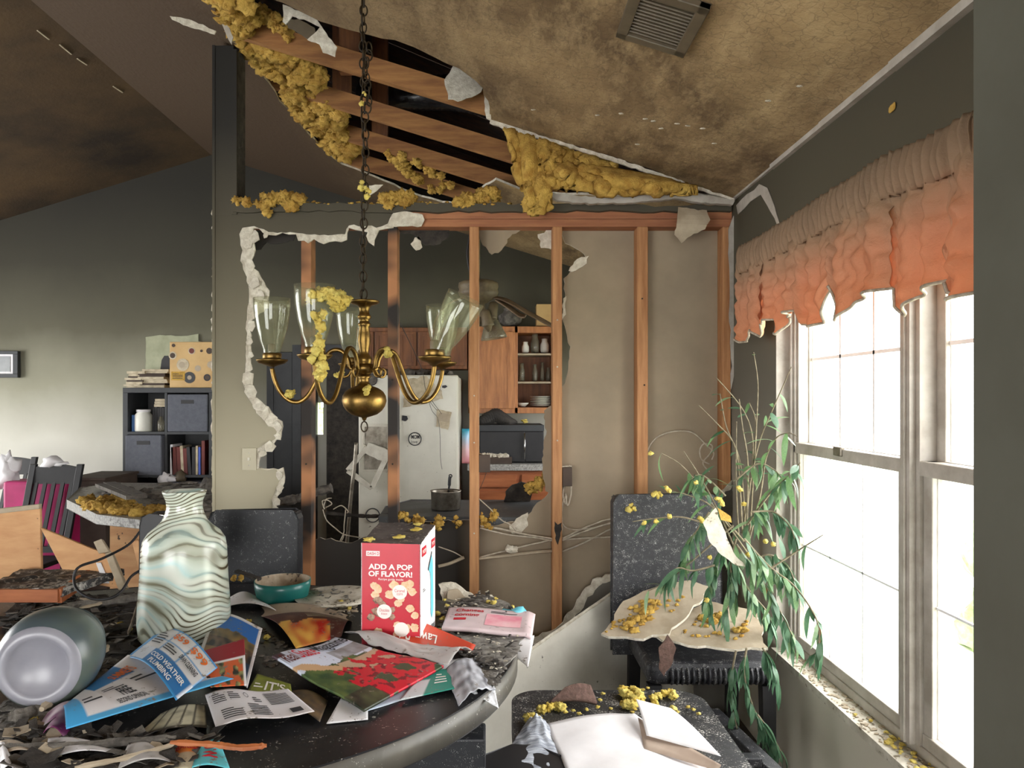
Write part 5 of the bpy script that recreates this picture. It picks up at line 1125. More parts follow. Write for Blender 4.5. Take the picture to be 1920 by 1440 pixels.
for i in range(n):
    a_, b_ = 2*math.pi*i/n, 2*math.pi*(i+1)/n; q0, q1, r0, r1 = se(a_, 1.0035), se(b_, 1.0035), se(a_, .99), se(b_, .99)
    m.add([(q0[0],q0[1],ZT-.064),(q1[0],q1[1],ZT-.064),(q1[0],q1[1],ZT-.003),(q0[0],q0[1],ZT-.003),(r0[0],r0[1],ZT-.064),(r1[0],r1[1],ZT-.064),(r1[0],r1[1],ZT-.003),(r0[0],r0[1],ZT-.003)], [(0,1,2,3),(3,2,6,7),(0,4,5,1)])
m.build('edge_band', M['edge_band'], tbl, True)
# ash layer on the right end of the table
pl = [T(x, y) for x, y in ((830,1196),(842,1150),(868,1128),(905,1116),(950,1130),(978,1152),(984,1198),(962,1236),(922,1284),(905,1262),(880,1240),(850,1215))]
m = MB(); m.prism([jag([(p.x, p.y) for p in pl], .008, .03, 7)], lambda p, h: Vector((p[0], p[1], ZT+.0005+h)), 0, .003); tag(stuff(m.build('ash_crust', M['ash_pale'])), 'pale grey crust of ash over the right table end', 'ash')
def ash_patch(px, lab, n, seed, r0=.004, r1=.012, mt='ash'):
    rr = random.Random(seed); m = MB()
    for x, y in tri(px, n, seed):
        p = T(x, y, .002); m.blob(p, rr.uniform(r0, r1), .6, 2, 1, (rr.uniform(.8,2),rr.uniform(.8,2),.35), rr.random()*50)
    return tag(stuff(m.build('ash_debris', M[mt])), lab, 'debris')
ash_patch([(880,1230),(985,1195),(930,1280),(915,1285),(890,1250)], 'grey ash crust on the right end of the table', 260, 1)
ash_patch([(820,1200),(830,1140),(900,1110),(960,1140),(960,1160),(850,1200)], 'ash and flakes behind the mailer at the table end', 320, 2)
ash_patch([(590,1140),(600,1105),(668,1105),(668,1150)], 'pale ash and flakes left of the red carton', 160, 3, .003, .01, 'tan_board')
ash_patch([(10,1160),(150,1120),(265,1130),(265,1230),(160,1250),(150,1190)], 'burnt flakes strewn left of the vase', 420, 4, .005, .018, 'char')
ash_patch([(10,1160),(150,1120),(265,1130),(265,1230),(160,1250),(150,1190)], 'grey ash scattered among the flakes left of the vase', 260, 5, .003, .012)
ash_patch([(0,1320),(60,1310),(120,1330),(220,1300),(240,1250),(160,1260),(110,1300),(100,1360),(0,1400)], 'burnt flakes under the rolled flyer', 380, 6, .004, .014, 'ash')
ash_patch([(0,1400),(300,1385),(420,1395),(330,1440),(0,1460)], 'dark charred flakes along the near table edge', 260, 7, .006, .018, 'char')
ash_patch([(440,1150),(480,1170),(560,1230),(520,1260),(450,1230)], 'specks of ash between the vase and the crumpled page', 90, 8, .003, .009)
fluff('insulation_crumbs', [(T(x, y, .008), .006+.006*((x*13) % 7)/7, (1,1,.8)) for x, y in [(833,1125),(838,1135),(915,1128),(925,1130),(930,1122),(830,1160),(826,1180),(825,1195),(700,1140),(610,1140),(640,1128),(655,1140),(820,1150),(960,1140),(500,1195),(465,1165),(245,1180),(225,1170),(60,1345),(65,1350)]], 'insul_p', 'pale insulation crumbs dotted over the table', st=True, sub=2)
# vase
vk = 2.3/FPX; v0 = Vector((P(346,0,2.3).x, 2.3, ZT+.001))
vp = [(1218,66),(1214,74),(1205,80),(1180,83),(1150,82),(1110,79),(1075,77),(1045,76),(1028,73),(1014,64),(1003,50),(992,40),(980,35),(968,32),(955,33),(946,37),(940,39),(937,39.5)]
outer = [(r*vk, (1218-y)*vk*1.0) for y, r in vp]; inner = [(r-.006, z) for r, z in reversed(outer) if z > .02]
vs = MB().lathe(outer+inner, Matrix.Translation(v0) @ Matrix.Scale(.93, 4, (0,1,0)), 64, True, True).build('marbled_vase', M['marble'], None, True); tag(vs, 'tall swirled green and brown glass vase standing on the table', 'vase')
# crock on its side
cr = thing('ceramic_crock', 'blue-grey ceramic crock lying on its side, base toward the viewer', 'crock', Vector((P(75,0,1.8).x, 1.85, ZT)))
ck_ = Vector((P(68, 0, 1.74).x, 1.74, ZT+.118))
Mx = Matrix.Translation(ck_) @ Matrix.Rotation(math.radians(10), 4, 'Z') @ Matrix.Rotation(-R90, 4, 'X')
MB().lathe([(.0,.012),(.062,.012),(.066,.004),(.074,.0),(.086,.002),(.094,.012)], Mx, 48, False, False).build('base_foot', M['ceramic'], cr, True)
MB().lathe([(.094,.012),(.106,.03),(.113,.06),(.115,.1),(.108,.14),(.09,.165),(.08,.172),(.078,.19),(.088,.2),(.08,.2),(.07,.19),(.07,.16),(.1,.13),(.1,.06),(0,.04)], Mx, 48, False, False).build('crock_body', M['crock_body'], cr, True)
# popcorn carton
FL, FR, BR = T(677,1208), T(788,1213), T(825,1172)
ex = (FR-FL); ey = Vector((-ex.y, ex.x, 0)).normalized()*.215; H = .308
pc = thing('popcorn_carton', 'red and white popcorn-maker carton reading ADD A POP OF FLAVOR', 'box', (FL+FR+ey)/2)
lo = [FL, FR, FR+ey, FL+ey]; up = [p+Vector((0,0,H)) for p in lo]
e0 = Vector((0,0,.001)); up = [up[0], up[1], up[2]+Vector((0,0,.022)), up[3]+Vector((0,0,.018))]
def panel(a_, b_, c_, d_, name, mt, out):
    m = MB(); o_ = out*.003; m.hexa([a_-o_, b_-o_, c_-o_, d_-o_], [a_, b_, c_, d_]); return m.build(name, M[mt], pc)
nf = -ey.normalized(); nr = ex.normalized()
pf_ = panel(lo[0], lo[1], up[1], up[0], 'front_panel', 'box_red', nf); pr = panel(lo[1], lo[2], up[2], up[1], 'side_panel', 'box_white', nr)
panel(lo[3], lo[0], up[0], up[3], 'side_panel', 'box_white', -nr); panel(lo[2], lo[3], up[3], up[2], 'back_panel', 'box_red', -nf)
m = MB(); m.grid(lambda u, v: up[0]*(1-u)*(1-v)+up[1]*u*(1-v)+up[2]*u*v+up[3]*(1-u)*v+Vector((-.004*(1-u)*v, 0, .004*noise.noise(Vector((u*4, v*4, 1)))+.01*(1-u)*v)), 12, 12, .003); m.build('top_flap', M['box_top'], pc)
ff = lambda u, v, h: FL+ex*u+Vector((0,0,H*v))+nf*(.0012+h)
letter(pf_, 'ADD A POP', ff, .13, .87, .745, .8, M['ink_white'], bold=.035); letter(pf_, 'OF FLAVOR!', ff, .13, .87, .675, .73, M['ink_white'], bold=.035); letter(pf_, 'Recipe guide inside', ff, .3, .72, .635, .662, M['ink_white'], bold=0)
patch(pf_, 'logo_badge', ff, .09, .32, .875, .925, M['ink_white'], .0006, 1); letter(pf_, 'DASH D', ff, .11, .31, .885, .915, M['box_red'], .0012)
def kern(u, v, r, mt, sd):
    rr = random.Random(sd); 
    for j in range(4):
        n = 16; a0 = rr.random()*6; du, dv = r*.6*math.cos(a0+j*1.6), r*.38*math.sin(a0+j*1.6)
        V = [ff(u+du, v+dv, .0006+.0001*j)]+[ff(u+du+r*.55*rr.uniform(.8,1.2)*math.cos(6.283*i/n), v+dv+r*.31*rr.uniform(.8,1.2)*math.sin(6.283*i/n), .0006+.0001*j) for i in range(n)]
        obj('popcorn_print', V, [(0, 1+i, 1+(i+1) % n) for i in range(n)], M[mt], pf_)
for i, (u, v, r, mt) in enumerate(((.22,.54,.12,'kernel'),(.52,.55,.14,'kernel'),(.8,.56,.13,'kernel'),(.3,.4,.11,'kernel2'),(.24,.29,.12,'kernel2'),(.5,.32,.1,'kernel2'),(.62,.46,.11,'kernel'),(.86,.33,.12,'kernel'),(.6,.16,.12,'kernel'),(.84,.17,.12,'kernel'),(.24,.1,.13,'kernel'),(.42,.04,.08,'kernel'))): kern(u, v, r, mt, i)
for u, v, t1, t2 in ((.66,.53,'Caramel','corn'),(.4,.335,'Chocolate','& bacon'),(.69,.165,'','')):
    n = 26; r = .125; V = [ff(u, v, .0022)]+[ff(u+r*math.cos(6.283*i/n), v+r*.57*math.sin(6.283*i/n), .0022) for i in range(n)]
    d = obj('flavour_disc', V, [(0, 1+i, 1+(i+1) % n) for i in range(n)], M['ink_white'], pf_)
    if t1: letter(pf_, t1, ff, u-.085, u+.085, v+.0, v+.03, M['box_red'], .003, 0); letter(pf_, t2, ff, u-.05, u+.05, v-.03, v-.01, M['box_red'], .003, 0)
fs = lambda u, v, h: FR+ey*u+Vector((0,0,H*v))+nr*(.0008+h)
for u0, u1 in ((.08,.36),(.7,.95)):
    patch(pr, 'red_flash', fs, u0, u1, .86, .95, M['box_red'], .0006, 1); letter(pr, 'POP', fs, u0+.04, u1-.04, .885, .925, M['ink_white'], .001)
V = [fs(u, v, .0006) for u, v in ((.5,.68),(.72,.8),(.8,.72),(.84,.4),(.84,.2),(.74,.13),(.66,.2),(.66,.5),(.62,.62))]; obj('popper_print', V, [tuple(range(len(V)))], M['cyan'], pr)
V = [fs(u, v, .0012) for u, v in ((.48,.66),(.74,.82),(.72,.84),(.46,.68))]; obj('popper_rim_print', V, [(0,1,2,3)], M['ink'], pr)
lines(pr, fs, [(.12,.5,.03,.1,4),(.55,.92,.03,.08,3),(.14,.3,.5,.54,2)], M['ink'], .001)
fluff('insulation_crumbs', [(P(x, y, 2.4) if False else Vector(((up[0]*(1-a_)+up[1]*a_)*(1-b_)+(up[3]*(1-a_)+up[2]*a_)*b_))+Vector((0,0,.008)), .009, (1.5,1.2,.6)) for x, y, a_, b_ in ((0,0,.1,.04),(0,0,.55,.2),(0,0,.75,.6),(0,0,.78,.64),(0,0,.7,.92),(0,0,.12,.08),(0,0,.6,.22))], 'insul_p', 'insulation bits on the sooty top of the red carton', st=True, sub=2)
# teal pan
c0 = T(530, 1125); c0.z = ZT+.001
pan = thing('teal_pan', 'teal enamel pan with burnt cream inside on the table', 'pan', c0)
MB().lathe([(.078,0),(.092,.012),(.1,.05),(.102,.075),(.099,.075)], Matrix.Translation(c0), 36, True, False).build('pan_outside', M['teal'], pan, True)
MB().lathe([(.0,.008),(.074,.009),(.088,.02),(.096,.05),(.099,.075)], Matrix.Translation(c0), 36, False, False).build('pan_inside', M['cream_in'], pan, True)
mb = MB(); mb.bar(c0+Vector((-.09,.02,.07)), c0+Vector((-.19,.05,.095)), .025, .012); bev(mb.build('handle', M['char'], pan), .004)
fluff('insulation_clump', cloud([(442,1082),(450,1080)], 2.66, 6, 3, .008, 4, 0), 'insul', 'insulation bit on the end of the pan handle')
# plate, drywall chunks, fabric
c0 = T(632, 1128); c0.z = ZT+.004; tag(MB().lathe([(.06,0),(.15,.016),(.152,.018),(.06,.006)], Matrix.Translation(c0), 40).build('dinner_plate', M['sill'], None, True), 'ash-strewn white plate between the teal pan and the red carton', 'plate')
o = pxplate('drywall_chunk', [(822,1096),(845,1092),(868,1104),(890,1118),(905,1140),(870,1138),(830,1136)], 2.78, .012, M['gypsum'], None, 2, 7, 3, tilt=lambda x, y: (1140-y)*.0012); tag(o, 'broken drywall chunk propped behind the red carton', 'drywall')
o = pxplate('drywall_chunk', [(840,1108),(858,1104),(875,1122),(862,1128),(838,1122)], 2.765, .004, M['tan_board'], o, 1, 7, 4, tilt=lambda x, y: (1140-y)*.0012)
mb = MB(); mb.blob(T(972,1150,.01), .025, .6, 2, 2, (1,1,.9), 3); mb.blob(T(955,1148,.006), .02, .6, 2, 2, (1.6,1,.4), 4); tag(mb.build('blue_rag', M['cyan'], None, True), 'pale blue scrap of cloth at the far end of the table', 'cloth')
# papers ------------------------------------------------------
def pages(name, px, wave, col, label, nu=40, nv=40, lift=.004, th=.001, cat='paper', hs=None):
    hs = hs or (0,0,0,0); c = [T(x, y, h) for (x, y), h in zip(px, hs)]
    return paper(name, c, wave, M['print'], label, cat, nu, nv, th, col, None, lift)
nz = lambda u, v, s=0, f=4: noise.noise(Vector((u*f, v*f, s)))
W1 = C(232,230,232)[:3]; mixv = lambda a, b, t: tuple(a[i]*(1-t)+b[i]*t for i in range(3))
# large magazine: u runs along the title edge, v from foot to head
def magcol(u, v):
    c = C(206,214,230)[:3]; n = nz(u, v, 2, 7)+.5*nz(u, v, 5, 20)
    if v < .66+.06*n: c = mixv(C(44,72,44)[:3], C(96,112,60)[:3], max(0, min(1, .5+n)))
    if .66 < v < .82 and u > .55: c = mixv(C(120,112,104)[:3], c, .3+.3*n)
    path = abs((v-.1)-(.55-.5*(u-.2))) < .05+.03*n
    if path and v < .75: c = C(196,160,122)[:3]
    if u > .45+.1*n and .3 < v < .62: c = mixv(C(186,160,132)[:3], C(110,92,70)[:3], max(0, n))
    if v < .42+.25*n+.25*(u-.35) and u > .22 and n > -.28: c = C(206,20,44)[:3] if nz(u,v,9,16) > -.2 else C(120,12,30)[:3]
    if v < .2 and u < .3: c = mixv(C(30,36,28)[:3], C(70,76,50)[:3], .5+n)
    if v > .93 and u < .12: c = C(70,50,60)[:3]
    return c
mz, fz = pages('garden_magazine', [(683,1347),(832,1262),(628,1214),(510,1270)], lambda u, v: .008*math.sin(u*5+1)*v+.03*(1-.6*u)*v+.003*math.sin(v*9), magcol, 'glossy State Magazine with red flowers and a garden on its cover', 90, 90, .02, .006, 'magazine')
letter(mz, 'Real', fz, .02, .17, .8, .95, M['book1'], .004, .01); letter(mz, 'State', fz, .2, .46, .8, .96, M['ink_red'], .004, .01); letter(mz, 'Magazine', fz, .49, .97, .8, .98, M['ink'], .004, .01)
pages('loose_page', [(640,1352),(880,1272),(880,1235),(830,1240)], lambda u, v: .004*nz(u,v,3), lambda u, v: C(196,206,222)[:3] if v < .4 else W1, 'white and blue page edges under the garden magazine', 20, 12, .003)
pages('loose_page', [(612,1360),(690,1352),(690,1326),(640,1320)], lambda u, v: .012*(1-u)*v, lambda u, v: W1, 'white folded page corner left under the garden magazine', 12, 12, .004)
tl, ftl = pages('teal_leaflet', [(748,1322),(858,1298),(838,1262),(800,1262)], lambda u, v: .003, lambda u, v: C(46,140,124)[:3] if u > .4 or v > .6 else C(206,210,214)[:3], 'teal leaflet sticking out right of the garden magazine', 24, 16, .008, cat='leaflet')
lines(tl, ftl, [(.55,.85,.35,.8,4)], M['ink_white'])
pages('crumpled_page', [(690,1222),(840,1262),(885,1235),(645,1200)], lambda u, v: .03*math.sin(v*3)*(.6+.4*math.sin(u*7))+.006*nz(u,v,4,9), lambda u, v: mixv(C(206,202,200)[:3], C(160,154,152)[:3], .5+.5*nz(u,v,7,5)), 'crumpled grey page curling above the garden magazine', 40, 20, .022)
pages('sooty_page', [(860,1330),(930,1290),(908,1235),(832,1262)], lambda u, v: .016*math.sin(u*4)+.004*nz(u,v,6,9), lambda u, v: mixv(C(190,192,200)[:3], C(96,96,102)[:3], max(0, min(1, .4+nz(u,v,7,7)))), 'sooty creased page hanging at the right table edge', 30, 24, .008)
pages('plastic_sleeve', [(880,1300),(935,1310),(925,1282),(885,1270)], lambda u, v: .004*nz(u,v,2,6)-.03*u*(1-v), lambda u, v: mixv(C(226,228,232)[:3], C(150,150,150)[:3], max(0, nz(u,v,8,9))), 'clear crinkled sleeve drooping off the table edge', 20, 16, .006, cat='sleeve')
ln, fl_ = pages('orange_flyer', [(702,1222),(886,1232),(892,1222),(722,1172)], lambda u, v: .045*(1-u)*v, lambda u, v: mixv(C(212,78,48)[:3], C(190,64,42)[:3], u), 'orange lawn-care flyer leaning against the red carton', 20, 12, .02, cat='flyer')
letter(ln, 'Lawn Pride', fl_, .12, .62, .2, .62, M['ink_white'], .0015, .01, 180); lines(ln, fl_, [(.14,.5,.7,.78,1)], M['ink_white'])
def foodcol(u, v):
    n = nz(u, v, 3, 6)
    if v < .35+.1*n and u < .75: return mixv(C(196,40,30)[:3], C(236,190,90)[:3], max(0, min(1, .5+n-.6*(u-.3))))
    if v < .7: return mixv(C(84,40,36)[:3], C(120,84,66)[:3], max(0, n))
    return mixv(C(170,152,132)[:3], C(120,104,90)[:3], max(0, n))
fd, ffd = pages('food_page', [(555,1222),(640,1200),(668,1155),(470,1135)], lambda u, v: .035*math.sin(u*3.1)*v+.02*math.sin(v*5), foodcol, 'browned food magazine page curling beside the vase', 50, 40, .01, cat='magazine page')
lines(fd, ffd, [(.45,.85,.42,.6,3)], M['pages'])
pages('white_sheet', [(425,1140),(520,1150),(480,1122),(432,1122)], lambda u, v: .02*math.sin(u*3), lambda u, v: W1, 'white sheet corner right of the vase', 14, 10, .006)
ml, fml = pages('pink_mailer', [(828,1192),(998,1200),(1004,1158),(842,1152)], lambda u, v: .014+.004*math.sin(u*6)-.02*max(0, u-.93)*8, lambda u, v: mixv(C(226,206,208)[:3], C(196,176,178)[:3], .5+.5*nz(u,v,4,5)), 'creased pink and white mailer reading Changes coming', 40, 20, .01, .012, 'mailer')
letter(ml, 'Changes', fml, .1, .42, .72, .9, M['ink_red'], .0015); letter(ml, 'coming', fml, .1, .38, .5, .68, M['ink_red'], .0015)
patch(ml, 'pink_panel', fml, .46, .86, .2, .72, M['pink'], .0012, 10); patch(ml, 'red_tab', fml, .1, .24, .36, .46, M['ink_red'], .0012, 4); lines(ml, fml, [(.5,.8,.78,.9,2),(.55,.75,.4,.55,2)], M['ink'])
pages('mailer_corner', [(965,1215),(990,1235),(1002,1195),(950,1196)], lambda u, v: -.03*(1-v), lambda u, v: W1, 'white paper corner drooping under the pink mailer', 10, 10, .006)
def housecol(u, v):
    if u < .08 or v > .94 or u > .95: return W1
    n = nz(u, v, 3, 8)
    if v > .68+.1*n: return C(40,110,190)[:3]
    if v > .5: return mixv(C(150,124,70)[:3], C(70,66,60)[:3], .5+n)
    if v > .3: return mixv(C(110,84,66)[:3], C(30,32,38)[:3], max(0, min(1, .5+2*n)))
    return mixv(C(170,120,50)[:3], C(40,70,100)[:3], max(0, min(1, u*1.2+n*.5)))
ps, fps = pages('house_postcard', [(368,1262),(464,1308),(492,1212),(400,1184)], lambda u, v: .02+.03*v+.01*math.sin(u*4), housecol, 'white-bordered photo card of a house under blue sky', 50, 50, .012, cat='photo card')
def redcol(u, v):
    if v > .62: return C(140,20,40)[:3]
    if .55 < v or u > .93: return W1
    n = nz(u, v, 5, 6); return C(206,96,50)[:3] if n < .12 else mixv(C(40,40,36)[:3], C(190,190,120)[:3], max(0, nz(u, v, 8, 9)+.3))
pages('recipe_card', [(395,1322),(462,1318),(458,1243),(368,1272)], lambda u, v: .03+.025*v, redcol, 'dark red and orange recipe card over the photo card', 40, 40, .014, cat='card')
gc, fg_ = pages('green_card', [(462,1318),(548,1322),(545,1300),(482,1280)], lambda u, v: .012, lambda u, v: mixv(C(140,150,54)[:3], C(120,130,50)[:3], .5+nz(u,v,3,4)), 'olive green card beside the letter sheet', 16, 12, .012, cat='card')
letter(gc, "IT'S", fg_, .35, .85, .2, .75, M['ink_white'], .0012); lines(gc, fg_, [(.08,.3,.3,.6,2)], M['ink_white'])
lt, flt = pages('letter_sheet', [(405,1388),(590,1358),(540,1314),(384,1322)], lambda u, v: .018+.03*u*(1-u)+.006*math.sin(u*7), lambda u, v: mixv(C(226,224,228)[:3], C(206,190,182)[:3], max(0, .4-v)), 'white printed letter sheet near the table edge', 40, 24, .008, cat='letter')
lines(lt, flt, [(.06,.2,.6,.9,5),(.24,.36,.65,.9,4),(.1,.32,.1,.4,5),(.4,.6,.1,.5,7),(.66,.92,.45,.9,9),(.5,.58,.55,.75,3)], M['ink'])
m = MB(); n = 16; c_ = (.44,.78); 
for i in range(n): 
    a_, b_ = 6.283*i/n, 6.283*(i+1)/n; m.add([flt(c_[0]+r*math.cos(t)*.025, c_[1]+r*math.sin(t)*.09, .0012) for t in (a_, b_) for r in (.8, 1)], [(0,1,3,2)])
m.build('printed_seal', M['ink'], lt)
patch(lt, 'dark_emblem', flt, .8, .92, .1, .25, M['ink'], .0012, 5)
pages('dark_page', [(520,1330),(600,1360),(615,1320),(545,1300)], lambda u, v: .015*math.sin(u*3), lambda u, v: mixv(C(60,54,48)[:3], C(110,90,60)[:3], .5+nz(u,v,3,5)), 'dark brown page under the letter sheet', 20, 14, .006)
# plumbing flyer, folded
def flcol(u, v):
    if u < .05 or v > .96 or v < .03: return C(60,140,196)[:3]
    if v < .38:
        return C(36,112,176)[:3] if .3 < u < .97 else C(206,214,226)[:3]
    if abs((u-.05) % .31) < .02 or abs(v-.66) < .012: return C(90,150,200)[:3]
    return mixv(C(222,222,224)[:3], C(196,196,196)[:3], .5+nz(u,v,4,5))
f1, ff1 = pages('plumbing_flyer', [(222,1332),(332,1350),(402,1298),(308,1214)] if False else [(238,1262),(330,1352),(408,1298),(308,1212)], lambda u, v: .03+.03*math.sin(u*3)+.015*v, flcol, 'blue and white plumbing coupon flyer, raised upper half', 50, 40, .014, cat='flyer')
letter(f1, '$59', ff1, .36, .6, .74, .9, M['ink_orange'], .0015); letter(f1, '$99', ff1, .68, .92, .74, .9, M['ink_orange'], .0015); letter(f1, 'COLD WEATHER', ff1, .34, .93, .2, .3, M['ink_white'], .0015); letter(f1, 'PLUMBING', ff1, .4, .8, .06, .16, M['ink_white'], .0015)
letter(f1, 'DRAIN CLEANING', ff1, .66, .94, .5, .6, M['ink'], .0015); lines(f1, ff1, [(.1,.28,.5,.85,5),(.38,.6,.45,.62,3)], M['ink'])
def fl2(u, v):
    if u < .12: return C(70,160,214)[:3]
    if v < .12: return C(80,160,206)[:3]
    if u < .3: return C(224,220,222)[:3]
    if v > .7 and u < .75: return C(40,116,176)[:3]
    return mixv(C(226,224,226)[:3], C(206,200,200)[:3], .5+nz(u,v,6,4))
f2, ff2 = pages('plumbing_flyer', [(125,1403),(440,1312),(330,1302),(118,1360)] if False else [(124,1402),(438,1310),(240,1262),(118,1358)], lambda u, v: .028+.02*math.sin(v*3.1)*(1-u)+.01*u, fl2, 'blue and white plumbing coupon flyer, folded lower half', 60, 30, .012, cat='flyer')
letter(f2, 'FREE', ff2, .4, .5, .3, .5, M['ink'], .0015); letter(f2, 'SECOND OPINION', ff2, .33, .52, .16, .26, M['ink'], .0015); letter(f2, 'SUMMER\'S', ff2, .52, .8, .74, .88, M['ink_orange'], .0015); lines(f2, ff2, [(.32,.5,.52,.62,2),(.6,.8,.5,.65,2),(.14,.28,.4,.6,2)], M['ink'])
pages('purple_wrapper', [(72,1395),(125,1400),(175,1340),(80,1352)], lambda u, v: .03*math.sin(u*3.1)+.004, lambda u, v: mixv(C(110,40,90)[:3], C(206,190,196)[:3], max(0, min(1, v*1.2-.2+nz(u,v,3,4)))), 'purple and pink rolled wrapper at the end of the plumbing flyer', 20, 20, .006, cat='wrapper')
pages('coupon_page', [(250,1392),(388,1372),(385,1330),(300,1345)], lambda u, v: .012*math.sin(u*3), lambda u, v: mixv(C(206,202,176)[:3], C(60,54,44)[:3], 1 if (u*5 % 1 < .12 or v < .12) else max(0, nz(u,v,2,5))), 'yellowed coupon page under the plumbing flyer', 30, 16, .008, cat='coupon')
ow, fow = pages('turquoise_flyer', [(345,1452),(432,1452),(412,1398),(372,1412)], lambda u, v: .012*math.sin(u*3), lambda u, v: C(96,190,200)[:3], 'turquoise flyer scrap reading OW at the near table edge', 14, 12, .008, cat='flyer')
letter(ow, 'OW', fow, .35, .75, .25, .85, M['ink_red'], .0015, .03, 270)
bn, fbn = pages('snack_page', [(320,1455),(372,1455),(384,1395),(322,1400)], lambda u, v: .01*math.sin(u*3), lambda u, v: mixv(C(196,186,160)[:3], C(220,130,40)[:3], 1 if .5 < v < .85 and .1 < u < .9 else 0), 'yellow and orange printed scrap beside the turquoise flyer', 20, 20, .006)
letter(bn, 'BAKED', fbn, .15, .85, .62, .78, M['ink_red'], .0015)
for px, lab, cl in (([(85,1432),(230,1425),(240,1402),(90,1403)], 'greyish white folded page at the bottom left of the table', W1), ([(0,1425),(80,1428),(80,1405),(0,1408)], 'singed page edge at the bottom left corner', C(196,180,160)[:3]), ([(220,1450),(330,1440),(325,1400),(240,1415)], 'dull white page leaning near the turquoise flyer', C(190,186,184)[:3]), ([(0,1460),(30,1455),(25,1412),(0,1412)], 'crackled white sheet in the bottom left corner', W1)):
    pages('loose_page', px, lambda u, v: .016*math.sin(u*3+v), lambda u, v, cl=cl: mixv(cl, C(110,100,90)[:3], max(0, nz(u,v,5,5))), lab, 20, 12, .008)
# splintered sticks
def stick(pts, w, h, mt, lab, hh=.02, sd=1):
    q = spline([T(x, y, hh) for x, y in pts], 8); m = MB(); rr = random.Random(sd)
    m.tube(q, [w*.5*rr.uniform(.8,1.15)*(1 if 1 < i < len(q)-2 else .6) for i in range(len(q))], 6); return tag(m.build('wood_splinter', M[mt]), lab, 'stick')
stick([(78,1330),(130,1280),(170,1238),(202,1212)], .024, .02, 'tan_board', 'pale splintered stick beside the crock', .03)
stick([(15,1345),(50,1338),(85,1325)], .03, .02, 'ash', 'singed stick stub below the crock', .02, 2)
stick([(320,1392),(400,1396),(450,1402),(500,1398)], .014, .01, 'oak_orange', 'long orange wood splinter at the near table edge', .03, 3)
stick([(0,1400),(100,1400),(220,1392),(330,1384)], .018, .012, 'ash', 'thin charred strip along the near table edge', .02, 4)
stick([(140,1440),(240,1420),(340,1392)], .012, .012, 'tan_board', 'thin pale strip curving beside the orange splinter', .02, 5)
stick([(160,1200),(210,1180),(265,1165)], .02, .02, 'char', 'black burnt stick left of the vase', .02, 6)
stick([(95,1150),(140,1135),(230,1125),(262,1118)], .03, .02, 'ash', 'ash-grey lath behind the crock', .03, 7)
stick([(150,1140),(190,1130),(150,1122)], .012, .01, 'tan_board', 'short pale splinter beside the orange drawer', .03, 8)
stick([(262,1120),(250,1160),(240,1190)], .01, .01, 'steel', 'thin metal rod standing by the vase', .04, 9)
cb = [(262,997,2.85),(240,1022,2.8),(190,1048,2.7),(150,1062,2.6),(139,1080,2.58),(144,1105,2.55),(172,1122,2.52),(205,1122,2.52),(228,1108,2.55),(245,1082,2.6),(262,1070,2.65)]
tag(pxtube('power_cord', cb, 2.6, .005, M['black'], None, 6), 'black power cord looping up behind the vase', 'cord')
for i, pts in enumerate(([(150,1195),(200,1178),(262,1172)], [(145,1180),(210,1190),(262,1195)], [(200,1165),(240,1150),(262,1155)], [(130,1170),(190,1150),(255,1140)])):
    q = spline([T(x, y, .015) for x, y in pts], 6); m = MB(); m.tube(q, .0035, 5); tag(m.build('burnt_wire', M['char' if i % 2 else 'ash'], None, True), ('topmost burnt wire', 'second burnt wire', 'short burnt wire', 'long burnt wire')[i]+' among the flakes left of the vase', 'wire')

# ================================================================== BROKEN CABINET PIECES AT THE TABLE'S FAR LEFT
def slab(name, px, Ys, th, mt, lab=None, cat='panel', parent=None):
    q = [P(x, y, Y) for (x, y), Y in zip(px, Ys)]; n = (q[1]-q[0]).cross(q[3]-q[0]).normalized()*th
    m = MB(); m.hexa(q, [p+n for p in q]); o = bev(m.build(name, M[mt], parent), .003)
    return tag(o, lab, cat) if lab else o
dp = slab('drawer_board', [(-30,1088),(82,1082),(79,945),(-30,957)], (2.9,2.9,2.94,2.94), .016, 'ply', 'plywood drawer board with a charred top edge at the left', 'board')
slab('charred_edge', [(-30,966),(79,953),(79,944),(-30,956)], (2.935,2.935,2.935,2.935), .02, 'tan_board', parent=dp)
db_ = slab('broken_drawer', [(132,1086),(240,1106),(206,1040),(81,989)], (2.85,2.8,2.86,2.92), .018, 'ply', 'tilted plywood drawer panel with a pale rail and sticker', 'board')
slab('rail', [(228,1108),(243,1104),(214,1036),(202,1040)], (2.78,2.78,2.84,2.84), .022, 'tan_board', parent=db_)
slab('sticker', [(194,1094),(206,1094),(190,1055),(180,1055)], (2.80,2.80,2.83,2.83), .003, 'white', parent=db_)
slab('rail_end', [(190,1040),(210,1036),(195,1012),(180,1018)], (2.86,2.86,2.88,2.88), .02, 'tan_board', parent=db_)
slab('cabinet_strip', [(262,1066),(268,1066),(262,1012),(250,1016)], (2.9,2.9,2.92,2.92), .015, 'ply', 'narrow pale wood strip left of the vase', 'strip')
od = thing('wooden_drawer', 'orange varnished drawer lying under soot at the table edge', 'drawer', T(60, 1112))
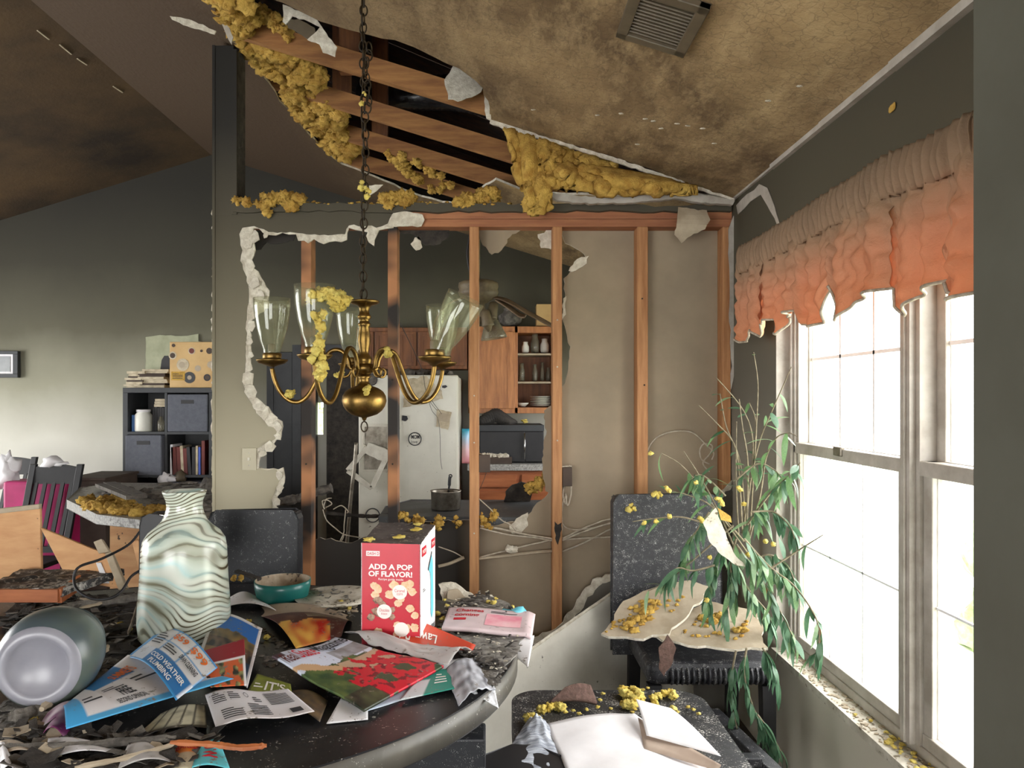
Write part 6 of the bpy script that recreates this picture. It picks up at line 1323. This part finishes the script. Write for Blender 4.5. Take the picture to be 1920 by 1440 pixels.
for px, Ys, nm in (([(-30,1116),(100,1118),(140,1108),(138,1100)], None, None),):
    a_, b_ = P(-40, 1118, 2.62), P(108, 1119, 2.62); m = MB(); m.box(a_.x, b_.x, 2.62, 2.635, ZT+.03, ZT+.075); m.build('front_side', M['oak_orange'], od)
    m = MB(); m.bar(Vector((b_.x, 2.63, ZT+.05)), P(170, 1078, 2.85), .015, .05); m.build('end_side', M['oak_orange'], od)
    m = MB(); m.grid(lambda u, v: Vector((a_.x+(b_.x-a_.x+.12*v)*u, 2.63+.22*v, ZT+.075+.012*nz(u,v,3,5)+.02*v)), 40, 16, .03); m.build('sooty_bottom', M['ash_top'], od)
# black item with a chrome edge behind the vase
bk = thing('black_cooler', 'black rounded appliance with chrome edging left of the vase', 'appliance', P(295, 1075, 2.7))
pl = [(262,1075),(262,985),(266,970),(280,965),(300,964),(318,970),(328,985),(329,1075)]
m = MB(); m.prism([pl], lambda p, h: P(p[0], p[1], 2.7)+Vector((0,h,0)), 0, .06); bev(m.build('shell', M['black'], bk), .006)
m = MB(); m.tube(spline([P(x, y, 2.695) for x, y in ((300,965),(318,970),(327,985),(328,1005))], 6), .004, 6); m.build('chrome_edge', M['chrome'], bk, True)
letter(bk, 'Thermo', lambda u, v, h: P(278+24*u, 1008-16*u-8*v, 2.699-h), 0, 1, 0, 1, M['dark_grey'], .001, 0)

# ================================================================== CHAIRS
def parsons(x0, x1, Yb, ztop, zs_, depth, lab, mt='leather', seat=True, wid=None):
    t = thing('parsons_chair', lab, 'chair', ((x0+x1)/2, Yb-depth/2, 0))
    m = MB(); 
    pl = [(x0, zs_-.1), (x1, zs_-.1), (x1, ztop-.03), (x1-.01, ztop-.008), (x1-.03, ztop), (x0+.03, ztop), (x0+.01, ztop-.008), (x0, ztop-.03)]
    m.prism([pl], lambda p, h: Vector((p[0], Yb+h+.06*(p[1]-zs_), p[1])), 0, .06); bev(m.build('backrest', M[mt], t), .012, 3)
    w = wid or (x0, x1)
    bev(MB().box(w[0], w[1], Yb-depth, Yb+.02, zs_-.09, zs_).build('seat', M[mt], t), .03, 4)
    for x in (w[0]+.03, w[1]-.03):
        for y, yo in ((Yb-depth+.03, -.02), (Yb+.02, .05)):
            m = MB(); m.hexa([Vector((x-.02, y-.02+yo, 0)), Vector((x+.02, y-.02+yo, 0)), Vector((x+.02, y+.02+yo, 0)), Vector((x-.02, y+.02+yo, 0))], [Vector((x-.025, y-.025, zs_-.09)), Vector((x+.025, y-.025, zs_-.09)), Vector((x+.025, y+.025, zs_-.09)), Vector((x-.025, y+.025, zs_-.09))]); m.build('leg', M['black'], t)
    return t
a_, b_ = P(385,0,3.12), P(556,0,3.12)
parsons(a_.x, b_.x, 3.13, P(0,961,3.14).z, .48, .42, 'black upholstered chair with its back above the far table edge')
a_, b_ = P(1150,0,3.18), P(1352,0,3.18)
pch = parsons(a_.x, b_.x, 3.16, P(0,930,3.2).z, .52, .4, 'black leather dining chair carrying the toppled plant', 'leather_ash', wid=(P(1212,0,2.78).x, P(1455,0,2.78).x))
mb = MB(); x0 = P(1262,0,2.74).x; x1 = P(1452,0,2.74).x
for i in range(20): x = x0+(x1-x0)*i/19; mb.torus(Matrix.Translation((x, 2.775, .468)) @ Matrix.Rotation(R90, 4, 'Y'), .03, .006, 1, 14, 5)
mb.build('ruched_edge', M['leather_ash'], pch, True)
# padded seat in the foreground
st_ = thing('padded_seat', 'dusty black padded seat covered by a big white envelope', 'seat', (.36, 2.2, 0))
def rr_poly(x0, x1, y0, y1, r, n=8):
    out = []
    for cx_, cy_, a0 in ((x1-r, y1-r, 0), (x0+r, y1-r, 90), (x0+r, y0+r, 180), (x1-r, y0+r, 270)):
        out += [(cx_+r*math.cos(math.radians(a0+90*i/n)), cy_+r*math.sin(math.radians(a0+90*i/n))) for i in range(n+1)]
    return out
ZS = .5; m = MB(); m.prism([rr_poly(.06, .70, 1.86, 2.55, .1)], lambda p, h: Vector((p[0]+.06*(2.55-p[1])*-1*0, p[1], ZS+h)), -.1, 0); bev(m.build('cushion', M['seat_ash'], st_), .03, 4)
MB().box(.1, .66, 1.9, 2.5, ZS-.15, ZS-.1).build('frame', M['black'], st_)
for x in (.12, .62):
    for y in (1.93, 2.46): MB().box(x, x+.04, y, y+.04, 0, ZS-.15).build('leg', M['black'], st_)
def S(x, y, h=0): return onZ(x, y, ZS+h)
ev = thing('white_envelope', 'large white envelope with its flap open on the padded seat', 'envelope', S(1180, 1400))
eo, fe = paper('envelope_body', [S(1075,1485,.02), S(1345,1446,.02), S(1190,1338,.03), S(1025,1357,.03)], lambda u, v: .012*math.sin(u*3.1)+.004*nz(u,v,2,4), M['white'], nu=24, nv=20, parent=ev)
eo, fe2 = paper('envelope_flap', [S(1212,1392,.03), S(1352,1432,.03), S(1258,1352,.04), S(1192,1334,.04)], lambda u, v: .02+.02*math.sin(v*2), M['white'], nu=20, nv=16, parent=ev)
paper('flap_fold_shadow', [S(1208,1404,.034), S(1346,1446,.034), S(1352,1434,.05), S(1196,1345,.05)], lambda u, v: 0, M['fold_shadow'], nu=14, nv=4, parent=ev)  # tan strip painted as the shadow along the flap fold
o, _ = paper('plastic_bag', [S(930,1440,.01), S(1070,1475,.01), S(1028,1358,.03), S(990,1348,.02)], lambda u, v: .02*math.sin(u*3.1)+.008*nz(u,v,2,6), M['plastic_bag'], 'wrinkled clear plastic bag left of the white envelope', 'bag', 30, 30)
o = MB(); o.prism([[(p.x, p.y) for p in (S(905,1440), S(960,1418), S(1005,1420), S(1050,1440), S(1070,1500), S(890,1500))]], lambda p, h: Vector((p[0], p[1], ZS+.018+h)), 0, .014); tag(bev(o.build('black_pouch', M['black']), .005), 'black pouch at the bottom edge of the padded seat', 'pouch')
o, _ = paper('brown_chunk', [S(1030,1315,.03), S(1120,1318,.02), S(1108,1285,.05), S(1060,1288,.06)], lambda u, v: .01*math.sin(u*3), M['brown_tex'], 'brown textured drywall chunk on the padded seat', 'drywall', 16, 12, .012)
fluff('insulation_clump', [(S(x, y, .018), .017, (1,1,.8)) for x, y in [(1172,1300),(1180,1305),(1190,1312),(1175,1320),(1195,1300),(1186,1295),(1168,1293),(1200,1310),(1185,1322)]], 'insul_p', 'largest insulation clump on the padded seat')
fluff('insulation_clump', [(S(x, y, .016), .015, (1,1,.8)) for x, y in [(992,1348),(1000,1345),(1008,1350),(1002,1356),(1015,1330),(1030,1326),(1045,1322),(1052,1325)]], 'insul_p', 'insulation clump on the left corner of the padded seat')
fluff('insulation_clump', [(S(x, y, .014), .013, (1,1,.8)) for x, y in [(1225,1308),(1235,1305),(1228,1318),(1245,1300),(1258,1298),(1262,1305)]], 'insul_p', 'insulation clump near the rounded corner of the padded seat')
fluff('insulation_crumbs', [(S(x, y, .01), .006+.006*((x*17) % 5)/5, (1.2,1,.7)) for x, y in [(1205,1293),(1215,1290),(1262,1328),(1270,1335),(1290,1325),(1300,1330),(1310,1338),(1190,1330),(1185,1335),(1278,1352),(1270,1358),(1258,1352),(1250,1348),(1130,1300),(1125,1312),(1120,1325),(1145,1328),(1100,1330),(1085,1338),(1232,1335),(1225,1328),(1300,1400),(1312,1398),(1140,1345),(1060,1335),(1075,1332)]], 'insul_p', 'insulation crumbs scattered over the padded seat', st=True)
# fallen drywall sheet
A_, B_, C_, D_ = Vector((.9,3.56,.80)), Vector((-.14,2.8,.36)), Vector((-.2,2.74,.005)), Vector((.95,3.5,.005))
o, fd_ = paper('fallen_drywall', [C_, D_, A_, B_], lambda u, v: .0, M['sheet'], 'large grey drywall sheet leaning against the stud wall base', 'drywall', 20, 12, .012)
m = MB(); m.tube([fd_(i/30, 1)+Vector((0,0,.004*nz(i/5,0,1))) for i in range(31)], .007, 5); m.build('broken_edge', M['gypsum'], o)
# torn boards on the chair seat
def board(name, pts, th, mt, lab, sd, cat='drywall'):
    q = [P(*p) for p in pts]; ce_ = sum(q, Vector())/len(q)
    n = Vector((0,0,0))
    for a_, b_ in zip(q, q[1:]+q[:1]): n += (a_-ce_).cross(b_-ce_)
    n.normalize(); n = n if n.z > 0 else -n; ax = (q[0]-ce_).normalized(); ax = (ax-n*ax.dot(n)).normalized(); ay = n.cross(ax)
    pl = [((p-ce_).dot(ax), (p-ce_).dot(ay)) for p in q]
    m = MB(); m.prism([jag(pl, .01, .028, sd)], lambda p, h: ce_+ax*p[0]+ay*p[1]+n*h, -th, 0, 0, 1); return tag(m.build(name, [M[mt], M['gypsum']]), lab, cat), ce_, ax, ay, n
b1 = board('torn_board', [(1128,1198,2.86),(1190,1192,2.8),(1255,1182,2.8),(1335,1108,3.05),(1292,1084,3.1),(1220,1105,3.08),(1168,1122,3.02)], .011, 'tan_board', 'torn drywall board overhanging the left of the chair seat', 1)
b2 = board('torn_board', [(1215,1192,2.83),(1290,1212,2.74),(1360,1218,2.7),(1440,1205,2.68),(1420,1150,2.95),(1330,1128,3.05),(1270,1150,2.95)], .01, 'tan_board', 'torn drywall board lying across the chair seat under the leaves', 2)
def onb(b, lst, r, lab, st=False):
    _, ce_, ax, ay, n = b; out = []
    for x, y in lst:
        d = Vector(((x-CX)/FPX, 1, (CY-y)/FPX)); o_ = Vector((0,0,CAMZ)); t = (ce_-o_).dot(n)/d.dot(n); out.append((o_+d*t+n*r*.5, r*RND.uniform(.6,1.2), (1.2,1,.8)))
    return fluff('insulation_crumbs' if st else 'insulation_clump', out, 'insul', lab, st=st)
onb(b1, tri([(1170,1180),(1185,1190),(1235,1150),(1225,1140),(1195,1160)], 26, 3), .013, 'long ridge of insulation on the overhanging torn board')
onb(b1, tri([(1180,1140),(1200,1130),(1250,1125),(1230,1145),(1190,1150)], 22, 4), .01, 'upper insulation clump on the overhanging torn board')
onb(b1, tri([(1130,1190),(1150,1165),(1290,1110),(1260,1150)], 26, 5), .006, 'insulation crumbs on the overhanging torn board', True)
onb(b2, tri([(1315,1160),(1350,1150),(1360,1165),(1330,1172)], 20, 6), .013, 'insulation clump at the middle of the board across the chair seat')
onb(b2, tri([(1365,1185),(1395,1178),(1400,1188)], 12, 7), .011, 'insulation clump at the right of the board across the chair seat')
onb(b2, tri([(1260,1190),(1300,1150),(1420,1160),(1400,1200),(1310,1195)], 30, 8), .007, 'insulation crumbs on the board across the chair seat', True)
fluff('insulation_clump', cloud([(1183,942),(1186,948),(1178,955)], 3.19, 8, 3, .011, 5), 'insul_p', 'insulation bit at the top left of the leather chair back')
fluff('insulation_clump', cloud([(1228,927),(1235,930)], 3.19, 6, 3, .011, 6), 'insul_p', 'insulation bit on the top edge of the leather chair back')
o = pxplate('hanging_scrap', [(1235,1215),(1252,1190),(1268,1215),(1262,1240),(1245,1268),(1236,1255)], 2.72, .006, M['brown_tex'], None, 1, 8, 5); tag(o, 'brown pointed board scrap hanging from the chair seat front', 'drywall')
# fallen frame on the floor at the right
ff_ = thing('fallen_chair_frame', 'black fallen chair frame on the floor below the plant', 'chair frame', P(1390, 1440, 2.35))
for a_, b_, w in (((1335,1335,2.75),(1455,1450,2.4),.05), ((1330,1425,2.42),(1425,1425,2.42),.045), ((1335,1335,2.75),(1290,1340,2.7),.03)):
    m = MB(); m.bar(P(*a_), P(*b_), w, .03); bev(m.build('rail', M['leather_ash'], ff_), .004)

# ================================================================== PLANT
plant = thing('artificial_plant', 'dusty leafy artificial plant toppled over the chair by the window', 'plant', Vector((.9, 2.95, .53)))
def Yp(x, base=2.98): return min(base, 1.06*FPX/(x-CX)) if x > CX+50 else base
stems = [
 ([(1405,1010),(1412,900),(1418,800),(1421,720),(1413,660)], 3.0, 5, 0), ([(1395,980),(1408,900),(1425,825),(1450,765),(1484,688)], 3.0, 8, 1), ([(1400,960),(1412,840),(1395,772),(1342,707)], 3.0, 3, 0),
 ([(1392,1000),(1385,880),(1375,830),(1345,795),(1310,760)], 3.0, 3, 1), ([(1385,1010),(1380,900),(1381,790)], 2.95, 3, 0), ([(1398,1000),(1388,870),(1362,800),(1350,738)], 3.05, 2, 0), ([(1410,900),(1418,800),(1405,755)], 3.05, 1, 0), ([(1400,990),(1402,870),(1392,800),(1386,748)], 2.92, 2, 0),
 ([(1400,1030),(1425,930),(1436,860),(1455,822),(1478,812),(1494,818)], 2.9, 6, 1), ([(1395,1015),(1330,940),(1300,897),(1272,868),(1240,850)], 2.9, 10, 2), ([(1385,1045),(1345,955),(1315,898),(1282,846)], 2.85, 4, 0), ([(1400,1035),(1340,955),(1295,930),(1245,917)], 2.85, 8, 1),
 ([(1330,985),(1280,970),(1230,972),(1186,978)], 2.85, 3, 0), ([(1375,985),(1300,1050),(1250,1090),(1215,1108)], 2.8, 8, 1), ([(1435,1072),(1460,1056),(1500,1030),(1543,1003)], 2.6, 4, 1), ([(1390,1000),(1440,930),(1475,895),(1500,868)], 2.8, 22, 2),
 ([(1395,1010),(1440,1060),(1490,1100),(1530,1160),(1535,1215),(1520,1230)], 2.6, 34, 3), ([(1380,1020),(1430,1090),(1465,1150),(1490,1200)], 2.65, 30, 2), ([(1370,1030),(1400,1100),(1440,1150),(1450,1190)], 2.75, 24, 2),
 ([(1360,1020),(1340,1060),(1330,1100),(1325,1130)], 2.8, 22, 2), ([(1380,1010),(1370,1060),(1375,1110),(1360,1150)], 2.75, 26, 3), ([(1330,960),(1310,990),(1290,1020),(1280,1050)], 2.8, 16, 2), ([(1360,930),(1330,900),(1310,890),(1295,900)], 2.85, 14, 2),
 ([(1380,900),(1420,870),(1450,880),(1470,900)], 2.85, 12, 1), ([(1410,960),(1450,960),(1480,985),(1490,1010)], 2.75, 18, 2), ([(1400,1060),(1440,1040),(1475,1060),(1490,1090)], 2.7, 18, 2), ([(1340,1060),(1300,1070),(1270,1065),(1255,1085)], 2.75, 16, 2),
 ([(1400,1215),(1395,1260),(1410,1320),(1430,1360),(1455,1400)], 2.58, 22, 3), ([(1380,1220),(1372,1270),(1375,1330),(1385,1380)], 2.62, 14, 2), ([(1430,1215),(1445,1240),(1455,1270)], 2.6, 12, 3), ([(1420,1340),(1445,1375),(1470,1420)], 2.55, 10, 3)]
def leafmesh(L, w, bend, nm):
    V = []; F = []; n = 7
    for i in range(n+1):
        t = i/n; ww = w*math.sin(math.pi*min(1, t*.93+.07))**.8*.5; z = -bend*t*t*L
        for j, s in enumerate((-1, 0, 1)): V.append((t*L, s*ww, z-(0 if j == 1 else .12*ww)))
    for i in range(n):
        for j in (0, 1): F.append((i*3+j, i*3+j+1, i*3+j+4, i*3+j+3))
    return V, F
LM = []
for i, (L_, w_, bd, mt) in enumerate(((.1,.024,.35,'leaf'),(.12,.022,.6,'leaf2'),(.085,.028,.3,'leaf3'),(.11,.025,.8,'leaf'),(.07,.03,.2,'leaf2'),(.13,.021,.5,'leaf3'),(.05,.018,.4,'leaf_dry'))):
    V, F = leafmesh(L_, w_, bd, mt); o = obj('leaf', V, F, M[mt], plant, True, loc=(0,0,0)); LM.append(o.data); bpy.data.objects.remove(o)
rr = random.Random(31); nleaf = 0; LS = [leafmesh(.1,.024,.35,''), leafmesh(.12,.022,.6,''), leafmesh(.085,.028,.3,'')]; extra_leaves = MB()
for pts, Yb_, nl, dens in stems:
    q = spline([P(x, y, Yp(x, Yb_)) for x, y in pts], 7); n = len(q)
    m = MB(); m.tube(q, [.0042-.0026*i/n for i in range(n)], 5); stem = m.build('stem', M['stem'], plant, True)
    for k in range(int(nl*1.7) if nl > 9 else nl):
        t = rr.uniform(.25 if nl < 9 else .05, 1); i = min(n-2, int(t*(n-1))); p = q[i].lerp(q[i+1], rr.random()); d = (q[i+1]-q[i]).normalized()
        a = rr.uniform(0, 6.283); s = d.orthogonal().normalized(); s = (s*math.cos(a)+d.cross(s)*math.sin(a))
        dr = (s*.8+d*.5+Vector((0,0,-.9 if nl > 9 else -.2))).normalized()
        if p.x+dr.x*.08 > 1.13: dr.x = -abs(dr.x)*.3; dr.normalize()
        yv = Vector((0,0,1)).cross(dr); yv = yv.normalized() if yv.length > .05 else Vector((1,0,0)); yv = (yv+Vector((rr.uniform(-.6,.6), rr.uniform(-.6,.6), rr.uniform(-.4,.4)))); yv = (yv-dr*yv.dot(dr)).normalized(); zv = dr.cross(yv)
        sc = rr.uniform(.5, .95); R_ = Matrix((dr, yv, zv)).transposed().to_4x4()
        li = rr.choice((0,0,1,2,2,3,4,5)) if rr.random() > .04 else 6
        MX = Matrix.Translation(p) @ R_ @ Matrix.Scale(sc, 4)
        if nleaf < 298 and not (nl > 15 and k >= nl): inst(LM[li], 'leaf', MX, plant); nleaf += 1
        else: extra_leaves.add([MX @ Vector(v) for v in LS[li % 3][0]], LS[li % 3][1])
print('leaves', nleaf)
if extra_leaves.V: stuff(extra_leaves.build('foliage', M['leaf3'], plant, True))
o = tag(pxplate('burnt_paper_scrap', [(1318,980),(1342,952),(1350,975),(1362,1005),(1375,1035),(1398,1062),(1380,1060),(1352,1040),(1330,1015)], 2.62, .002, M['sill'], None, 1, 8, 3, tilt=lambda x, y: .04*math.sin((y-950)/40)), 'speckled burnt paper scrap caught in the plant', 'paper')
tag(pxplate('tan_scrap', [(1346,952),(1370,968),(1372,980),(1352,975)], 2.64, .002, M['insul'], None, .6, 8, 4), 'small tan scrap beside the burnt paper in the plant', 'paper')
fluff('insulation_crumbs', [(P(x, y, Yp(x, 2.78)), .009, (1,1,1)) for x, y in [(1250,915),(1255,920),(1305,905),(1345,935),(1350,938),(1354,945),(1312,972),(1316,975),(1220,850),(1385,915),(1388,918),(1330,1045),(1255,968),(1230,978),(1208,980),(1450,1020),(1435,1015),(1402,1040),(1395,945),(1325,1125)]], 'insul_p', 'insulation flecks caught on the plant stems', st=True)

# ================================================================== LOOSE BURNT SCRAPS
def scraps(area, n, seed, lab, mt, z=None, r0=.012, r1=.04, place=None):
    rr = random.Random(seed); m = MB()
    for x, y in tri(area, n, seed):
        p = (T(x, y, .004) if z is None else onZ(x, y, z))+Vector((0,0,rr.uniform(.0,.012))); a = rr.uniform(0, 6.283); L_ = rr.uniform(r0, r1); w_ = L_*rr.uniform(.25,.8); k = rr.uniform(-.4,.4)
        ux, uy = Vector((math.cos(a), math.sin(a), rr.uniform(-.25,.25))), Vector((-math.sin(a), math.cos(a), rr.uniform(-.25,.25)))
        q = [p+ux*(L_*c1*rr.uniform(.7,1.2))+uy*(w_*c2*rr.uniform(.6,1.2))+Vector((0,0,L_*k*c1*c1+.004)) for c1, c2 in ((-1,-1),(0,-1.1),(1,-.8),(1,.9),(0,1),(-1,1))]
        m.add(q+[v-Vector((0,0,.0015)) for v in q], [(0,1,4,5),(1,2,3,4),(11,10,7,6),(10,9,8,7),(0,6,7,1),(1,7,8,2),(2,8,9,3),(3,9,10,4),(4,10,11,5),(5,11,6,0)])
    return tag(stuff(m.build('burnt_scraps', M[mt])), lab, 'debris')
LA = [(0,1175),(30,1140),(150,1122),(262,1118),(265,1225),(180,1235),(160,1180)]
scraps(LA, 110, 1, 'black curled scraps heaped left of the vase', 'char'); scraps(LA, 80, 2, 'grey curled scraps heaped left of the vase', 'ash'); scraps(LA, 16, 3, 'pale torn bits left of the vase', 'gypsum', None, .006, .018)
LB = [(0,1380),(110,1330),(110,1400),(330,1385),(420,1400),(330,1445),(0,1470)]
scraps(LB, 60, 4, 'black curled scraps along the near left table edge', 'char'); scraps(LB, 46, 5, 'grey curled scraps along the near left table edge', 'ash'); scraps(LB, 26, 6, 'tan torn bits along the near left table edge', 'tan_board', None, .008, .03)
scraps([(140,1260),(225,1240),(235,1265),(215,1325),(120,1330)], 50, 7, 'burnt scraps between the crock and the flyer', 'ash')
scraps([(825,1200),(832,1140),(905,1112),(965,1142),(985,1200),(940,1270),(890,1235)], 130, 8, 'small burnt scraps over the right table end', 'char', None, .005, .014)
scraps([(825,1200),(832,1140),(905,1112),(965,1142),(985,1200),(940,1270),(890,1235)], 90, 9, 'pale flakes over the right table end', 'gypsum', None, .003, .009)
scraps([(592,1140),(600,1105),(668,1105),(668,1160),(620,1160)], 50, 10, 'grey flakes beside the red carton', 'ash', None, .004, .012)
def fl_scraps(x0, x1, y0, y1, n, seed, lab, mt, r0=.03, r1=.12):
    rr = random.Random(seed); m = MB()
    for k in range(n):
        p = Vector((rr.uniform(x0, x1), rr.uniform(y0, y1), rr.uniform(.005,.05))); m.blob(p, rr.uniform(r0, r1), .6, 2, 1, (rr.uniform(.6,1.6), rr.uniform(.6,1.6), .25), k)
    return tag(stuff(m.build('floor_rubble', M[mt])), lab, 'debris')
fl_scraps(-4.5, -1.5, 3.2, 5.8, 160, 1, 'burnt rubble over the floor of the left room', 'ash'); fl_scraps(-4.5, -1.5, 3.2, 5.8, 60, 2, 'black charred lumps over the floor of the left room', 'char'); fl_scraps(.1, 1.1, 1.5, 3.5, 70, 3, 'rubble on the floor under the chairs by the window', 'char', .02, .06)
